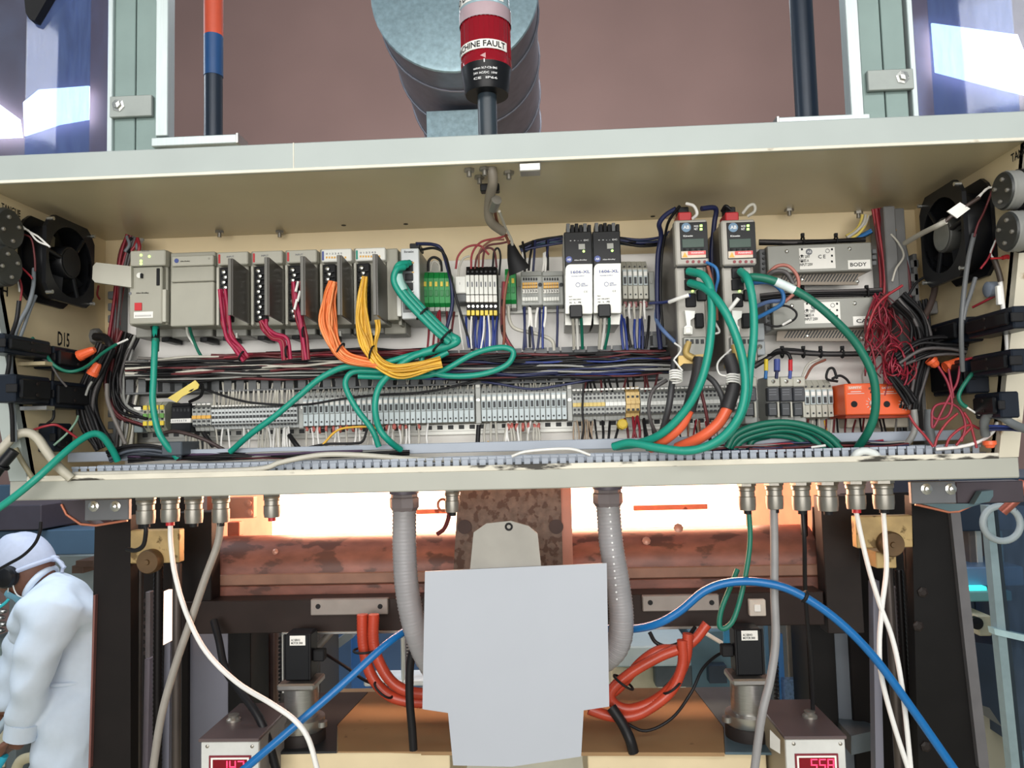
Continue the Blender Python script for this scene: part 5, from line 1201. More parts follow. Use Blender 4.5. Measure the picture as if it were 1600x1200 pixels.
servo(1168, 0, 984, 'black servo on a silver gearbox beside the straight thick grey cable', 0, -1)
for k, (x, lab) in enumerate(((444, 'white toothed strip beside the servo at the 1.47 display'), (1221, 'blue-lit toothed strip beside the grey cable and servo'))):
    r = T('toothed_strip', lab, 'rack', at(x, 1115, 0.36)); P('strip', MB().pbox(x-4, 990, x+5, 1112, 0.36, 0.375), wht if k == 0 else lblue, r)
    for j in range(18): P('tooth', MB().pbox(x-9, 996+6.4*j, x-4, 999.5+6.4*j, 0.361, 0.374, 0), blkm, r)
for k, (x0, x1, mt, lab) in enumerate(((1232, 1244, M('stripe_grey', 150, 142, 130, 0.4, 0.2), 'pale grey flat bar hanging beside the blue-lit strip'), (1250, 1256, M('stripe_pale', 176, 172, 166, 0.4, 0.3), 'thin bright flat bar next to the pale grey one'), (1196, 1202, M('stripe_blue', 90, 130, 160, 0.4), 'thin blue bar right behind the black servo at display 558'))):
    S('flat_bar', MB().pbox(x0, 975, x1, 1068, 0.42, 0.43), mt, lab, 'bar')
S('machine_block', MB().pbox(1225, 1062, 1266, 1106, 0.34, 0.36).pbox(1266, 1066, 1272, 1120, 0.33, 0.35), CLEAR('acrylic_cover', 210, 230, 236, 0.1, 0.35), 'clear acrylic cover plate behind the 558 display box', 'cover')
S('slide_plate', MB().add([at(1262, 1075, 0.5), at(1300, 1090, 0.5), at(1374, 1140, 0.2), at(1330, 1150, 0.15), at(1262, 1090, 0.5), at(1300, 1104, 0.5), at(1374, 1170, 0.2), at(1330, 1180, 0.15)],
   [(0, 1, 2, 3), (7, 6, 5, 4), (0, 4, 5, 1), (1, 5, 6, 2), (2, 6, 7, 3), (3, 7, 4, 0)]), M('slide_grey', 96, 104, 110, 0.35, 0.3), 'grey sloping slide plate between the 558 display box and the bluish panel', 'plate')
# display boxes
def display(x0, x1, xs, yt, yb, ytop, word, lab, kx, wx):
    Y = -0.08; r = T('display_box', lab, 'display', at((x0+x1)/2, 1260, Y), 'two red digit display boxes')
    a, b, z0, z1 = pb(x0, yt, x1, 1270, Y); bk = Y+0.16
    P('case', MB().box(a, b, Y+0.006, bk, z0, z1-0.001, 0.002), M('display_case', 150, 136, 112, 0.5, 0, 0.06, 20) if xs < 0 else M('display_case_grey', 128, 122, 118, 0.5, 0, 0.06, 20), r)
    P('lid', MB().box(a-0.003, b+0.002, Y-0.004, bk, z1-0.001, z1+0.004, 0.001), M('lid_steel', 112, 98, 98, 0.3, 0.5, 0.08, 10), r)
    P('front_panel', MB().box(a, b, Y, Y+0.007, z0, z1-0.002, 0.001), M('display_front', 202, 202, 198, 0.5), r)
    for x in (x0+10, x1-10): P('screw', MB().lathe([(0.0028, 0), (0.0028, 0.001), (0, 0.002)], at(x, yt+9, Y), (0, -1, 0), 10), nickel, r)
    wn = P('window_frame', MB().pbox(wx[0], yb, wx[1], 1262, Y-0.002, Y+0.002), M('frame_red', 120, 30, 44, 0.4), r)
    P('white_line', MB().pbox(wx[0]+3, yb+3, wx[1]-3, 1258, Y-0.0026, Y), paper, wn)
    P('window', MB().pbox(wx[0]+6, yb+6, wx[1]-6, 1254, Y-0.003, Y), dispm, wn)
    # seven-segment digits
    seg7 = {'1': 'bc', '4': 'fgbc', '7': 'abc', '5': 'afgcd', '8': 'abcdefg', '.': '.'}
    cw, ch, th = 13, 17, 1.7; x = kx; ytp = yb+9; mb = MB()
    for ch_ in word:
        if ch_ == '.': mb.pbox(x-3, ytp+ch-2, x-0.5, ytp+ch, Y-0.0036, Y-0.003, 0); continue
        for s_ in seg7[ch_]:
            q = {'a': (0, 0, 1, 0), 'd': (0, 1, 1, 1), 'g': (0, .5, 1, .5), 'b': (1, 0, 1, .5), 'c': (1, .5, 1, 1), 'f': (0, 0, 0, .5), 'e': (0, .5, 0, 1)}[s_]
            X0, Y0, X1, Y1 = x+q[0]*8.5, ytp+q[1]*ch, x+q[2]*8.5, ytp+q[3]*ch
            mb.pbox(min(X0, X1)-th/2, min(Y0, Y1)-th/2, max(X0, X1)+th/2, max(Y0, Y1)+th/2, Y-0.0036, Y-0.003, 0)
        x += cw
    P('digits', mb, digit, wn)
    c = at((x0+x1)/2+(8 if xs > 0 else -12), ytop+12, Y+0.08)
    P('lid_knob', MB().lathe([(0.012, 0), (0.012, 0.003), (0.008, 0.006), (0.009, 0.010), (0, 0.011)], (c.x, Y+0.075, z1+0.004), (0, 0, 1), 14), nickel, r)
display(314, 404, 1, 1157, 1181, 1127, '1.47', 'grey display box with red digits 1.47 crossed by the blue hose', 346, (326, 392))
display(1230, 1323, -1, 1153, 1178, 1122, '558', 'pale display box with red digits 558', 1268, (1244, 1312))
S('sticker', MB().add([at(1203, 1140, -0.075), at(1219, 1156, -0.083), at(1219, 1178, -0.083), at(1203, 1168, -0.075)], [(0, 3, 2, 1), (0, 1, 2, 3)]), paper, 'white sticker on the side of the 558 display box', 'sticker')

# orange corrugated hoses
def hose(pts, Y, rpx, lab):
    pp_ = path(pts, Y, 22); q = mpp(Y)
    return S('corrugated_hose', MB().tube(pp_, lambda k: rpx*q*(1+0.05*math.sin(k*PI*0.9)), 12), corr, lab, 'hose', 'orange corrugated hoses', origin=pp_[0])
hose([(566, 960), (568, 1010), (580, 1055), (606, 1085), (640, 1096), (690, 1098)], 0.06, 8.5, 'outer orange hose of the U bend beside the blue hose')
hose([(584, 960), (584, 1005), (595, 1040), (615, 1068), (645, 1082), (690, 1086)], 0.055, 8.5, 'inner orange hose of the U bend beside the blue hose')
hose([(1105, 975), (1085, 1000), (1062, 1014), (1030, 1016), (1000, 1036), (975, 1066), (955, 1084), (930, 1096)], 0.06, 7.5, 'orange hose of the coil that climbs towards the cross beam')
hose([(1075, 990), (1071, 1030), (1052, 1070), (1020, 1096), (985, 1108), (960, 1100), (955, 1080), (985, 1052), (1030, 1026), (1058, 1015)], 0.05, 8.0, 'orange hose forming the inner loop of the coil')
hose([(1066, 1000), (1066, 1040), (1048, 1080), (1010, 1110), (980, 1120), (950, 1118), (920, 1108)], 0.045, 8.0, 'orange hose forming the outer bottom loop of the coil')
for (x, y, a, lab) in ((599, 1078, 0.7, 'black tie around the U bend of orange hoses'), (570, 1016, 0, 'black tie around the upright orange hoses'), (974, 1066, 0.6, 'black tie near the lower end of the orange coil'), (1049, 1072, -0.6, 'black tie on the outer loops of the orange coil')):
    S('cable_tie', MB().torus(at(x, y, 0.05), 17*mpp(0.05), 0.0022, (math.sin(a), 0, math.cos(a)), 18, 6), blkm, lab, 'cable tie')

# ================================================================== background machinery
def bg(name, lab, cat, x0, y0, x1, y1, Yf, Yb, mt, post=None):
    mb = MB().pbox(x0, y0, x1, y1, Yf, Yb, 0.004)
    if post:                                  # a leg that carries it, standing on the floor
        a, b, z0, z1 = pb(post[0], y0, post[1], y1, Yb-0.02); mb.box(a, b, Yb-0.02, Yb+0.06, FLZ, z0+0.01, 0.002)
    return S(name, mb, mt, lab, cat)
bg('machine_beam', 'blue-grey machine beam behind the head of the person', 'beam', -60, 829, 152, 868, 2.1, 2.3, bluem)
bg('machine_housing', 'dark purplish machine head above the blue-grey beam', 'machine', -60, 790, 64, 829, 2.05, 2.4, M('machine_purple_dark', 54, 50, 60, 0.5))
bg('machine_housing', 'dark machine housing with a red lamp beside the left bracket', 'machine', 66, 770, 140, 826, 2.5, 2.7, M('machine_red_dark', 66, 44, 46, 0.5))
bg('light_housing', 'pale grey housing behind the shoulder of the person', 'machine', 84, 868, 150, 962, 2.5, 2.8, M('housing_pale', 140, 152, 154, 0.5, 0, 0.1, 4), (96, 140))
S('motor_clamp', MB().pbox(118, 876, 146, 886, 2.35, 2.5).pbox(112, 884, 130, 896, 2.38, 2.5), M('clamp_brown', 92, 70, 58, 0.5), 'small brown clamp on the pale grey housing', 'clamp')
bg('machine_post', 'grey upright post in front of the person', 'post', 11, 900, 26, 1240, 2.0, 2.1, M('post_grey', 88, 96, 98, 0.5))
bg('machine_rail', 'pale horizontal rail at the elbow of the person', 'rail', -60, 1030, 26, 1043, 1.9, 2.0, M('rail_pale', 176, 186, 182, 0.5))
bg('machine_casing', 'grey-green machine body above the pale rail', 'machine', -60, 1012, 26, 1030, 1.95, 2.3, M('body_greygreen', 96, 106, 104, 0.5), (-40, 10))
bg('machine_door', 'cream machine door below the pale rail', 'door panel', -60, 1044, 8, 1200, 2.0, 2.1, M('door_cream', 176, 170, 148, 0.5))
bg('machine_support', 'dark machine frame beside the cream door', 'frame', 28, 1044, 42, 1240, 2.15, 2.2, M('frame_darkgrey', 46, 52, 54, 0.5))
for k in range(5): S('bright_part', MB().ball(at(-2+4*(k % 2), 945+10*k, 2.1), 0.03, 0.02, 0.012), steel, 'shiny stacked machine part in front of the person, number %s from the top' % ('one', 'two', 'three', 'four', 'five')[k], 'machine part', 'shiny stacked parts')
cable('air_line', [(-10, 955), (6, 944), (14, 936)], 2.0, 2.5, M('cyan_line', 60, 190, 200, 0.4), 'short cyan line in front of the masked face', 'hose')
bg('scrap_bin', 'dark cluttered machine base behind the hand of the person', 'machine', 20, 1120, 76, 1230, 2.1, 2.5, M('base_brown', 96, 88, 74, 0.6, 0, 0.3, 14, 0.2))
cable('cream_hose', [(22, 1230), (28, 1195), (44, 1184), (70, 1184)], 1.7, 8, M('hose_cream', 190, 180, 150, 0.5), 'cream hose curving beside the knee of the person', 'hose')
# between the columns, below the beam
bg('blue_cladding', 'bright blue machine panel behind the orange hose U bend', 'panel', 548, 960, 572, 1120, 1.2, 1.25, blueb)
bg('machine_cabinet', 'dark blue-grey machine behind the orange hose U bend', 'machine', 500, 960, 655, 1120, 1.5, 1.9, M('machine_deepblue', 54, 84, 122, 0.45, 0, 0.15, 4))
S('slanted_beam', MB().ppoly([(496, 1022), (548, 984), (552, 996), (498, 1036)], 1.1, 1.15), M('beam_silver_blue', 120, 142, 158, 0.4, 0.3), 'slanted silver-blue beam above the blue hose', 'beam')
bg('machine_post', 'thin silver post behind the orange hose U bend', 'post', 626, 985, 632, 1080, 1.0, 1.03, alu)
bg('machine_shelf', 'bright shelf edge behind the orange hose U bend', 'shelf', 568, 1062, 760, 1072, 1.0, 1.1, M('shelf_bright', 206, 220, 228, 0.4))
r = T('chain_guide', 'grey ladder-like chain guide behind the conduit', 'chain', at(634, 1080, 0.9))
P('rail', MB().pbox(633, 990, 635, 1072, 0.9, 0.92).pbox(642, 990, 644, 1072, 0.9, 0.92), galvd, r)
for k in range(16): P('link', MB().pbox(634, 993+5*k, 643, 996+5*k, 0.9, 0.915, 0), M('link_grey', 110, 116, 122, 0.5), r)
bg('machine_cabinet', 'pale bluish machine behind the orange coil', 'machine', 955, 1010, 1080, 1042, 1.0, 1.5, M('machine_paleblue', 150, 176, 188, 0.45, 0, 0.12, 6))
bg('machine_cabinet', 'cream machine box below the pale bluish machine', 'machine', 955, 1042, 1028, 1078, 1.1, 1.5, M('box_cream', 176, 170, 146, 0.5))
bg('machine_cabinet', 'dark grey machine door behind the orange coil', 'machine', 1024, 1040, 1082, 1074, 1.05, 1.5, M('door_darkgrey', 70, 80, 88, 0.5))
bg('machine_cabinet', 'dark machine body high behind the orange coil', 'machine', 955, 960, 1160, 1010, 1.6, 1.9, M('machine_dim_blue', 66, 84, 92, 0.5, 0, 0.2, 8))
bg('machine_cabinet', 'tall dim blue machine between orange coil and servo', 'machine', 1078, 985, 1150, 1090, 1.3, 1.6, M('machine_dim_teal', 78, 112, 130, 0.5, 0, 0.2, 8))
S('window_grid', MB().pbox(1108, 1040, 1136, 1068, 1.25, 1.29), blued, 'small dark window on the dim blue machine', 'window')
cable('light_tube', [(1100, 988), (1140, 1012)], 1.1, 3.2, wht, 'white slanted tube lamp above the orange coil', 'tube')
bg('bin_block', 'dark workshop block behind the servo and rods', 'machine', 380, 960, 500, 1120, 0.9, 1.1, M('block_dim', 52, 54, 58, 0.5))
bg('blue_cladding', 'blue strip panel right behind the black servo', 'panel', 1132, 975, 1150, 1020, 0.6, 0.62, M('strip_blue', 50, 140, 190, 0.5))
bg('machine_cabinet', 'dim machine body behind the striped flat bars', 'machine', 1196, 960, 1275, 1120, 0.9, 1.2, M('machine_grey_dim', 72, 78, 82, 0.5))
# right-hand background
bg('machine_housing', 'dark blue overhead machine cover behind the grey ring', 'machine', 1470, 745, 1760, 828, 1.5, 2.0, blued)
bg('machine_cabinet', 'black recess beside the steel column edge', 'machine', 1490, 826, 1530, 868, 1.7, 1.9, blkm)
for k, (x0, x1, lab) in enumerate(((1515, 1526, 'dark flat bar beside the cyan light'), (1525, 1536, 'bright flat bar beside the guard door edge'), (1558, 1569, 'bright flat bar behind the guard door glass'))):
    bg('flat_bar', lab, 'bar', x0, 828, x1, 886, 1.55, 1.6, alu if k else M('bar_dim', 92, 86, 84, 0.5))
bg('conveyor_box', 'translucent bluish conveyor box above the cyan light', 'conveyor', 1504, 886, 1600, 916, 1.45, 1.7, M('conveyor_blue', 110, 140, 176, 0.35, 0, 0.1, 6))
S('cyan_light', MB().pbox(1506, 917, 1542, 924, 1.42, 1.6), EM('cyan_glow', 60, 235, 225, 1.6), 'glowing cyan light strip under the conveyor box', 'light')
bg('conveyor_bed', 'pale green conveyor bed below the cyan light', 'conveyor', 1505, 924, 1582, 940, 1.4, 1.7, M('bed_green', 120, 178, 178, 0.4))
bg('machine_casing', 'dark shadowed machine body below the conveyor bed', 'machine', 1500, 938, 1600, 1004, 1.96, 2.2, M('body_dark_teal', 52, 66, 80, 0.45, 0, 0.15, 5))
bg('cream_box', 'cream control box with a black dial behind the guard door edge', 'box', 1529, 962, 1550, 994, 1.35, 1.5, M('box_cream2', 186, 180, 154, 0.5))
S('black_dial', MB().lathe([(0.02, 0), (0.02, 0.02), (0, 0.022)], at(1522, 972, 1.36), (0, -1, 0), 16), blk, 'black dial beside the cream control box', 'dial')
S('machine_cabinet', MB().ppoly([(1500, 1000), (1640, 1020), (1640, 1160), (1566, 1136), (1546, 1106), (1522, 1098), (1500, 1090)], 1.4, 1.8), blued, 'dark blue machine cabinet behind the guard door', 'machine')
S('switch_plate', MB().pbox(1515, 1034, 1526, 1054, 1.38, 1.4), beige, 'small cream switch plate on the dark blue cabinet', 'switch')
bg('machine_stand', 'tall dark blue-grey machine stand behind the guard door and grey ring', 'machine', 1610, 829, 1760, 1190, 1.6, 1.95, blued)
gd = T('guard_door', 'glazed guard door with pale metal frame beside the black column', 'door', at(1575, 1200, 0.9))
P('stile', MB().ppoly([(1541, 790), (1552, 790), (1598, 1240), (1585, 1240), (1560, 1000)], 0.88, 0.91), M('door_frame_pale', 150, 172, 178, 0.4, 0.3), gd)
P('rail', MB().ppoly([(1553, 982), (1680, 1010), (1680, 1020), (1555, 992)], 0.87, 0.90), M('door_frame_bright', 190, 220, 224, 0.4, 0.3), gd)
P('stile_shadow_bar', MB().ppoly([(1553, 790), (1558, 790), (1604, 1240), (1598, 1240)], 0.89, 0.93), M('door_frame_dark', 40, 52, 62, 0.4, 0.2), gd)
P('pane', MB().ppoly([(1557, 790), (1700, 790), (1720, 1240), (1602, 1240)], 0.905, 0.909), CLEAR('door_glass', 150, 178, 192, 0.10, 0.10), gd)
S('grey_ring', MB().torus(at(1565, 818, 0.80), 26*mpp(0.80), 5*mpp(0.80), (0.1, 1, 0), 36, 10), M('ring_grey', 160, 172, 176, 0.45, 0, 0.1, 20), 'round pale grey ring hanging on the guard door frame', 'ring')
bg('floor_cabinet', 'beige plinth between the black column and the guard door', 'plinth', 1500, 1096, 1580, 1320, 1.9, 2.2, M('plinth_beige', 158, 154, 136, 0.55, 0, 0.06, 6))
S('copper_arm', MB().tube([at(1600, 752, 0.05), at(1588, 780, 0.05), at(1566, 800, 0.06)], 0.008, 10), M('copper_arm', 150, 84, 70, 0.4, 0.4), 'dull copper arm above the grey ring', 'arm')
bg('grey_cladding', 'deep blue-grey panel far behind the cabinet corner', 'panel', -300, 760, 160, 832, 3.2, 3.3, bluem)

# ================================================================== the person in white
YPn = 1.35; q = mpp(YPn)
def pp(x, y, d=0.0): return at(x, y, YPn+d)
def skinmesh(nodes, edges, voxel=None, extra=None, sub=2):
    me = bpy.data.meshes.new('figure'); me.from_pydata([n_[0] for n_ in nodes], edges, [])
    o = bpy.data.objects.new('figure', me); COL.objects.link(o)
    md = o.modifiers.new('skin', 'SKIN'); md.use_smooth_shade = True
    for k, n_ in enumerate(nodes):
        v = me.skin_vertices[0].data[k]; v.radius = n_[1] if isinstance(n_[1], tuple) else (n_[1], n_[1]); v.use_root = (k == 0)
    sd = o.modifiers.new('sub', 'SUBSURF'); sd.levels = sub; sd.render_levels = sub
    dg = bpy.context.evaluated_depsgraph_get(); ev = bpy.data.meshes.new_from_object(o.evaluated_get(dg))
    mb = MB().add([v.co.copy() for v in ev.vertices], [tuple(p.vertices) for p in ev.polygons], True)
    bpy.data.objects.remove(o); bpy.data.meshes.remove(me); bpy.data.meshes.remove(ev)
    return mb
def remesh(mb, vox):
    me = bpy.data.meshes.new('figure'); me.from_pydata(mb.v, [], mb.f)
    o = bpy.data.objects.new('figure', me); COL.objects.link(o)
    md = o.modifiers.new('rm', 'REMESH'); md.mode = 'VOXEL'; md.voxel_size = vox; md.use_smooth_shade = True
    s_ = o.modifiers.new('sm', 'SMOOTH'); s_.iterations = 4; s_.factor = 0.5
    dg = bpy.context.evaluated_depsgraph_get(); ev = bpy.data.meshes.new_from_object(o.evaluated_get(dg))
    out = MB().add([v.co.copy() for v in ev.vertices], [tuple(p.vertices) for p in ev.polygons], True)
    bpy.data.objects.remove(o); bpy.data.meshes.remove(me); bpy.data.meshes.remove(ev)
    return out
person = T('person', 'person in white coverall, tied cap and ear muffs, bending beside the brown column', 'person', Vector((pp(110, 1100).x, YPn, FLZ)))
hc = pp(38, 888); tilt = math.radians(38)        # head bowed: face to -X and down
ca, sa = math.cos(tilt), math.sin(tilt)
def hd(fwd, lat, up):                             # head space -> world: fwd = out of the face
    return (hc.x-fwd*ca-up*sa*1.0, hc.y+lat, hc.z-fwd*sa+up*ca)
def headpt(th, ph, k=1.0):
    x = math.sin(ph)*math.cos(th); y = math.sin(ph)*math.sin(th); z = math.cos(ph)
    f = 0.100*x; l = 0.076*y; u = 0.118*z
    if z < 0: f *= 1-0.10*z*z; l *= 1-0.28*z*z
    if x > 0.75 and -0.5 < z < 0.15: f += 0.020*max(0, 1-abs(y)*5)*(1-abs(z+0.15)*2.2)   # nose
    if x > 0.6 and z < -0.55: f += 0.012*max(0, 1-abs(y)*2)                                # chin
    if x > 0.8 and 0.02 < z < 0.2 and 0.2 < abs(y) < 0.5: f -= 0.010                        # eye sockets
    return hd(f*k, l*k, u*k)
hm = MB(); nn, mm_ = 40, 28; vs_ = [headpt(2*PI*a/nn, PI*b/mm_) for b in range(mm_+1) for a in range(nn)]
hm.add(vs_, [(b*nn+a, (b+1)*nn+a, (b+1)*nn+(a+1) % nn, b*nn+(a+1) % nn) for b in range(mm_) for a in range(nn)], True)
for s_ in (-1, 1): hm.ball(hd(-0.005, s_*0.076, -0.01), 0.016, 0.010, 0.03)               # ears
# body: one skeleton
N = []; E = []
def nd(p, r_): N.append((p, r_)); return len(N)-1
pel = nd(pp(114, 1096), (0.10, 0.125)); wa = nd(pp(112, 1048), (0.085, 0.11)); ch = nd(pp(108, 992), (0.095, 0.13)); ub = nd(pp(94, 952), (0.072, 0.11)); nb = nd(pp(72, 922), 0.052); nk = nd(pp(54, 900), 0.055); hdn = nd(pp(42, 888), 0.06)
E += [(pel, wa), (wa, ch), (ch, ub), (ub, nb), (nb, nk), (nk, hdn)]
for s_, sh, el, wr in ((-1, (76, 962), (46, 1062), (34, 1142)), (1, (66, 958), (20, 1050), (2, 1120))):
    a = nd(pp(*sh, s_*0.17), 0.062); b = nd(pp(*el, s_*0.2), 0.046); c = nd(pp(*wr, s_*0.17), 0.032); E += [(ub, a), (a, b), (b, c)]
for s_ in (-1, 1):
    a = nd(pp(112, 1120, s_*0.09), 0.095); k0 = Vector((pp(106, 1300).x, YPn+s_*0.1, FLZ+0.48)); b = nd(k0, 0.068)
    c = nd(Vector((pp(116, 1300).x, YPn+s_*0.1, FLZ+0.08)), 0.045); d = nd(Vector((pp(116, 1300).x-0.16, YPn+s_*0.11, FLZ+0.035)), 0.035); E += [(pel, a), (a, b), (b, c), (c, d)]
bm_ = skinmesh(N, E, sub=2)
bm_.add(hm.v, hm.f, True)
# hands: palm and five separate fingers, closed on the pole
def hand(wx, wy, d, grip):
    w0 = pp(wx, wy, d); pal = pp(grip[0], grip[1], d)
    mb = skinmesh([(w0, 0.030), (w0.lerp(pal, 0.55), (0.024, 0.040)), (pal, (0.022, 0.042))], [(0, 1), (1, 2)], sub=2)
    dn = (pal-w0).normalized()
    for k in range(4):
        lat = Vector((0, (k-1.5)*0.020, 0)); L = (0.030, 0.034, 0.032, 0.025)[k]
        p0 = pal+lat-dn*0.012; p1 = pal+lat*1.05+dn*L; p2 = p1+dn*L*0.45+Vector((-0.026, 0, -0.004)); p3 = p2-dn*L*0.35+Vector((-0.014, 0, 0.004))
        f = skinmesh([(p0, 0.0095), (p1, 0.009), (p2, 0.0082), (p3, 0.007)], [(0, 1), (1, 2), (2, 3)], sub=2); mb.add(f.v, f.f, True)
    t0 = w0.lerp(pal, 0.35)+Vector((0, -0.03, 0)); f = skinmesh([(t0, 0.013), (t0+dn*0.03+Vector((-0.018, -0.014, 0)), 0.010), (t0+dn*0.056+Vector((-0.034, -0.006, 0)), 0.008)], [(0, 1), (1, 2)], sub=2)
    mb.add(f.v, f.f, True); return mb
h1 = hand(34, 1142, -0.17, (16, 1166)); bm_.add(h1.v, h1.f, True)
h2 = hand(2, 1120, 0.17, (-14, 1140)); bm_.add(h2.v, h2.f, True)
body = P('body', remesh(bm_, 0.0055), skin, person)
# coverall
N = []; E = []
pel = nd(pp(112, 1092), (0.140, 0.17)); wa = nd(pp(110, 1048), (0.115, 0.145)); ch = nd(pp(106, 990), (0.138, 0.175)); ub = nd(pp(96, 948), (0.122, 0.155)); nb = nd(pp(76, 924), (0.092, 0.095)); nk = nd(pp(62, 908), 0.074)
E += [(pel, wa), (wa, ch), (ch, ub), (ub, nb), (nb, nk)]
for s_, sh, el, wr in ((-1, (77, 962), (50, 1056), (34, 1144)), (1, (66, 958), (20, 1050), (3, 1116))):
    a = nd(pp(*sh, s_*0.175), (0.092, 0.088)); a2 = nd(pp((sh[0]*0.45+el[0]*0.55), sh[1]*0.45+el[1]*0.55, s_*0.19), 0.078); b = nd(pp(*el, s_*0.2), 0.066); c = nd(pp(*wr, s_*0.17), 0.050); E += [(ub, a), (a, a2), (a2, b), (b, c)]
for s_ in (-1, 1):
    a = nd(pp(112, 1120, s_*0.09), 0.115); k0 = Vector((pp(106, 1300).x, YPn+s_*0.1, FLZ+0.48)); b = nd(k0, 0.09)
    c = nd(Vector((pp(116, 1300).x, YPn+s_*0.1, FLZ+0.10)), 0.075); E += [(pel, a), (a, b), (b, c)]
cm = remesh(skinmesh(N, E, sub=2), 0.010)
# folds of the cloth
rn = random.Random(4); fold = []
for v in cm.v:
    v = Vector(v); f = 0.0045*math.sin(v.z*52+v.x*26+2.4*math.sin(v.y*18))+0.004*math.sin(v.x*44-v.z*34+math.sin(v.z*14))
    fold.append((v.x+f*0.6, v.y+f, v.z))
cm.v = fold
P('coverall', cm, cloth, person)
cu0, cu1 = pp(38, 1126, -0.172), pp(32, 1152, -0.17)
P('cuff', MB().lathe([(0.040, (cu1-cu0).length), (0.050, (cu1-cu0).length), (0.054, 0.0), (0.040, 0.0)], cu0, cu1-cu0, 24), cloth, person)
P('belt_gather', MB().torus(pp(111, 1052), 0.128, 0.008, (0.05, 0, 1), 32, 8), cloth, person)
P('collar', MB().torus(pp(64, 912), 0.062, 0.012, (-0.85, 0, 0.55), 28, 8), cloth, person)
# cap: shell over crown and back of the head, band and knot
cmb = MB(); nn, mm_ = 36, 14; vs_ = []
def cappt(a, b, k):
    th = 2*PI*a/nn; lim = PI*(0.44+0.16*(1-math.cos(th))/2); p = Vector(headpt(th, lim*b/mm_, k)); pk = 0.018*math.sin(PI*b/mm_)*(0.6+0.4*math.cos(th*3))
    return p+Vector((0.2*pk, 0, pk))
for k in (1.09, 1.06):
    vs_ += [cappt(a, b, k) for b in range(mm_+1) for a in range(nn)]
o_ = (mm_+1)*nn
fs_ = [(b*nn+a, (b+1)*nn+a, (b+1)*nn+(a+1) % nn, b*nn+(a+1) % nn) for b in range(mm_) for a in range(nn)]+[(o_+b*nn+a, o_+b*nn+(a+1) % nn, o_+(b+1)*nn+(a+1) % nn, o_+(b+1)*nn+a) for b in range(mm_) for a in range(nn)]
cap_ = P('cap', cmb.add(vs_, fs_, True), capm, person, 'white cotton cap tied at the back')
P('band', MB().tube([Vector(cappt(a % nn, mm_, 1.10)) for a in range(nn+1)], 0.008, 8, False), capm, cap_)
kn = Vector(cappt(nn//2, mm_, 1.1))
P('knot', MB().ball(kn, 0.016, 0.014, 0.012).tube(spl([kn, kn+Vector((0.03, -0.02, -0.006)), kn+Vector((0.055, -0.025, -0.03))]), 0.007, 6).tube(spl([kn, kn+Vector((0.025, 0.01, -0.02)), kn+Vector((0.03, 0.0, -0.05))]), 0.006, 6), capm, cap_)
for s_ in (-1, 1):
    e = Vector(hd(0.008, s_*0.082, -0.012)); em = P('ear_muff', MB().lathe([(0.030, -0.006), (0.036, 0.0), (0.037, 0.018), (0.031, 0.027), (0.018, 0.031), (0, 0.032)], e, (0, s_, 0), 24), blk, person, 'black ear muff')
    P('cushion', MB().torus(e, 0.030, 0.008, (0, 1, 0), 22, 8), blkm, em)
P('muff_band', MB().tube(spl([hd(0.015, -0.112, 0.0), hd(0.03, -0.104, 0.06), hd(0.035, -0.07, 0.12), hd(0.035, 0, 0.148), hd(0.035, 0.07, 0.12), hd(0.03, 0.104, 0.06), hd(0.015, 0.112, 0.0)], 8), 0.006, 8), blk, person)
mk = MB(); vs_ = []; fs_ = []
for b in range(9):
    for a in range(13): vs_.append(headpt(-1.05+2.1*a/12, PI*(0.60+0.30*b/8), 1.07))
mk.add(vs_, [(b*13+a, (b+1)*13+a, (b+1)*13+a+1, b*13+a+1) for b in range(8) for a in range(12)], True)
mo = P('face_mask', mk, maskm, person, 'pale blue face mask')
for s_ in (-1, 1):
    for u_ in (-0.02, -0.07): P('mask_string', MB().tube(spl([headpt(s_*1.0, PI*(0.62 if u_ > -0.05 else 0.86), 1.07), hd(0.02, s_*0.082, u_-0.01), hd(0.0, s_*0.084, -0.02)]), 0.0022, 6), wht, mo)
S('tool_pole', MB().cyl(pp(-40, 1190, -0.17), pp(30, 1098, -0.10), 0.013, n=14), M('pole_grey_blue', 150, 164, 172, 0.45), 'pale grey pole held by the person in white', 'pole')
cable('glove_cuff', [(-6, 1200), (2, 1188), (6, 1180)], YPn-0.19, 7, M('cyan_cuff', 40, 170, 200, 0.5), 'short cyan hose end below the hand of the person', 'hose')
cable('black_cable', [(64, 815), (62, 832), (54, 850), (36, 868), (12, 882), (-20, 900)], YPn-0.30, 2.6, blkw, 'thin black cable hanging across the white cap')
# ================================================================== cables in the cabinet
rn = random.Random(11)
# --- teal network cables
cable('network_cable', [(243, 512, -0.11), (242, 540, -0.13), (240, 590, -0.14), (239, 632, -0.145), (247, 672, -0.145), (260, 695, -0.14), (278, 716, -0.13)], -0.12, 5.2, teal, 'teal cable dropping from the controller module past the ground terminals', group='teal network cables')
S('cable_boot', MB().tube(path([(240, 506, -0.10), (243, 516, -0.11), (243, 532, -0.125)]), 0.0065, 10), blk, 'black plug under the controller module at the teal cable', 'plug')
S('cable_boot', MB().tube(path([(243, 530, -0.125), (242.5, 548, -0.13)]), 0.0060, 10), teald, 'ribbed dark green boot below the black plug', 'plug')
cable('network_cable', [(-20, 806, -0.24), (20, 778, -0.24), (60, 745, -0.235), (100, 708, -0.21), (125, 688, -0.19), (145, 678, -0.175), (160, 682, -0.165), (175, 702, -0.15), (184, 720, -0.14)], -0.2, 6.0, teal, 'teal cable leaving the cabinet over its corner above the person', group='teal network cables')
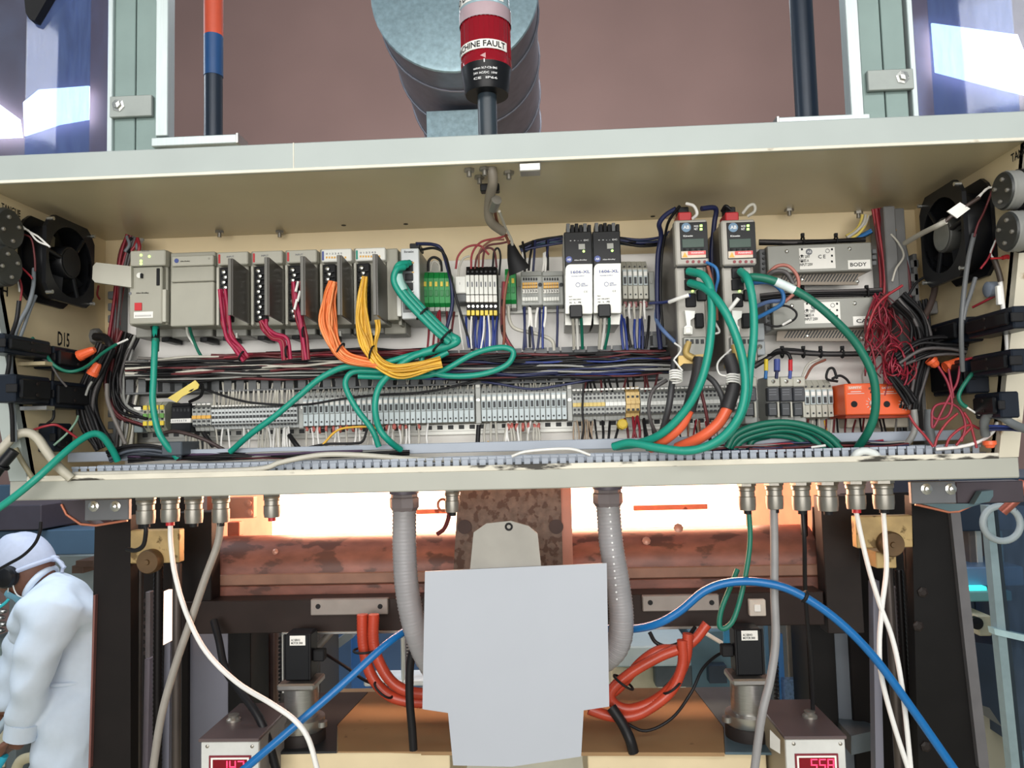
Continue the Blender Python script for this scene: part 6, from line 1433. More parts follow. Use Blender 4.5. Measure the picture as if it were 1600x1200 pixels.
cable('network_cable', [(690, 543, -0.14), (640, 556, -0.14), (585, 571, -0.14), (540, 573, -0.14), (502, 590, -0.14), (468, 618, -0.14), (430, 650, -0.14), (392, 678, -0.135), (360, 706, -0.12)], -0.14, 5.0, teal, 'teal cable sweeping down across the fine-pitched terminals', group='teal network cables')
cable('network_cable', [(700, 550, -0.135), (650, 574, -0.135), (600, 580, -0.135), (556, 580, -0.135), (541, 592, -0.135), (542, 610, -0.135), (558, 640, -0.135), (582, 672, -0.135), (592, 698, -0.13)], -0.135, 4.8, teal, 'teal cable bending steeply down over the left part of the fuse terminals', group='teal network cables')
cable('network_cable', [(672, 548, -0.14), (640, 560, -0.145), (612, 582, -0.15), (592, 606, -0.15), (586, 636, -0.15), (592, 668, -0.145), (607, 688, -0.14), (626, 703, -0.12)], -0.145, 5.2, teal, 'teal cable bowing outward over the middle of the fuse terminals', group='teal network cables')
cable('network_cable', [(560, 588, -0.13), (620, 589, -0.13), (680, 584, -0.13), (740, 553, -0.13), (782, 543, -0.13), (802, 550, -0.13), (792, 570, -0.13), (756, 584, -0.13), (710, 588, -0.13), (676, 582, -0.13), (660, 566, -0.13), (664, 550, -0.13), (690, 538, -0.125)], -0.13, 4.6, teal, 'teal cable lying in a flat loop over the middle wire duct', group='teal network cables')
b = [(636, 414, -0.145), (624, 418, -0.155), (620, 436, -0.155), (632, 458, -0.155), (655, 484, -0.15), (686, 515, -0.145), (706, 532, -0.14)]
nb_ = T('network_cable_bundle', 'thick tied bundle of teal cables coming out of the network switch', 'cable bundle', at(*b[0]))
for (dx, dy) in ((-4.5, 3.5), (4.5, -3.5), (0, 0), (-2, -3)):
    P('cable', MB().tube(path([(x+dx, y+dy, Y+0.002*dx) for x, y, Y in b]), 5.2*mpp(-0.15), 8), teal, nb_)
P('cable', MB().tube(path([(704, 526, -0.14), (714, 532, -0.14), (700, 540, -0.14), (660, 552, -0.14)]), 7*mpp(-0.15), 8), teal, nb_)
for (x, y) in ((660, 490), (697, 524), (685, 540)): P('cable_tie', MB().torus(at(x, y, -0.15), 12*mpp(-0.15), 0.0018, (0.7, 0.1, -0.7), 18, 6), blkm, nb_)
P('clear_sleeve', MB().tube(path([(621, 430, -0.157), (624, 442, -0.157), (630, 455, -0.157)]), 8.5*mpp(-0.15), 10), M('clear_sleeve', 150, 190, 184, 0.2), nb_)
cable('network_cable', [(1076, 424, -0.20), (1098, 430, -0.225), (1110, 452, -0.235), (1112, 500, -0.24), (1106, 556, -0.24), (1092, 604, -0.235), (1070, 642, -0.225), (1036, 676, -0.21), (1000, 692, -0.185), (962, 698, -0.17)], -0.22, 6.4, teal, 'teal cable from the first drive, hanging straight down beside the orange cable', group='teal network cables')
cable('network_cable', [(1078, 442, -0.20), (1104, 452, -0.232), (1130, 482, -0.252), (1150, 525, -0.256), (1162, 570, -0.256), (1164, 615, -0.256), (1152, 655, -0.252), (1122, 688, -0.243), (1080, 704, -0.232), (1030, 700, -0.216), (985, 692, -0.196), (958, 698, -0.182)], -0.22, 6.4, teal, 'teal cable slanting across between the two servo drives', group='teal network cables')
cable('network_cable', [(1157, 424, -0.20), (1168, 436, -0.22), (1176, 470, -0.228), (1178, 520, -0.23), (1172, 575, -0.234), (1166, 625, -0.238), (1146, 668, -0.225), (1112, 696, -0.215), (1060, 704, -0.205), (1010, 698, -0.19)], -0.22, 6.4, teal, 'teal cable from the drive beside the BODY module, hanging straight down', group='teal network cables')
gc = cable('network_cable', [(1160, 436, -0.20), (1180, 433, -0.21), (1212, 440, -0.215), (1260, 464, -0.215), (1304, 500, -0.215), (1340, 540, -0.21), (1364, 588, -0.205), (1368, 636, -0.195), (1358, 672, -0.18), (1340, 700, -0.15)], -0.21, 6.6, teald, 'long green cable arching over the CAP module and an orange relay', group='teal network cables')
S('cable_marker', MB().tube(path([(1212, 440, -0.2155), (1228, 447, -0.2155), (1241, 453.5, -0.2155)]), 7.0*mpp(-0.215), 10), M('marker_white_teal', 214, 226, 226, 0.4, 0, 0.1, 60), 'white printed marker sleeve around the long green cable', 'cable marker')
# green coil above the bottom duct
for k, (pts, lab) in enumerate(((
        [(1136, 700), (1150, 678), (1184, 664), (1226, 660), (1266, 668), (1296, 684), (1314, 702)], 'green cable of the coil under the breakers, outermost strand'),
        ([(1140, 700), (1156, 682), (1192, 670), (1232, 666), (1272, 676), (1304, 700)], 'green cable of the coil under the breakers, second strand'),
        ([(1146, 702), (1164, 686), (1196, 676), (1230, 672), (1262, 682), (1288, 702)], 'green cable of the coil under the breakers, third strand'),
        ([(1136, 696), (1160, 674), (1200, 662), (1246, 662), (1288, 676), (1318, 700)], 'green cable of the coil under the breakers, rearmost strand'),
        ([(1142, 704), (1150, 694), (1172, 684), (1206, 680), (1240, 684), (1268, 700)], 'green cable of the coil under the breakers, innermost strand'),
        ([(1170, 704), (1172, 694), (1180, 686), (1202, 681)], 'short green cable end under the coil'))):
    cable('green_cable', pts, -0.15+0.006*k, 5.0, teald, lab, group='green coil')
# --- orange motor cables
def motor(bs, os, lab):
    r = T('motor_cable', lab, 'cable', at(*bs[0]), 'orange motor cables')
    P('black_sleeve', MB().tube(path(bs), 10.5*mpp(-0.2), 12), M('shrink_sleeve', 46, 44, 46, 0.5), r)
    P('orange_jacket', MB().tube(path(os), 8.6*mpp(-0.2), 12), oracab, r)
motor([(1094, 560, -0.20), (1090, 590, -0.205), (1082, 620, -0.21), (1076, 642, -0.21)], [(1077, 638, -0.21), (1064, 664, -0.205), (1042, 684, -0.195), (1016, 700, -0.17)], 'black-sleeved orange motor cable below the drive by the blue wire run')
motor([(1138, 556, -0.20), (1146, 580, -0.205), (1146, 606, -0.21), (1136, 640, -0.215)], [(1138, 636, -0.215), (1122, 662, -0.21), (1094, 684, -0.20), (1058, 700, -0.175)], 'black-sleeved orange motor cable below the drive beside the BODY module')
for (x, y, lab) in ((1056, 586, 'white wire coil below the drive by the blue wire run'), (1146, 592, 'white wire coil around the black motor cable sleeve')):
    mb = MB(); pts = [at(x+10*math.cos(t*0.7)*(1 if x < 1100 else 1.1), y-7+t*0.42+3.5*math.sin(t*0.7), -0.215+0.006*math.sin(t*0.7)) for t in range(40)]
    pts = path([(x-2, y-50, -0.19), (x+8, y-40, -0.2), (x-6, y-20, -0.21)])[:-1]+pts if x < 1100 else path([(x-4, y-46, -0.2), (x-24, y-26, -0.21), (x-22, y-8, -0.215), (x-6, y-4, -0.215)])[:-1]+pts
    S('white_wire_coil', mb.tube(pts, 1.6*mpp(-0.2), 6), whtw, lab, 'wire', 'white wire coils')
S('gold_shield', MB().tube(path([(1076, 535, -0.19), (1072, 552, -0.195), (1084, 560, -0.2)]), 0.005, 8), M('clamp_gold', 186, 158, 96), 'gold braided shield strip below the drive by the blue wire run', 'braid')
S('gold_shield', MB().tube(path([(1148, 540, -0.19), (1150, 556, -0.195), (1146, 572, -0.2)]), 0.006, 8), M('clamp_gold', 186, 158, 96), 'gold braided shield strip below the drive beside the BODY module', 'braid')
# --- bundles from the modules
bunch('crimson_bundle', [(348, 452), (350, 480), (352, 505), (358, 528), (372, 546), (384, 562)], -0.15, 7, 6, 3.0, [crim, darkred], 'crimson wire bundle dropping from the first open module', 'wire bundle', 'wire bundles', 1, ties=[(378, 556, 0.5, 8)])
bunch('crimson_bundle', [(412, 500), (416, 512), (428, 524), (444, 532), (449, 562)], -0.15, 8, 6.5, 3.0, [crim, darkred], 'crimson wire bundle bending under the second open module', 'wire bundle', 'wire bundles', 2, ties=[(449, 550, 0, 9)])
bunch('crimson_bundle', [(464, 440), (466, 470), (470, 500), (476, 525), (480, 562)], -0.15, 8, 6, 3.0, [crim, darkred, blkw], 'crimson and black wire bundle under the third open module', 'wire bundle', 'wire bundles', 3, ties=[(475, 520, 0, 9)])
for k, (dx, y) in enumerate(((0, 440), (3, 455), (-2, 468))): S('wire_marker', MB().tube([at(466+dx, y, -0.16), at(462+dx, y+16, -0.162)], 0.0022, 6), whtw, 'white wire marker on the screws of the third open module, %s' % ('uppermost', 'middle', 'lowest')[k], 'wire marker', 'wire markers third module')
bunch('orange_bundle', [(522, 440), (517, 465), (513, 500), (520, 530), (530, 548), (548, 562), (590, 570)], -0.155, 26, 10, 2.1, [oraw, oraw, M('orange_wire_light', 236, 142, 84, 0.45)], 'fan of orange wires tied below the module with the blue tag', 'wire bundle', 'wire bundles', 4, [0.6, 0.9, 1.15, 1.1, 0.75, 0.6, 0.5], ties=[(532, 545, 0.6, 10)])
bunch('yellow_bundle', [(570, 432), (566, 465), (566, 500), (572, 532), (580, 552), (598, 572), (630, 580), (690, 566)], -0.155, 24, 10, 2.0, [yelw, yelw, M('yellow_wire_dark', 196, 146, 44, 0.45)], 'fan of yellow wires tied below the module with the teal tag', 'wire bundle', 'wire bundles', 5, [0.35, 0.6, 0.9, 0.9, 0.7, 0.8, 1.0, 0.8], ties=[(581, 551, 0.3, 11)])
bunch('yellow_bundle', [(588, 500), (590, 515), (586, 535), (584, 552)], -0.15, 7, 5, 2.0, [yelw], 'short yellow wires joining the yellow fan from the side', 'wire bundle', 'wire bundles', 6)
cable('wire', [(296, 510, -0.12), (300, 525, -0.10), (308, 545, -0.09), (314, 556, -0.085)], -0.12, 2.6, teald, 'dark green wire below the blank power module')
cable('wire', [(292, 510, -0.12), (294, 524, -0.10), (306, 542, -0.09)], -0.12, 2.0, whtw, 'white wire below the blank power module')
# --- looms lying in the middle duct (many separate wires, one tied loom)
def loom(lab, x0, x1, y0, y1, n, mats, Y, seed, r0=1.3, r1=2.6, sag=3, slope=-0.022):
    q = random.Random(seed); root = T('wiring_loom', lab, 'wiring loom', at((x0+x1)/2, y1, Y), 'looms in the middle duct')
    for k in range(n):
        y = y0+(y1-y0)*(k+0.5)/n; a = x0+q.uniform(0, 0.25)*(x1-x0); b = x1-q.uniform(0, 0.25)*(x1-x0)
        if q.random() < 0.5: a = x0
        if q.random() < 0.6: b = x1
        m_ = 7; pts = []
        for j in range(m_+1):
            x = a+(b-a)*j/m_; pts.append((x, y+slope*(x-(x0+x1)/2)+q.uniform(-sag, sag), Y-0.012*q.random()-0.012*math.sin(PI*k/n)))
        P('wire', MB().tube(path(pts, None, 4), q.uniform(r0, r1)*mpp(Y), 6), mats[q.randrange(len(mats))], root)
    return root
loom('loom of grey, black and maroon wires in the middle duct under the module rack', 196, 660, 556, 592, 34, [gryw, blkw, blkw, maroon, M('dim_grey_wire', 104, 100, 96, 0.5), blkw, lgryw], -0.085, 21)
loom('loom of black, navy and maroon wires in the middle duct under the power supplies', 640, 1052, 552, 592, 34, [blkw, blkw, navy, maroon, gryw, bluew, blkw], -0.085, 22)
loom('loom of thin red and dark wires along the upper edge of the middle duct', 330, 700, 548, 560, 8, [maroon, darkred, blkw], -0.082, 23)
# --- wires between the rows: short countable wires
def drops(name, lab, group, xs, ya, yb, Y0, Y1, mats, rpx=1.5, lean=4, seed=1, cat='wire', sl=0.0):
    q = random.Random(seed); xs = sorted(xs)
    for k, x in enumerate(xs):
        xa, xb = x+q.uniform(-lean, lean), x; mt = mats[q.randrange(len(mats))] if len(mats) > 1 else mats[0]; d = -sl*(x-475)
        pts = [(xa, ya+d+q.uniform(-2, 2), Y0), ((xa+xb)/2+q.uniform(-2, 2), (ya+yb)/2+d, (Y0+Y1)/2-0.006), (xb, yb+d+q.uniform(-2, 2), Y1)]
        p_ = path(pts, None, 3); S(name, MB().tube(p_, rpx*mpp(Y0), 6), mt, '%s, %s along from the D15 end' % (lab, ordn(k+1)), cat, group, origin=p_[0])
def yrow(x, y475): return y475-0.0235*(x-475)
def dropsr(lab, group, xs, ya, yb, *a, **k):
    drops('ferrule' if 'ferrule' in lab else ('riser_wire' if ya < 640 else 'drop_wire'), lab, group, xs, ya, yb, *a, **dict(k, sl=0.0235, seed=int(sum(xs)), cat='ferrule' if 'ferrule' in lab else 'wire'))
wg = M('wire_grey_thin', 184, 180, 170, 0.45, 0, 0.06, 30)
dropsr('thin pale wire above the long fuse run', 'pale wires above the long fuse run', [478+8.35*k+d for k in range(32) for d in (0, 3) if (k+d) % 4], 594, 616, -0.07, -0.062, [wg], 1.2, 6)
dropsr('thin pale wire above the second fuse run', 'pale wires above the second fuse run', [755+8.35*k+d for k in range(16) for d in (0, 3) if k % 3 != 2], 594, 616, -0.07, -0.062, [wg], 1.2, 6)
dropsr('thin pale wire above the fine-pitched terminals', 'pale wires above the fine run', [333+4.4*k for k in range(30)], 596, 634, -0.072, -0.062, [wg, wg, lgryw], 1.6, 6)
dropsr('white wire below the long fuse run', 'white wires below the long fuse run', [479+10.5*k for k in range(15)]+[612, 626, 634, 640, 654, 668], 668, 702, -0.068, -0.09, [whtw, wg], 1.7, 4)
dropsr('red ferrule under the long fuse run', 'red ferrules below the long fuse run', [479+10.5*k for k in range(15)]+[616, 654, 634], 667, 675, -0.070, -0.072, [M('ferrule_red', 172, 92, 84, 0.5)], 2.2, 0)
dropsr('white wire below the second fuse run', 'white wires below the second fuse run', [758+9.5*k for k in range(10)]+[790, 800, 812, 826, 838], 668, 704, -0.068, -0.09, [whtw, wg], 1.8, 6)
dropsr('red ferrule under the second fuse run', 'red ferrules below the second fuse run', [794, 800, 808, 817, 826, 835, 842], 670, 680, -0.070, -0.072, [M('ferrule_red', 172, 92, 84)], 2.6, 0)
dropsr('pale wire below the fine-pitched terminals', 'pale wires below the fine run', [404+3.8*k for k in range(14)]+[340, 346, 360, 382, 388], 668, 706, -0.068, -0.09, [whtw, lgryw, wg], 1.5, 4)
dropsr('pale wire below the orange-bridged terminals', 'pale wires below the row start', [290+4.6*k for k in range(9)], 676, 712, -0.066, -0.09, [lgryw, wg], 1.8, 3)
dropsr('thin wire below the yellow-bridged terminals', 'brownish wires below the yellow-bridged terminals', [897+3.6*k for k in range(10)], 668, 704, -0.068, -0.09, [M('wire_tan', 160, 140, 120, 0.5), wg, M('wire_tan', 160, 140, 120)], 1.3, 3)
dropsr('dark wire rising above the beige terminals', 'black wires above the beige terminals', [912, 918, 924, 931, 940, 948, 957, 966, 974, 982, 990, 1008, 1014, 1022], 590, 622, -0.074, -0.064, [blkw, blkw, maroon], 1.8, 9)
dropsr('dark wire below the terminals around the beige ones', 'dark wires below the beige terminals', [926, 934, 942, 950, 958, 1008, 1016, 1024], 668, 706, -0.068, -0.09, [blkw], 2.0, 10)
dropsr('dark red wire below the beige terminals', 'maroon wires below the beige terminals', [982, 988, 995, 1000], 664, 700, -0.068, -0.09, [maroon, darkred], 2.0, 8)
dropsr('thin wire behind the orange motor cables', 'thin wires behind the motor cables', [1066+5.2*k for k in range(12)], 672, 706, -0.066, -0.09, [brnw, gryw, redw, M('wire_tan', 160, 140, 120), blkw], 1.4, 8)
drops('drop_wire', 'blue wire below the slim white relays', 'blue wires below the slim relays', [733+3.6*k for k in range(13)], 494, 545, -0.066, -0.085, [bluew, bluew, navy], 2.0, 5, 31)
drops('drop_wire', 'white wire among blue ones below the slim relays', 'white wires below the slim relays', [724, 737, 751, 765], 494, 545, -0.068, -0.086, [whtw], 1.6, 8, 32)
drops('drop_wire', 'dark red wire below the five green terminals', 'maroon wires below the five green terminals', [668, 676, 684, 692, 698, 702], 486, 545, -0.064, -0.085, [maroon, maroon, darkred], 1.9, 12, 33)
drops('drop_wire', 'dark wire below the orange-barred strips', 'dark wires below the orange-barred strips', [818, 822, 828, 834, 840, 848], 480, 545, -0.066, -0.085, [navy, blkw, bluew, blkw], 2.0, 8, 34)
drops('drop_wire', 'white wire below the orange-barred strips', 'white wires below the orange-barred strips', [826, 831, 837, 850], 480, 512, -0.072, -0.08, [whtw], 2.2, 6, 35)
cable('wire', [(871, 478), (871, 510), (870, 545)], -0.07, 1.9, navy, 'single straight dark wire at the end of the orange-barred strips')
cable('wire', [(794, 478), (796, 500), (806, 514), (840, 522), (862, 532), (866, 548)], -0.075, 2.8, lgryw, 'pale grey wire curving below the two green terminals')
drops('drop_wire', 'dark wire above the orange-barred strips', 'black wires above the orange-barred strips', [820, 826, 833, 850, 856], 376, 424, -0.06, -0.066, [blkw, navy, blkw], 2.0, 10, 36)
drops('drop_wire', 'white wire above the orange-barred strips', 'white wires above the orange-barred strips', [816, 848, 852], 396, 424, -0.064, -0.07, [whtw], 2.0, 3, 37)
for k, x0 in enumerate((895, 939)):
    for j, (dx, mt, nm) in enumerate(((0, wg, 'pale'), (6, whtw, 'white'), (13, teald, 'green'))):
        cable('wire', [(x0+dx, 497, -0.14), (x0+dx+(1 if k == 0 else -1), 515, -0.12), (x0+dx+(2 if k == 0 else -3-2*j), 545, -0.095)], -0.13, 2.5, mt, '%s mains wire dropping from the plug of the %s power supply' % (nm, ('first', 'second')[k]), group='mains wires of the power supplies')
drops('drop_wire', 'white wire below the upper fuse terminals', 'white wires below the five upper fuse terminals', [976, 984, 992, 1000, 1008], 472, 498, -0.068, -0.072, [whtw, wg], 2.2, 2, 38)
drops('drop_wire', 'dark blue wire below the upper fuse terminals', 'navy wires below the five upper fuse terminals', [974, 980, 986, 993, 999, 1004, 1009], 494, 545, -0.07, -0.085, [navy, bluew, blkw], 2.2, 6, 39)
for k, x in enumerate(frange(977, 5, 8.1)): S('wire_ferrule', MB().pbox(x-2.4, 471, x+2.6, 480, -0.072, -0.066), M('ferrule_dull_red', 128, 70, 70, 0.5), 'dull red ferrule under the upper fuse terminals, %s from the second power supply' % ordn(k+1), 'ferrule', 'dull red ferrules')
# wires above the slim relays
for k, (pts, mt, lab) in enumerate((
        ([(736, 420), (738, 396), (752, 378), (778, 372), (796, 366)], redw, 'red wire arching from the slim relays to the cable gland above'),
        ([(742, 420), (746, 400), (760, 388), (772, 392), (776, 418)], maroon, 'maroon wire bridging across the tops of the slim relays'),
        ([(712, 420), (716, 400), (730, 386), (750, 384), (764, 398)], redw, 'red wire arching over the white relay'),
        ([(748, 418), (750, 392), (768, 376), (788, 374)], brnw, 'brown wire rising from the slim relays'),
        ([(770, 418), (772, 394), (778, 388), (782, 400), (780, 430)], blkw, 'black wire looping at the end of the slim relays'),
        ([(754, 418), (756, 396), (762, 384), (784, 380), (800, 376)], maroon, 'maroon wire rising from the middle of the slim relays'),
        ([(716, 432), (718, 416), (724, 404), (734, 400)], wg, 'pale wire plugged into the white relay'))):
    cable('wire', pts, -0.075, 1.7, mt, lab, group='wires above the slim relays')
cable('wire', [(669, 424), (670, 408), (678, 402), (688, 408), (690, 424)], -0.07, 2.2, blkw, 'black bridging loop on top of the five green terminals, outer')
cable('wire', [(673, 424), (675, 412), (680, 408), (686, 414), (687, 424)], -0.075, 1.8, wg, 'pale bridging loop on top of the five green terminals')
cable('wire', [(650, 381, -0.1), (676, 382, -0.085), (690, 390, -0.08), (700, 420, -0.085), (706, 450, -0.09), (706, 480, -0.085), (696, 520, -0.08)], -0.09, 3.0, navy, 'thick navy wire from the network switch down past the green terminals')
cable('wire', [(658, 390, -0.1), (680, 388, -0.09), (696, 400, -0.085), (706, 440, -0.09), (714, 470, -0.09), (726, 510, -0.085), (738, 548, -0.08)], -0.09, 2.2, blkw, 'black wire beside the thick navy wire at the green terminals')
S('switch_top_plug', MB().pbox(640, 380, 656, 388, -0.1, -0.06), blk, 'black plug on top of the network switch', 'plug')
# cable coming down from the signal tower
gl0 = atz(768, 262, H)
ct = T('tower_conduit', 'grey conduit of the signal lamp passing through the cabinet roof with clamp and gland', 'conduit', (gl0.x, gl0.y, H-0.1))
P('tube', MB().tube(spl([(gl0.x, gl0.y, H+0.002), tuple(at(770, 285, gl0.y+0.01)), tuple(at(764, 316, gl0.y+0.05)), tuple(at(766, 345, gl0.y+0.08)), tuple(at(786, 362, gl0.y+0.11))], 8), 7.5*mpp(-0.2), 12), M('tower_tube', 128, 120, 108, 0.5), ct)
P('clamp', MB().pbox(750, 286, 780, 298, gl0.y+0.035, gl0.y+0.05), blk, ct)
P('gland', MB().cyl(at(776, 312, gl0.y+0.03), at(770, 326, gl0.y+0.05), 8*mpp(-0.2), n=16), nickel, ct)
cable('wire', [(772, 322, gl0.y+0.05), (778, 350, -0.18), (792, 372, -0.15), (800, 404, -0.13), (792, 440, -0.12), (787, 480, -0.11), (788, 520, -0.10), (786, 548, -0.09)], -0.15, 2.6, brnw, 'brown wire running from the lamp conduit down beside the two green terminals')
cable('wire', [(780, 330, gl0.y+0.05), (790, 356, -0.18), (800, 378, -0.15), (799, 400, -0.13)], -0.15, 2.4, wg, 'pale wire from the lamp conduit down to the black sleeve')
S('black_sleeve', MB().tube(path([(798, 382, -0.14), (804, 404, -0.14), (812, 424, -0.135)]), lambda k: (0.006+0.0012*k)*0.9, 12), blkm, 'black sleeve hanging beside the orange-barred strips', 'sleeve')
bunch('maroon_bundle', [(786, 440), (785, 480), (786, 520), (800, 548)], -0.09, 6, 4, 1.8, [maroon, redw, maroon], 'tied maroon wires between the slim relays and the two green terminals', 'wire bundle', 'wire bundles', 7, ties=[(785, 474, 0, 6), (785, 514, 0, 6)])
# harness behind the supplies and drives
bunch('navy_harness', [(812, 388), (840, 378), (880, 372)], -0.06, 7, 8, 2.0, [navy, blkw, M('wire_petrol', 36, 66, 84, 0.45)], 'dark blue harness entering behind the first power supply', 'wire bundle', 'wire bundles', 8)
bunch('navy_harness', [(968, 376), (1000, 381), (1034, 378), (1050, 368)], -0.06, 7, 6, 2.2, [navy, blkw, M('wire_petrol', 36, 66, 84)], 'dark blue harness between the second power supply and the first drive', 'wire bundle', 'wire bundles', 9, ties=[(987, 380, 1.57, 8), (1014, 383, 1.57, 8)])
cable('wire', [(1056, 326, -0.16), (1040, 336, -0.15), (1030, 350, -0.14), (1033, 368, -0.12), (1028, 400, -0.11), (1027, 450, -0.11), (1028, 500, -0.11), (1032, 545, -0.1)], -0.13, 4.0, navy, 'thick navy wire run looping to the top of the first drive')
cable('wire', [(1062, 322, -0.17), (1046, 344, -0.15), (1040, 364, -0.13), (1034, 400, -0.115), (1032, 460, -0.115), (1036, 520, -0.11)], -0.13, 2.4, blkw, 'black wire beside the thick navy run at the first drive')
cable('wire', [(1072, 318, -0.175), (1084, 322, -0.18), (1089, 334, -0.18), (1082, 342, -0.175)], -0.17, 2.6, whtw, 'white wire loop on top of the first drive')
cable('wire', [(1160, 334, -0.175), (1170, 322, -0.18), (1178, 320, -0.18), (1179, 330, -0.18), (1168, 338, -0.175)], -0.17, 2.6, wg, 'pale wire loop on top of the second drive')
cable('wire', [(1096, 326, -0.15), (1118, 326, -0.14), (1116, 350, -0.13), (1112, 400, -0.12), (1116, 460, -0.12)], -0.14, 4.2, navy, 'navy wire run descending between the two servo drives')
cable('wire', [(1128, 330, -0.16), (1134, 322, -0.17), (1142, 328, -0.17)], -0.16, 2.6, blkw, 'short black wire loop at the top plug of the second drive')
cable('wire', [(1104, 410, -0.2), (1118, 418, -0.21), (1122, 434, -0.21), (1118, 452, -0.2), (1114, 480, -0.19)], -0.2, 2.6, lblue, 'light blue wire bowing out beside the first drive')
cable('wire', [(1106, 416, -0.2), (1112, 440, -0.205), (1118, 470, -0.2), (1120, 500, -0.19)], -0.2, 2.8, brnw, 'brown wire beside the light blue one at the first drive')
cable('wire', [(1112, 470, -0.2), (1116, 500, -0.205), (1124, 518, -0.2), (1114, 522, -0.2)], -0.2, 1.8, whtw, 'thin white wire loop between the two drives')
cable('wire', [(1016, 474, -0.09), (1040, 472, -0.16), (1060, 466, -0.205), (1078, 462, -0.205)], -0.15, 2.2, bluew, 'blue wire crossing in front of the first drive')
S('wire_marker', MB().tube([at(1046, 472, -0.19), at(1060, 466.5, -0.208), at(1076, 461, -0.21)], 0.0030, 8), whtw, 'white wire marker in front of the first drive', 'wire marker')
S('wire_marker', MB().tube([at(1138, 486, -0.205), at(1154, 466, -0.212)], 0.0030, 8), whtw, 'white wire marker in front of the second drive', 'wire marker')
cable('wire', [(1026, 484, -0.10), (1026, 500, -0.11), (1036, 516, -0.14), (1056, 536, -0.15)], -0.12, 3.2, M('wire_steel_blue', 92, 116, 160, 0.45), 'steel blue wire curving along the side of the first drive')
cable('wire', [(1176, 442, -0.18), (1204, 442, -0.15), (1222, 456, -0.14), (1222, 474, -0.14), (1200, 488, -0.15), (1176, 500, -0.17)], -0.15, 3.4, lblue, 'light blue wire loop beside the CAP module')
cable('wire', [(1178, 480, -0.18), (1200, 472, -0.14), (1220, 470, -0.13)], -0.15, 3.4, M('wire_steel_blue', 92, 116, 160), 'steel blue wire beside the light blue loop')
cable('wire', [(1200, 428, -0.12), (1214, 416, -0.125), (1232, 416, -0.125), (1246, 432, -0.125), (1246, 452, -0.125), (1226, 472, -0.12)], -0.12, 2.8, M('wire_salmon', 172, 108, 96, 0.45), 'salmon wire loop in front of the BODY module')
cable('wire', [(1196, 434, -0.12), (1210, 424, -0.13), (1228, 426, -0.13), (1240, 444, -0.13)], -0.12, 3.6, M('wire_dim_grey', 80, 76, 76, 0.5), 'grey wire loop inside the salmon loop')
cable('wire', [(1190, 496, -0.12), (1206, 482, -0.125), (1228, 478, -0.125), (1244, 488, -0.125), (1240, 500, -0.125), (1216, 510, -0.12), (1194, 506, -0.12)], -0.12, 1.7, blkw, 'thin black wire loop on the CAP module')
cable('wire', [(1222, 508, -0.126), (1236, 500, -0.126)], -0.12, 2.2, whtw, 'short white wire marker on the thin black loop')
# black harness with ties between and below the grey modules
for k, (pts, n_, sp_, lab, tx) in enumerate((
        ([(1188, 466), (1240, 460), (1300, 457), (1378, 456)], 6, 5, 'thick black harness between the BODY and the CAP module', (1254, 1354)),
        ([(1178, 572), (1200, 560), (1216, 550), (1240, 550), (1290, 554), (1378, 552)], 5, 3.2, 'black harness with ties below the CAP module', (1222, 1255, 1282, 1316)),
        ([(1186, 378), (1240, 378), (1300, 376), (1352, 374)], 5, 3.2, 'black harness along the top of the BODY module', (1254, 1306)))):
    r = bunch('black_harness', pts, -0.06, n_, sp_, 2.4, [blkw, blkw, M('wire_dim_grey', 80, 76, 76)], lab, 'harness', 'black harnesses', 40+k)
    for x in tx:
        yq = {0: 459, 1: 552, 2: 376}[k]
        P('cable_tie', MB().torus(at(x, yq, -0.06), (sp_+3.5)*mpp(-0.06), 0.0016, (1, 0, 0), 14, 6).box(at(x-2.4, yq, -0.06).x, at(x+2.4, yq, -0.06).x, -0.064, -0.058, at(x, yq-sp_-3, -0.06).z, at(x, yq-sp_-8, -0.06).z, 0.0004), blkm, r)
for k, (x, mt, m2, lab) in enumerate(((1197, yel, lblue, 'yellow and blue crimp above the breakers'), (1214, logob, navy, 'blue crimp connector above the middle breaker'), (1235, red, logob, 'red and blue crimp above the breaker next to the fuse terminals'))):
    r = T('crimp_connector', lab, 'crimp', at(x, 592, -0.085)); P('upper_sleeve', MB().tube([at(x, 562, -0.08), at(x, 580, -0.085)], 0.0034 if k != 1 else 0.005, 8), mt, r); P('lower_sleeve', MB().tube([at(x, 578, -0.085), at(x-1, 592, -0.088)], 0.0028, 8), m2, r)
cable('wire', [(1200, 556, -0.06), (1214, 552, -0.07), (1230, 552, -0.08), (1236, 562, -0.082)], -0.07, 2.6, blkw, 'black wire bending into the red crimp')
cable('wire', [(1252, 592, -0.075), (1262, 570, -0.07), (1280, 560, -0.065)], -0.07, 1.9, wg, 'pale wire rising beside the breakers')
cable('wire', [(1258, 592, -0.075), (1270, 572, -0.07), (1290, 562, -0.065)], -0.07, 1.9, brnw, 'brown wire rising beside the breakers')
cable('wire', [(1309, 596, -0.08), (1292, 592, -0.08), (1294, 578, -0.08), (1302, 576, -0.08), (1308, 592, -0.08)], -0.08, 2.0, blkw, 'black wire loop behind the orange relay')
cable('wire', [(1300, 592, -0.08), (1312, 587, -0.08), (1322, 592, -0.08), (1328, 600, -0.08)], -0.08, 2.0, blkw, 'second black wire loop behind the orange relay')
cable('wire', [(1348, 600, -0.06), (1347, 584, -0.06), (1354, 572, -0.06)], -0.06, 1.4, wg, 'thin pale wire rising behind the orange relay')
drops('drop_wire', 'coloured wire below the five lower fuse terminals', 'wires below the five lower fuse terminals', [1260+4.6*k for k in range(10)], 657, 690, -0.074, -0.09, [orabar, maroon, wg, yelw, blkw], 1.6, 4, 44)
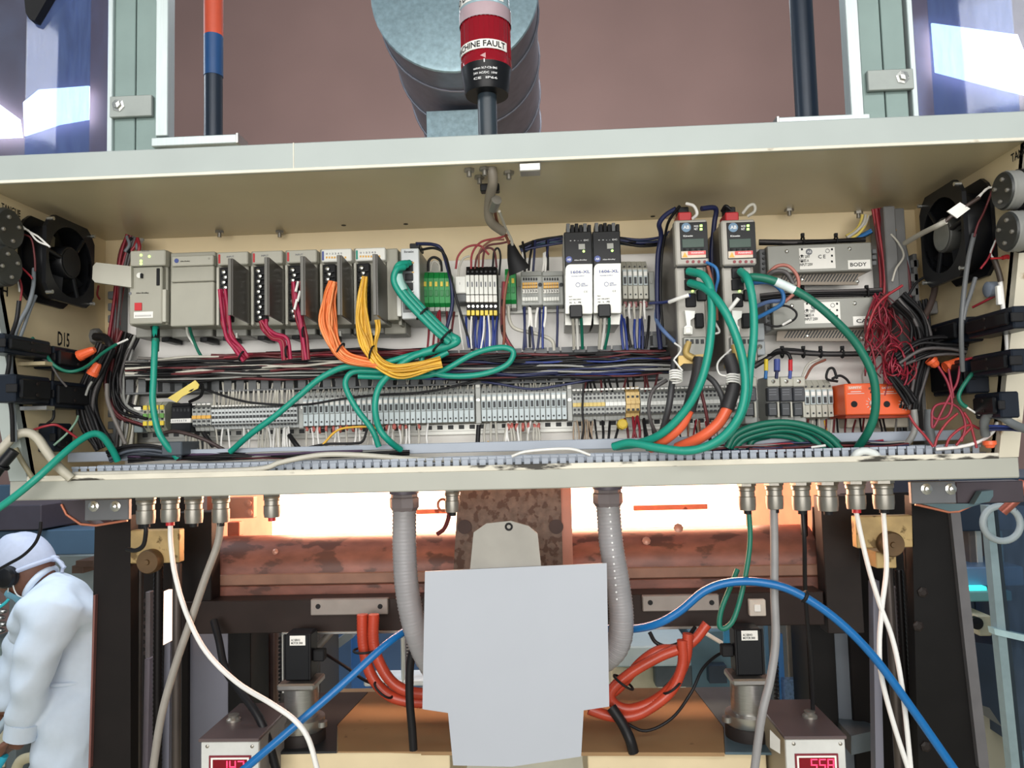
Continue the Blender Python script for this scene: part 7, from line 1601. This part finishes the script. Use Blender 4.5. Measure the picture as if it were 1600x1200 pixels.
drops('drop_wire', 'dark wire loop below the orange safety relays', 'wires below the safety relays', [1312, 1322, 1332, 1342, 1352, 1378, 1388, 1396], 655, 690, -0.07, -0.09, [maroon, blkw, gryw], 1.5, 10, 45)
# --- long thin wires across the terminals
cable('wire', [(296, 600, -0.085), (330, 612, -0.088), (380, 627, -0.09), (430, 632, -0.09), (480, 632, -0.09), (530, 624, -0.09), (590, 617, -0.09), (650, 614, -0.09), (700, 606, -0.09), (760, 590, -0.088), (790, 582, -0.085)], -0.09, 1.8, blkw, 'long black wire sagging across the fuse terminals')
cable('wire', [(752, 596, -0.085), (780, 600, -0.09), (830, 608, -0.09), (870, 603, -0.09), (910, 596, -0.09), (935, 592, -0.085)], -0.09, 1.9, navy, 'long navy wire sagging across the second fuse run')
cable('wire', [(505, 694, -0.10), (528, 672, -0.10), (560, 667, -0.10), (588, 669, -0.10), (604, 680, -0.10), (614, 692, -0.1)], -0.1, 1.8, yelw, 'thin yellow wire arching below the long fuse run')
cable('wire', [(470, 702, -0.10), (510, 694, -0.1), (550, 693, -0.1), (566, 690, -0.1), (572, 676, -0.1), (574, 668, -0.1)], -0.1, 2.0, blkw, 'thin black wire below the yellow arching wire')
cable('wire', [(452, 680, -0.08), (462, 694, -0.09), (472, 706, -0.09)], -0.085, 4.0, blkw, 'thick short black wire below the fine-pitched terminals')
cable('wire', [(748, 664, -0.085), (747, 680, -0.087), (746, 698, -0.09)], -0.085, 3.6, blkw, 'thick short black wire below the end stop with the white tab')
cable('wire', [(736, 696, -0.1), (746, 694, -0.1), (758, 697, -0.1), (764, 690, -0.1)], -0.1, 2.2, yelw, 'short yellow wire tail beside the thick black one')
cable('wire', [(912, 600, -0.10), (910, 640, -0.10), (912, 668, -0.1), (908, 694, -0.1)], -0.1, 1.8, blkw, 'black wire hanging in front of the yellow-bridged terminals')
cable('wire', [(1042, 594, -0.17), (1022, 608, -0.175), (1014, 630, -0.18), (1016, 656, -0.175), (1026, 680, -0.16)], -0.17, 3.0, M('wire_dim_grey', 80, 76, 76), 'dark grey wire bow beside the beige terminals')
cable('wire', [(1054, 560, -0.17), (1050, 600, -0.18), (1044, 640, -0.18), (1030, 690, -0.16)], -0.17, 5.0, M('wire_charcoal', 58, 58, 60, 0.5), 'thick charcoal cable below the first drive')
cable('wire', [(1100, 584, -0.19), (1118, 600, -0.2), (1130, 630, -0.2), (1120, 660, -0.18)], -0.18, 4.6, M('wire_charcoal', 58, 58, 60), 'thick charcoal cable crossing between the motor cables')
cable('wire', [(1098, 584, -0.185), (1112, 592, -0.19), (1128, 612, -0.19), (1136, 634, -0.19)], -0.18, 3.0, lgryw, 'pale grey cable crossing between the motor cables')
cable('wire', [(1092, 600, -0.18), (1100, 630, -0.185), (1106, 660, -0.18), (1110, 690, -0.16)], -0.18, 2.6, maroon, 'maroon wire crossing between the motor cables')
tg = S('yellow_tag', MB().ppoly([(262, 622), (305, 594), (311, 601), (309, 607), (284, 620), (276, 629)], -0.12, -0.118), tape, 'yellow paper tag tied to a black wire above the black terminal block', 'tag')
cable('wire', [(246, 620, -0.10), (276, 618, -0.11), (300, 610, -0.118), (315, 600, -0.11), (314, 618, -0.10), (296, 628, -0.09)], -0.1, 2.6, blkw, 'black wire carrying the yellow paper tag')
S('yellow_tag', MB().lathe([(8.5*mpp(-0.1), 0), (8.5*mpp(-0.1), 0.008), (6*mpp(-0.1), 0.010), (0, 0.010)], at(971, 664, -0.095), (0.2, -1, 0.2), 8, False), M('tag_yellow_round', 206, 176, 64, 0.5, 0, 0.1, 40), 'round yellow wire cap hanging left-side below the beige terminals'.replace(' left-side', ''), 'wire cap')
cable('wire', [(250, 678, -0.1), (272, 674, -0.105), (300, 680, -0.11), (326, 690, -0.11), (352, 704, -0.1)], -0.1, 3.0, M('wire_dark_brown', 64, 50, 48, 0.5), 'dark brown cable sloping below the row start')
cable('wire', [(318, 676, -0.09), (326, 688, -0.095), (334, 698, -0.095)], -0.09, 4.0, blkw, 'short thick black wire below the orange-bridged terminals')
# --- wires along the bottom duct
loom('loom of red, purple and black wires resting in the bottom duct behind the green coil', 1100, 1420, 692, 704, 12, [maroon, redw, blkw, navy, gryw], -0.12, 51, 1.2, 2.2, 2)
loom('loom of purple and dark wires behind the bottom duct near the row start', 200, 640, 706, 716, 10, [blkw, M('wire_purple', 70, 48, 76, 0.45), maroon, gryw, blkw], -0.10, 52, 1.2, 2.2, 2)
cable('wire', [(1268, 699, -0.16), (1290, 696, -0.17)], -0.17, 2.0, whtw, 'short white wire end beside the green coil')
cable('pale_cable', [(116, 741, -0.186), (260, 738, -0.188), (400, 733, -0.19), (440, 722, -0.19), (500, 711, -0.185), (560, 711, -0.18), (640, 717, -0.165), (720, 720, -0.15)], -0.18, 4.2, lgryw, 'pale grey cable lying along the bottom lip and over the duct')
cable('white_wire', [(800, 713, -0.185), (820, 706, -0.19), (860, 702, -0.19), (895, 702, -0.19), (922, 711, -0.185)], -0.185, 2.4, whtw, 'white wire arching over the middle of the bottom duct')
S('cable_end', MB().tube(path([(1334, 715, -0.185), (1340, 708, -0.19), (1352, 705, -0.19), (1366, 709, -0.19), (1372, 716, -0.185)]), 6*mpp(-0.18), 10), M('cable_end_white', 214, 218, 216, 0.5), 'white cable arch poking out of the bottom duct', 'cable')
cable('white_wire', [(1462, 702, -0.18), (1500, 698, -0.185), (1530, 690, -0.19), (1550, 676, -0.2), (1558, 660, -0.2)], -0.19, 2.8, whtw, 'white wire lying over the duct end beside the rusty flange')
# --- at the end wall with the D15 writing
cable('pale_loop', [(-30, 730, -0.235), (0, 704, -0.23), (22, 682, -0.225), (42, 676, -0.22), (58, 684, -0.215), (72, 704, -0.21), (90, 728, -0.205), (112, 748, -0.2)], -0.22, 7.5, M('loop_pale', 178, 172, 156, 0.5), 'thick pale grey cable hooped over the cabinet corner')
S('black_grip', MB().tube(path([(-16, 752, -0.25), (0, 730, -0.25), (22, 704, -0.245)]), 9*mpp(-0.25), 12).torus(at(4, 728, -0.25), 9.5*mpp(-0.25), 0.002, (0.6, 0, 0.8), 16, 6), blk, 'black cable grip under the thick pale loop', 'grip')
cable('wire', [(24, 700, -0.22), (34, 720, -0.215), (48, 742, -0.21), (54, 752, -0.205)], -0.21, 4.0, M('wire_cream_dark', 130, 122, 98, 0.5), 'cream and black cable inside the thick pale loop')
cable('wire', [(30, 470, -0.27), (26, 500, -0.27), (17, 530, -0.265), (14, 570, -0.26), (10, 600, -0.255), (18, 640, -0.245), (20, 690, -0.235)], -0.27, 3.4, blkw, 'black cable running down beside the contact blocks, D15 wall')
cable('wire', [(53, 420, -0.22), (52, 448, -0.23), (44, 478, -0.24), (28, 510, -0.25), (18, 550, -0.25), (18, 600, -0.245), (21, 640, -0.24), (24, 690, -0.23)], -0.24, 3.2, M('wire_slate', 118, 124, 130, 0.45), 'slate grey cable running from the fan down the D15 wall')
cable('wire', [(56, 462, -0.22), (46, 486, -0.235), (34, 520, -0.245), (20, 556, -0.25)], -0.23, 2.8, M('wire_slate', 118, 124, 130), 'second slate grey cable branching off the first on the D15 wall')
for k, (pts, mt, lab) in enumerate((
        ([(33, 352), (46, 362), (60, 370), (78, 386)], whtw, 'white twisted wire of the buzzer below TANGUE, D15 wall'),
        ([(32, 358), (44, 360), (58, 376), (76, 384)], whtw, 'second white wire of the buzzer below TANGUE, D15 wall'),
        ([(30, 365), (48, 372), (54, 400), (55, 424)], maroon, 'maroon wire from the buzzer below TANGUE to the slate cable, D15 wall'),
        ([(24, 410), (36, 420), (48, 432), (50, 436)], redw, 'red wire of the lower buzzer, D15 wall'),
        ([(24, 420), (30, 434), (34, 450), (32, 470)], redw, 'red wire joining the black cable, D15 wall'),
        ([(22, 428), (28, 440), (31, 456)], whtw, 'white wire of the lower buzzer, D15 wall'),
        ([(154, 446), (152, 460), (156, 468)], redw, 'short red fan lead under the corner of the fan, D15 wall'))):
    cable('wire', pts, -0.235 if k != 6 else -0.06, 1.6, mt, lab)
cable('wire', [(50, 528, -0.20), (70, 552, -0.20), (84, 570, -0.2), (104, 580, -0.19), (124, 578, -0.18), (142, 568, -0.16), (160, 552, -0.14), (182, 538, -0.12)], -0.2, 2.8, teald, 'green wire drooping across the contact blocks, D15 wall')
cable('wire', [(182, 538, -0.12), (200, 530, -0.11)], -0.12, 1.8, whtw, 'bare white end of the drooping green wire')
cable('wire', [(54, 556, -0.2), (76, 566, -0.2), (92, 590, -0.19), (104, 604, -0.18)], -0.2, 1.8, M('wire_dim_grey', 80, 76, 76), 'thin dark wire beneath the drooping green wire')
for (x0, y0, x1, y1, Y, lab) in ((124, 556, 148, 546, -0.14, 'orange wire nut lying level beside the D15 contact block'), (144, 585, 154, 568, -0.14, 'orange wire nut hanging down on the drooping green wire'),
        (1478, 574, 1504, 562, -0.15, 'orange wire nut above the crossing crimson wires'), (1454, 562, 1464, 572, -0.14, 'small orange wire nut behind the crossing crimson wires'), (1470, 518, 1480, 521, -0.13, 'small orange-red wire cap on the black block, tangle side'), (1546, 690, 1547, 700, -0.2, 'small orange-red wire cap at the corner by the rusty flange')):
    a, b = at(x0, y0, Y), at(x1, y1, Y); d_ = (b-a)
    r = T('wire_nut', lab, 'wire nut', a, 'orange wire nuts')
    P('cap', MB().lathe([(0, 0), (0.0072, 0), (0.0080, d_.length*0.15), (0.0062, d_.length*0.8), (0.0045, d_.length), (0, d_.length)], a, d_, 12, False), wnut, r)
    P('skirt', MB().lathe([(0.0086, -0.001), (0.0088, 0.004), (0.0078, 0.005)], a, d_, 14), wnut, r)
cable('wire', [(144, 596, -0.13), (138, 606, -0.13), (134, 618, -0.13)], -0.13, 2.0, gryw, 'grey wire leaving the hanging wire nut, D15 wall')
S('wall_bush', MB().lathe([(0.014, 0), (0.014, 0.01), (0.010, 0.012), (0, 0.012)], (-HW, atx(146, 526, -HW).y, atx(146, 526, -HW).z), (1, 0, 0), 8, False), M('bush_grey', 112, 112, 112, 0.5), 'grey hexagonal wall bush beside the D15 writing', 'bush')
cable('black_cable', [(148, 526, -0.07), (164, 528, -0.075), (172, 540, -0.08), (174, 560, -0.08)], -0.07, 6.5, blkw, 'thick black cable entering through the grey wall bush')
bunch('red_loom', [(204, 368), (194, 400), (186, 440), (182, 490), (178, 530), (172, 560)], -0.05, 10, 8, 2.6, [maroon, darkred, M('wire_dim_grey', 80, 76, 76), maroon], 'red and grey wires running down behind the controller module', 'wire bundle', 'wire bundles', 61)
bunch('grey_loom', [(214, 372), (212, 384), (210, 396)], -0.05, 7, 14, 2.8, [redw, M('wire_slate', 118, 124, 130), lgryw, gryw, blkw], 'coloured cable ends above the controller module', 'wire bundle', 'wire bundles', 62)
bunch('black_loom', [(200, 520), (186, 560), (178, 600), (190, 640), (230, 655)], -0.07, 16, 16, 2.6, [blkw, blkw, M('wire_dim_grey', 80, 76, 76), gryw, maroon], 'black and grey loom curving beside the ground terminals', 'wire bundle', 'wire bundles', 63)
bunch('grey_loom', [(240, 575), (214, 590), (204, 620), (200, 660), (198, 700)], -0.06, 14, 14, 2.4, [gryw, lgryw, M('wire_dim_grey', 80, 76, 76), M('wire_olive', 116, 110, 88, 0.5)], 'grey loom bending down from the middle duct to the row start', 'wire bundle', 'wire bundles', 64)
bunch('black_loom', [(166, 540), (150, 580), (134, 620), (140, 660), (160, 700)], -0.10, 14, 14, 3.0, [blkw, blkw, blkm, M('wire_dim_grey', 80, 76, 76)], 'dark loom hanging over the deeper contact blocks, D15 wall', 'wire bundle', 'wire bundles', 65)
cable('wire', [(84, 560, -0.16), (82, 610, -0.17), (84, 650, -0.18), (74, 662, -0.18)], -0.17, 2.2, blkw, 'thin black wire in front of the lower contact blocks, D15 wall')
cable('wire', [(52, 672, -0.2), (70, 666, -0.2), (88, 664, -0.195), (106, 674, -0.18), (120, 684, -0.17)], -0.2, 2.0, redw, 'red wire arching behind the thick pale loop')
cable('wire', [(84, 696, -0.19), (104, 678, -0.18), (118, 660, -0.17), (122, 650, -0.16)], -0.18, 1.8, M('wire_sage', 120, 150, 130, 0.5), 'sage green wire behind the thick pale loop')
cable('wire', [(167, 600, -0.11), (168, 624, -0.115), (176, 648, -0.12), (190, 680, -0.12), (196, 694, -0.12)], -0.115, 3.4, M('wire_dim_grey2', 108, 102, 98, 0.5), 'grey cable sloping down beside the upright slotted duct')
S('black_box', MB().pbox(252, 690, 284, 712, -0.14, -0.06), M('box_slate', 66, 74, 82, 0.45), 'small slate grey box behind the duct start', 'box')
bunch('slate_loom', [(170, 716), (200, 704), (240, 704), (284, 712)], -0.13, 9, 9, 2.6, [M('wire_slate_dark', 72, 78, 88, 0.45), blkw], 'slate loom lying at the start of the bottom duct', 'wire bundle', 'wire bundles', 66)
S('bracket_strip', MB().pbox(30, 634, 72, 641, -0.22, -0.2), steel, 'bent metal strip under the lower contact blocks, D15 wall', 'strip')
S('bracket_strip', MB().pbox(20, 565, 70, 571, -0.22, -0.2), M('strip_cream', 170, 156, 124, 0.5), 'cream strip between the contact block rows, D15 wall', 'strip')
# --- at the end wall with the tangle of crimson wires
bunch('red_loom', [(1370, 326), (1376, 370), (1384, 430), (1384, 480), (1380, 540)], -0.055, 14, 9, 2.2, [redw, darkred, maroon, redw], 'upright red wires beside the grey upright duct', 'wire bundle', 'wire bundles', 71)
bunch('grey_loom', [(1394, 330), (1404, 380), (1412, 440), (1414, 520), (1412, 600), (1416, 690)], -0.05, 12, 10, 2.8, [M('wire_dim_grey', 80, 76, 76), gryw, blkw, maroon, M('wire_slate', 118, 124, 130)], 'upright grey and dark loom behind the crimson tangle', 'wire bundle', 'wire bundles', 72)
q_ = random.Random(9)
tgl = T('wire_tangle', 'loose tangle of thin crimson wires in front of the orange relays', 'wire bundle', at(1400, 600, -0.13), 'wire bundles')
for k in range(34):
    x, y = q_.uniform(1362, 1392), q_.uniform(455, 490); pts = [(x, y, -0.10)]
    for j in range(5):
        x += q_.uniform(-22, 26); y += q_.uniform(14, 30); pts.append((min(max(x, 1352), 1432), y, -0.10-0.02*q_.random()-0.03*(j > 1)))
    P('wire', MB().tube(path(pts, None, 5), q_.uniform(0.9, 1.5)*mpp(-0.12), 5), (maroon, darkred, M('wire_crimson', 136, 34, 54, 0.45), maroon, darkred)[k % 5], tgl)
for k in range(10):
    cx1, cy1, ra, rb = q_.uniform(1392, 1416), q_.uniform(556, 588), q_.uniform(8, 18), q_.uniform(14, 32); a0 = q_.uniform(0, 6)
    pts = [at(cx1+ra*math.cos(a0+t*0.45), cy1+rb*math.sin(a0+t*0.45), -0.15+0.01*math.sin(t)) for t in range(14)]
    P('wire', MB().tube(pts, 1.3*mpp(-0.14), 5), M('wire_crimson', 136, 34, 54) if k % 2 else darkred, tgl)
bunch('black_loom', [(1400, 470), (1430, 500), (1440, 540), (1428, 590), (1420, 640)], -0.12, 16, 16, 2.8, [blkw, blkw, blkm, M('wire_dim_grey', 80, 76, 76)], 'black loom behind the crimson tangle, beside the deeper contact block', 'wire bundle', 'wire bundles', 73)
bunch('black_loom', [(1392, 586), (1412, 612), (1424, 630)], -0.15, 9, 8, 3.0, [blkw, blkm], 'short taped black loom end on the orange relay', 'wire bundle', 'wire bundles', 74)
bunch('black_loom', [(1404, 566), (1440, 546), (1478, 538), (1510, 548)], -0.15, 14, 15, 2.6, [blkw, blkm, blkw, M('wire_dim_grey', 80, 76, 76)], 'black loom running level from the crimson tangle to the contact blocks', 'wire bundle', 'wire bundles', 78)
bunch('black_loom', [(1436, 470), (1446, 510), (1440, 560), (1424, 610)], -0.09, 12, 14, 2.6, [blkw, blkm, maroon], 'black and maroon loom below the dark fan cable', 'wire bundle', 'wire bundles', 79)
crm = M('wire_crimson', 136, 34, 54)
for k, (pts, lab) in enumerate((
        ([(1500, 572), (1496, 596), (1488, 612), (1476, 634), (1458, 668), (1456, 650)], 'crimson wire falling straight from the orange wire nut'),
        ([(1466, 572), (1480, 596), (1487, 622), (1486, 640), (1478, 652), (1464, 655), (1456, 648), (1462, 634), (1480, 630), (1496, 636), (1505, 650), (1508, 668), (1502, 690)], 'crimson wire making a full loop beside the relays'),
        ([(1482, 576), (1486, 600), (1490, 622)], 'short crimson wire under the orange wire nut'),
        ([(1496, 646), (1480, 660), (1466, 680), (1460, 698)], 'red wire sloping down to the duct end'),
        ([(1506, 644), (1516, 660), (1520, 676), (1526, 700)], 'red wire dropping to the duct end beside the rusty flange'),
        ([(1478, 698), (1484, 684), (1500, 670), (1516, 664), (1530, 670)], 'red wire arching low over the duct end'),
        ([(1494, 696), (1506, 680), (1518, 668)], 'short red wire near the duct end'),
        ([(1508, 562), (1524, 560), (1546, 574), (1568, 592)], 'red wire running from the orange wire nut to the flange'),
        ([(1420, 648), (1430, 664), (1446, 682), (1458, 698)], 'red wire running down from the orange relay to the duct'),
        ([(1352, 540), (1360, 500), (1376, 470), (1410, 446)], 'red wire arching across the upright red wires'))):
    cable('wire', pts, -0.19 if k < 9 else -0.12, 2.0, crm if k < 3 else redw, lab)
cable('wire', [(1526, 576, -0.2), (1514, 590, -0.2), (1502, 608, -0.2), (1498, 620, -0.2), (1502, 630, -0.2), (1510, 636, -0.2)], -0.2, 3.2, teald, 'green wire with bare white tip beside the low contact block')
cable('wire', [(1510, 636, -0.2), (1526, 646, -0.2), (1540, 652, -0.2)], -0.2, 1.6, whtw, 'bare white tip of the green wire')
cable('grey_cable', [(1616, 676, -0.27), (1586, 664, -0.25), (1562, 650, -0.235), (1546, 648, -0.22), (1538, 660, -0.21), (1540, 680, -0.2)], -0.25, 7.0, M('cable_slate', 104, 108, 110, 0.5), 'thick slate cable leaving over the rusty flange')
bunch('blue_loom', [(1596, 672, -0.25), (1570, 670, -0.235), (1546, 670, -0.22)], -0.24, 5, 4, 2.0, [bluew, navy, blkw], 'short bundle of blue wires under the thick slate cable', 'wire bundle', 'wire bundles', 75)
cable('wire', [(1572, 340, -0.24), (1566, 360, -0.24), (1540, 330, -0.2)], -0.24, 0.9, whtw, 'thin stray white thread at the grey-ringed buzzers')
for k, (pts, mt, lab) in enumerate((
        ([(1552, 292), (1540, 296), (1530, 308), (1520, 316), (1532, 304), (1546, 292)], whtw, 'white twisted wire of the upper grey-ringed buzzer'),
        ([(1550, 298), (1538, 330), (1528, 350), (1522, 370)], maroon, 'maroon wire from the upper grey-ringed buzzer to a grey sheath'),
        ([(1560, 364), (1552, 386), (1544, 404), (1532, 420)], redw, 'red wire from the lower grey-ringed buzzer'),
        ([(1562, 362), (1554, 380), (1548, 396), (1554, 406)], whtw, 'white wire from the lower grey-ringed buzzer'))):
    cable('wire', pts, -0.235, 1.7, mt, lab)
cable('grey_sheath', [(1522, 366, -0.23), (1514, 400, -0.235), (1508, 440, -0.24), (1503, 490, -0.24), (1502, 530, -0.235), (1504, 580, -0.22)], -0.235, 3.8, M('wire_slate_mid', 92, 94, 96, 0.45), 'grey sheathed cable hanging in front of the grey-hubbed fan')
cable('grey_sheath', [(1524, 434, -0.235), (1516, 460, -0.237), (1509, 480, -0.24), (1505, 500, -0.24)], -0.235, 3.4, M('wire_slate_mid', 92, 94, 96), 'shorter grey sheathed cable merging into the longer one')
cable('white_cable', [(1555, 404, -0.24), (1560, 424, -0.24), (1564, 450, -0.24), (1567, 480, -0.24), (1572, 520, -0.235), (1575, 560, -0.23), (1577, 590, -0.22)], -0.24, 3.4, whtw, 'white cable with printed marker hanging beside the flange')
S('black_sleeve', MB().tube(path([(1553, 404, -0.242), (1560, 424, -0.242), (1564, 440, -0.242)]), 4.4*mpp(-0.24), 8), M('sleeve_brown_black', 60, 50, 42, 0.5), 'dark sleeve at the top of the white cable beside the flange', 'sleeve')
S('cable_marker', MB().pbox(1559, 446, 1566, 476, -0.248, -0.242), paper, 'white printed marker on the white cable beside the flange', 'cable marker')
cable('fan_lead', [(1414, 380, -0.12), (1440, 365, -0.18), (1462, 354, -0.225), (1478, 346, -0.24)], -0.2, 4.0, wg, 'white fan lead stretched across the grey-hubbed fan')
S('cable_flag', MB().ppoly([(1480, 330), (1500, 316), (1516, 326), (1496, 341)], -0.245, -0.243), paper, 'white flag label on the fan lead of the grey-hubbed fan', 'cable marker')
cable('wire', [(1474, 349, -0.238), (1490, 335, -0.241), (1516, 318, -0.243), (1530, 309, -0.243)], -0.24, 3.0, M('wire_brown_dark', 62, 50, 46, 0.5), 'dark brown lead between the white flag label and the buzzer')
S('red_splice', MB().tube(path([(1566, 403, -0.25), (1574, 401, -0.25), (1580, 404, -0.25)]), 3.4*mpp(-0.25), 8).tube(path([(1548, 404, -0.25), (1566, 403, -0.25)]), 1.6*mpp(-0.25), 6).tube(path([(1580, 404, -0.25), (1598, 403, -0.25)]), 1.6*mpp(-0.25), 6), red, 'red splice sleeve on a thin lead at the flange', 'splice')
S('wall_bush', MB().lathe([(0.011, 0), (0.011, 0.012), (0.008, 0.014), (0, 0.014)], (HW, atx(1556, 452, HW).y, atx(1556, 452, HW).z), (-1, 0, 0), 16), M('bush_bluish', 130, 140, 156, 0.45), 'bluish grey wall bush behind the white cable', 'bush')
cable('wire', [(1558, 460, -0.22), (1540, 470, -0.21), (1520, 480, -0.19)], -0.21, 2.0, redw, 'red wire sloping down from the bluish wall bush')
cable('black_cable', [(1460, 436, -0.10), (1460, 455, -0.1), (1452, 480, -0.105), (1442, 500, -0.11), (1438, 522, -0.11)], -0.1, 5.0, M('wire_brown_dark', 62, 50, 46), 'dark fan cable running down from the grey-hubbed fan')
cable('wire', [(1458, 462, -0.10), (1450, 490, -0.105), (1444, 515, -0.11)], -0.1, 2.0, crm, 'crimson wire beside the dark fan cable')
cable('black_cable', [(1420, 460, -0.09), (1434, 440, -0.10), (1462, 426, -0.12), (1500, 418, -0.14)], -0.11, 2.2, blkw, 'thin black lead under the grey-hubbed fan')
S('wall_bush', MB().pbox(1452, 470, 1466, 490, -0.06, -0.03), M('bush_grey', 112, 112, 112), 'grey square bush on the back wall below the grey-hubbed fan', 'bush')
S('yellow_tape', MB().tube(path([(1390, 340, -0.07), (1393, 352, -0.07), (1396, 362, -0.07)]), 0.005, 8), M('tape_brownish', 176, 128, 58, 0.5), 'brownish yellow tape around a cable beside the upright duct', 'tape')
bunch('pale_loom', [(1324, 372), (1340, 362), (1350, 348), (1352, 336)], -0.05, 5, 5, 2.6, [lgryw, tape, wg], 'pale cables rising to the roof behind the BODY module', 'wire bundle', 'wire bundles', 76)
bunch('petrol_loom', [(1326, 376), (1345, 370), (1362, 362)], -0.045, 5, 4, 2.2, [M('wire_petrol', 36, 66, 84), lblue], 'petrol blue wires behind the corner of the BODY module', 'wire bundle', 'wire bundles', 77)
cable('grey_cable', [(1428, 640, -0.14), (1430, 666, -0.14), (1424, 684, -0.14), (1410, 700, -0.13)], -0.14, 5.0, gryw, 'grey cable bending down beside the orange relay')
cable('grey_cable', [(1452, 640, -0.12), (1452, 668, -0.12), (1458, 698, -0.12)], -0.12, 7.0, M('cable_slate', 104, 108, 110), 'thick slate cable dropping to the duct below the tangle')
cable('wire', [(1394, 440, -0.09), (1400, 420, -0.09), (1412, 400, -0.085), (1404, 380, -0.08), (1392, 366, -0.075)], -0.09, 1.7, wg, 'pale wire wandering up past the upright duct')

# ================================================================== cables below the cabinet
cable('black_cable', [(228, 816, YG), (228, 832, YG), (224, 852, -0.095), (212, 860, -0.09), (198, 858, -0.085)], YG, 3.6, blkw, 'black cable hooking down in front of the brass block')
cable('white_cable', [(266, 814, YG), (267, 850, YG), (274, 900, -0.11), (292, 960, -0.12), (322, 1018, -0.13), (370, 1066, -0.14), (425, 1100, -0.168), (460, 1125, -0.176), (482, 1155, -0.178), (498, 1210, -0.178)], YG, 4.0, whtw, 'white cable curving down in front of the display reading 1.47')
cable('grey_cable', [(345, 816, YG), (340, 850, YG), (320, 905, -0.105), (298, 970, -0.11), (274, 1040, -0.115), (252, 1120, -0.12), (238, 1210, -0.12)], YG, 6.2, M('cable_grey_warm', 142, 136, 128, 0.45), 'grey cable slanting across the white cable')
cable('green_cable', [(1170, 796, YG), (1172, 840, YG), (1168, 880, -0.105), (1158, 930, -0.11), (1146, 968, -0.115), (1132, 982, -0.115), (1124, 976, -0.11), (1128, 950, -0.1), (1142, 915, -0.09), (1152, 890, -0.08)], YG, 4.0, teald, 'green cable hanging in a narrow loop before the cross beam')
cable('grey_cable', [(1209, 796, YG), (1210, 860, YG), (1210, 930, -0.105), (1212, 1000, -0.11), (1204, 1060, -0.115), (1190, 1120, -0.12), (1178, 1210, -0.12)], YG, 6.4, M('cable_grey_mid', 140, 138, 138, 0.45), 'thick grey cable hanging straight down beside the white switch')
cable('black_cable', [(1254, 796, YG), (1257, 850, YG), (1258, 920, -0.06), (1262, 980, -0.04), (1268, 1040, -0.02), (1270, 1110, 0)], YG, 3.4, blkw, 'black cable dropping from its gland past the blue hose')
cable('white_cable', [(1337, 796, YG), (1346, 840, YG), (1358, 890, -0.105), (1375, 945, -0.11), (1392, 990, -0.115), (1404, 1040, -0.12), (1414, 1110, -0.125), (1424, 1210, -0.13)], YG, 3.8, whtw, 'white cable from the gland with the red seal, crossing to the black column side')
cable('white_cable', [(1380, 796, YG), (1383, 840, YG), (1385, 890, -0.105), (1378, 950, -0.11), (1374, 1010, -0.115), (1378, 1060, -0.12), (1396, 1130, -0.125), (1422, 1210, -0.13)], YG, 3.8, whtw, 'white cable over the bronze knob, crossing to the rod side')
cable('air_hose', [(372, 1210, -0.165), (440, 1152, -0.155), (530, 1074, -0.13), (600, 1010, -0.10), (640, 982, -0.06), (670, 966, -0.04)], -0.13, 6.4, pneu, 'blue air hose slanting up in front of the orange U bend')
cable('air_hose', [(940, 982, -0.05), (985, 983, -0.068), (1026, 975, -0.10), (1062, 955, -0.11), (1100, 924, -0.115), (1140, 910, -0.12), (1190, 910, -0.125), (1240, 924, -0.13), (1300, 962, -0.135), (1360, 1020, -0.14), (1420, 1100, -0.145), (1500, 1215, -0.15)], -0.12, 6.0, pneu, 'blue air hose arching over the cross beam and down past the black column')
S('hose_clip', MB().torus(at(1257, 932, -0.13), 7*mpp(-0.13), 0.003, (1, 0, -0.5), 16, 8), blkm, 'black clip on the arching blue hose', 'clip')
cable('black_cable', [(334, 970, 0.1), (342, 1000, 0.08), (352, 1045, 0.05), (376, 1080, 0.0), (409, 1130, -0.03), (434, 1210, -0.03)], 0.08, 6.0, blkw, 'thick black cable hanging past the 1.47 display box')
cable('grey_cable', [(520, 985, 0.2), (492, 1018, 0.18), (478, 1050, 0.16), (474, 1090, 0.15), (476, 1140, 0.15), (486, 1170, 0.15)], 0.17, 5.4, M('cable_grey_warm', 142, 136, 128), 'grey motor lead bowing beside the silver gearbox')
cable('black_cable', [(658, 985, 0.0), (642, 1030, 0.0), (640, 1090, 0.0), (644, 1140, 0.0), (646, 1172, 0.0)], 0.0, 6.5, blkw, 'thick black cable hanging beside the white sheet at the U bend')
cable('black_cable', [(955, 1105, 0.03), (972, 1130, 0.02), (984, 1155, 0.01), (990, 1176, 0.01)], 0.02, 8.0, blkw, 'thick black cable running down beside the white sheet at the coil')
cable('black_cable', [(978, 1130, 0.06), (1010, 1142, 0.06), (1050, 1122, 0.06), (1080, 1082, 0.06), (1098, 1045, 0.08), (1124, 1022, 0.12), (1146, 1020, 0.16)], 0.06, 2.4, blkw, 'thin black lead looping from the orange coil to the servo')
cable('black_cable', [(1086, 980, 0.1), (1070, 1000, 0.08), (1045, 1010, 0.07), (1025, 1004, 0.07), (1015, 988, 0.08)], 0.08, 3.0, blkw, 'thin black lead looping under the cross beam above the coil')
cable('black_cable', [(505, 1020, 0.3), (540, 1042, 0.25), (572, 1064, 0.2), (600, 1070, 0.15)], 0.25, 2.4, blkw, 'thin black lead behind the blue hose')
S('gauge_seal', MB().torus(at(692, 789, -0.06), 9*mpp(-0.06), 0.0022, (0.4, 1, 0), 18, 6), M('copper_ring', 190, 110, 84, 0.4, 0.4), 'copper ring beside the smooth gland', 'ring')
cable('black_cable', [(702, 800, YG), (700, 812, -0.09), (694, 826, -0.08), (684, 834, -0.07)], YG, 3.6, maroon, 'dark red cable stub under the smooth gland')
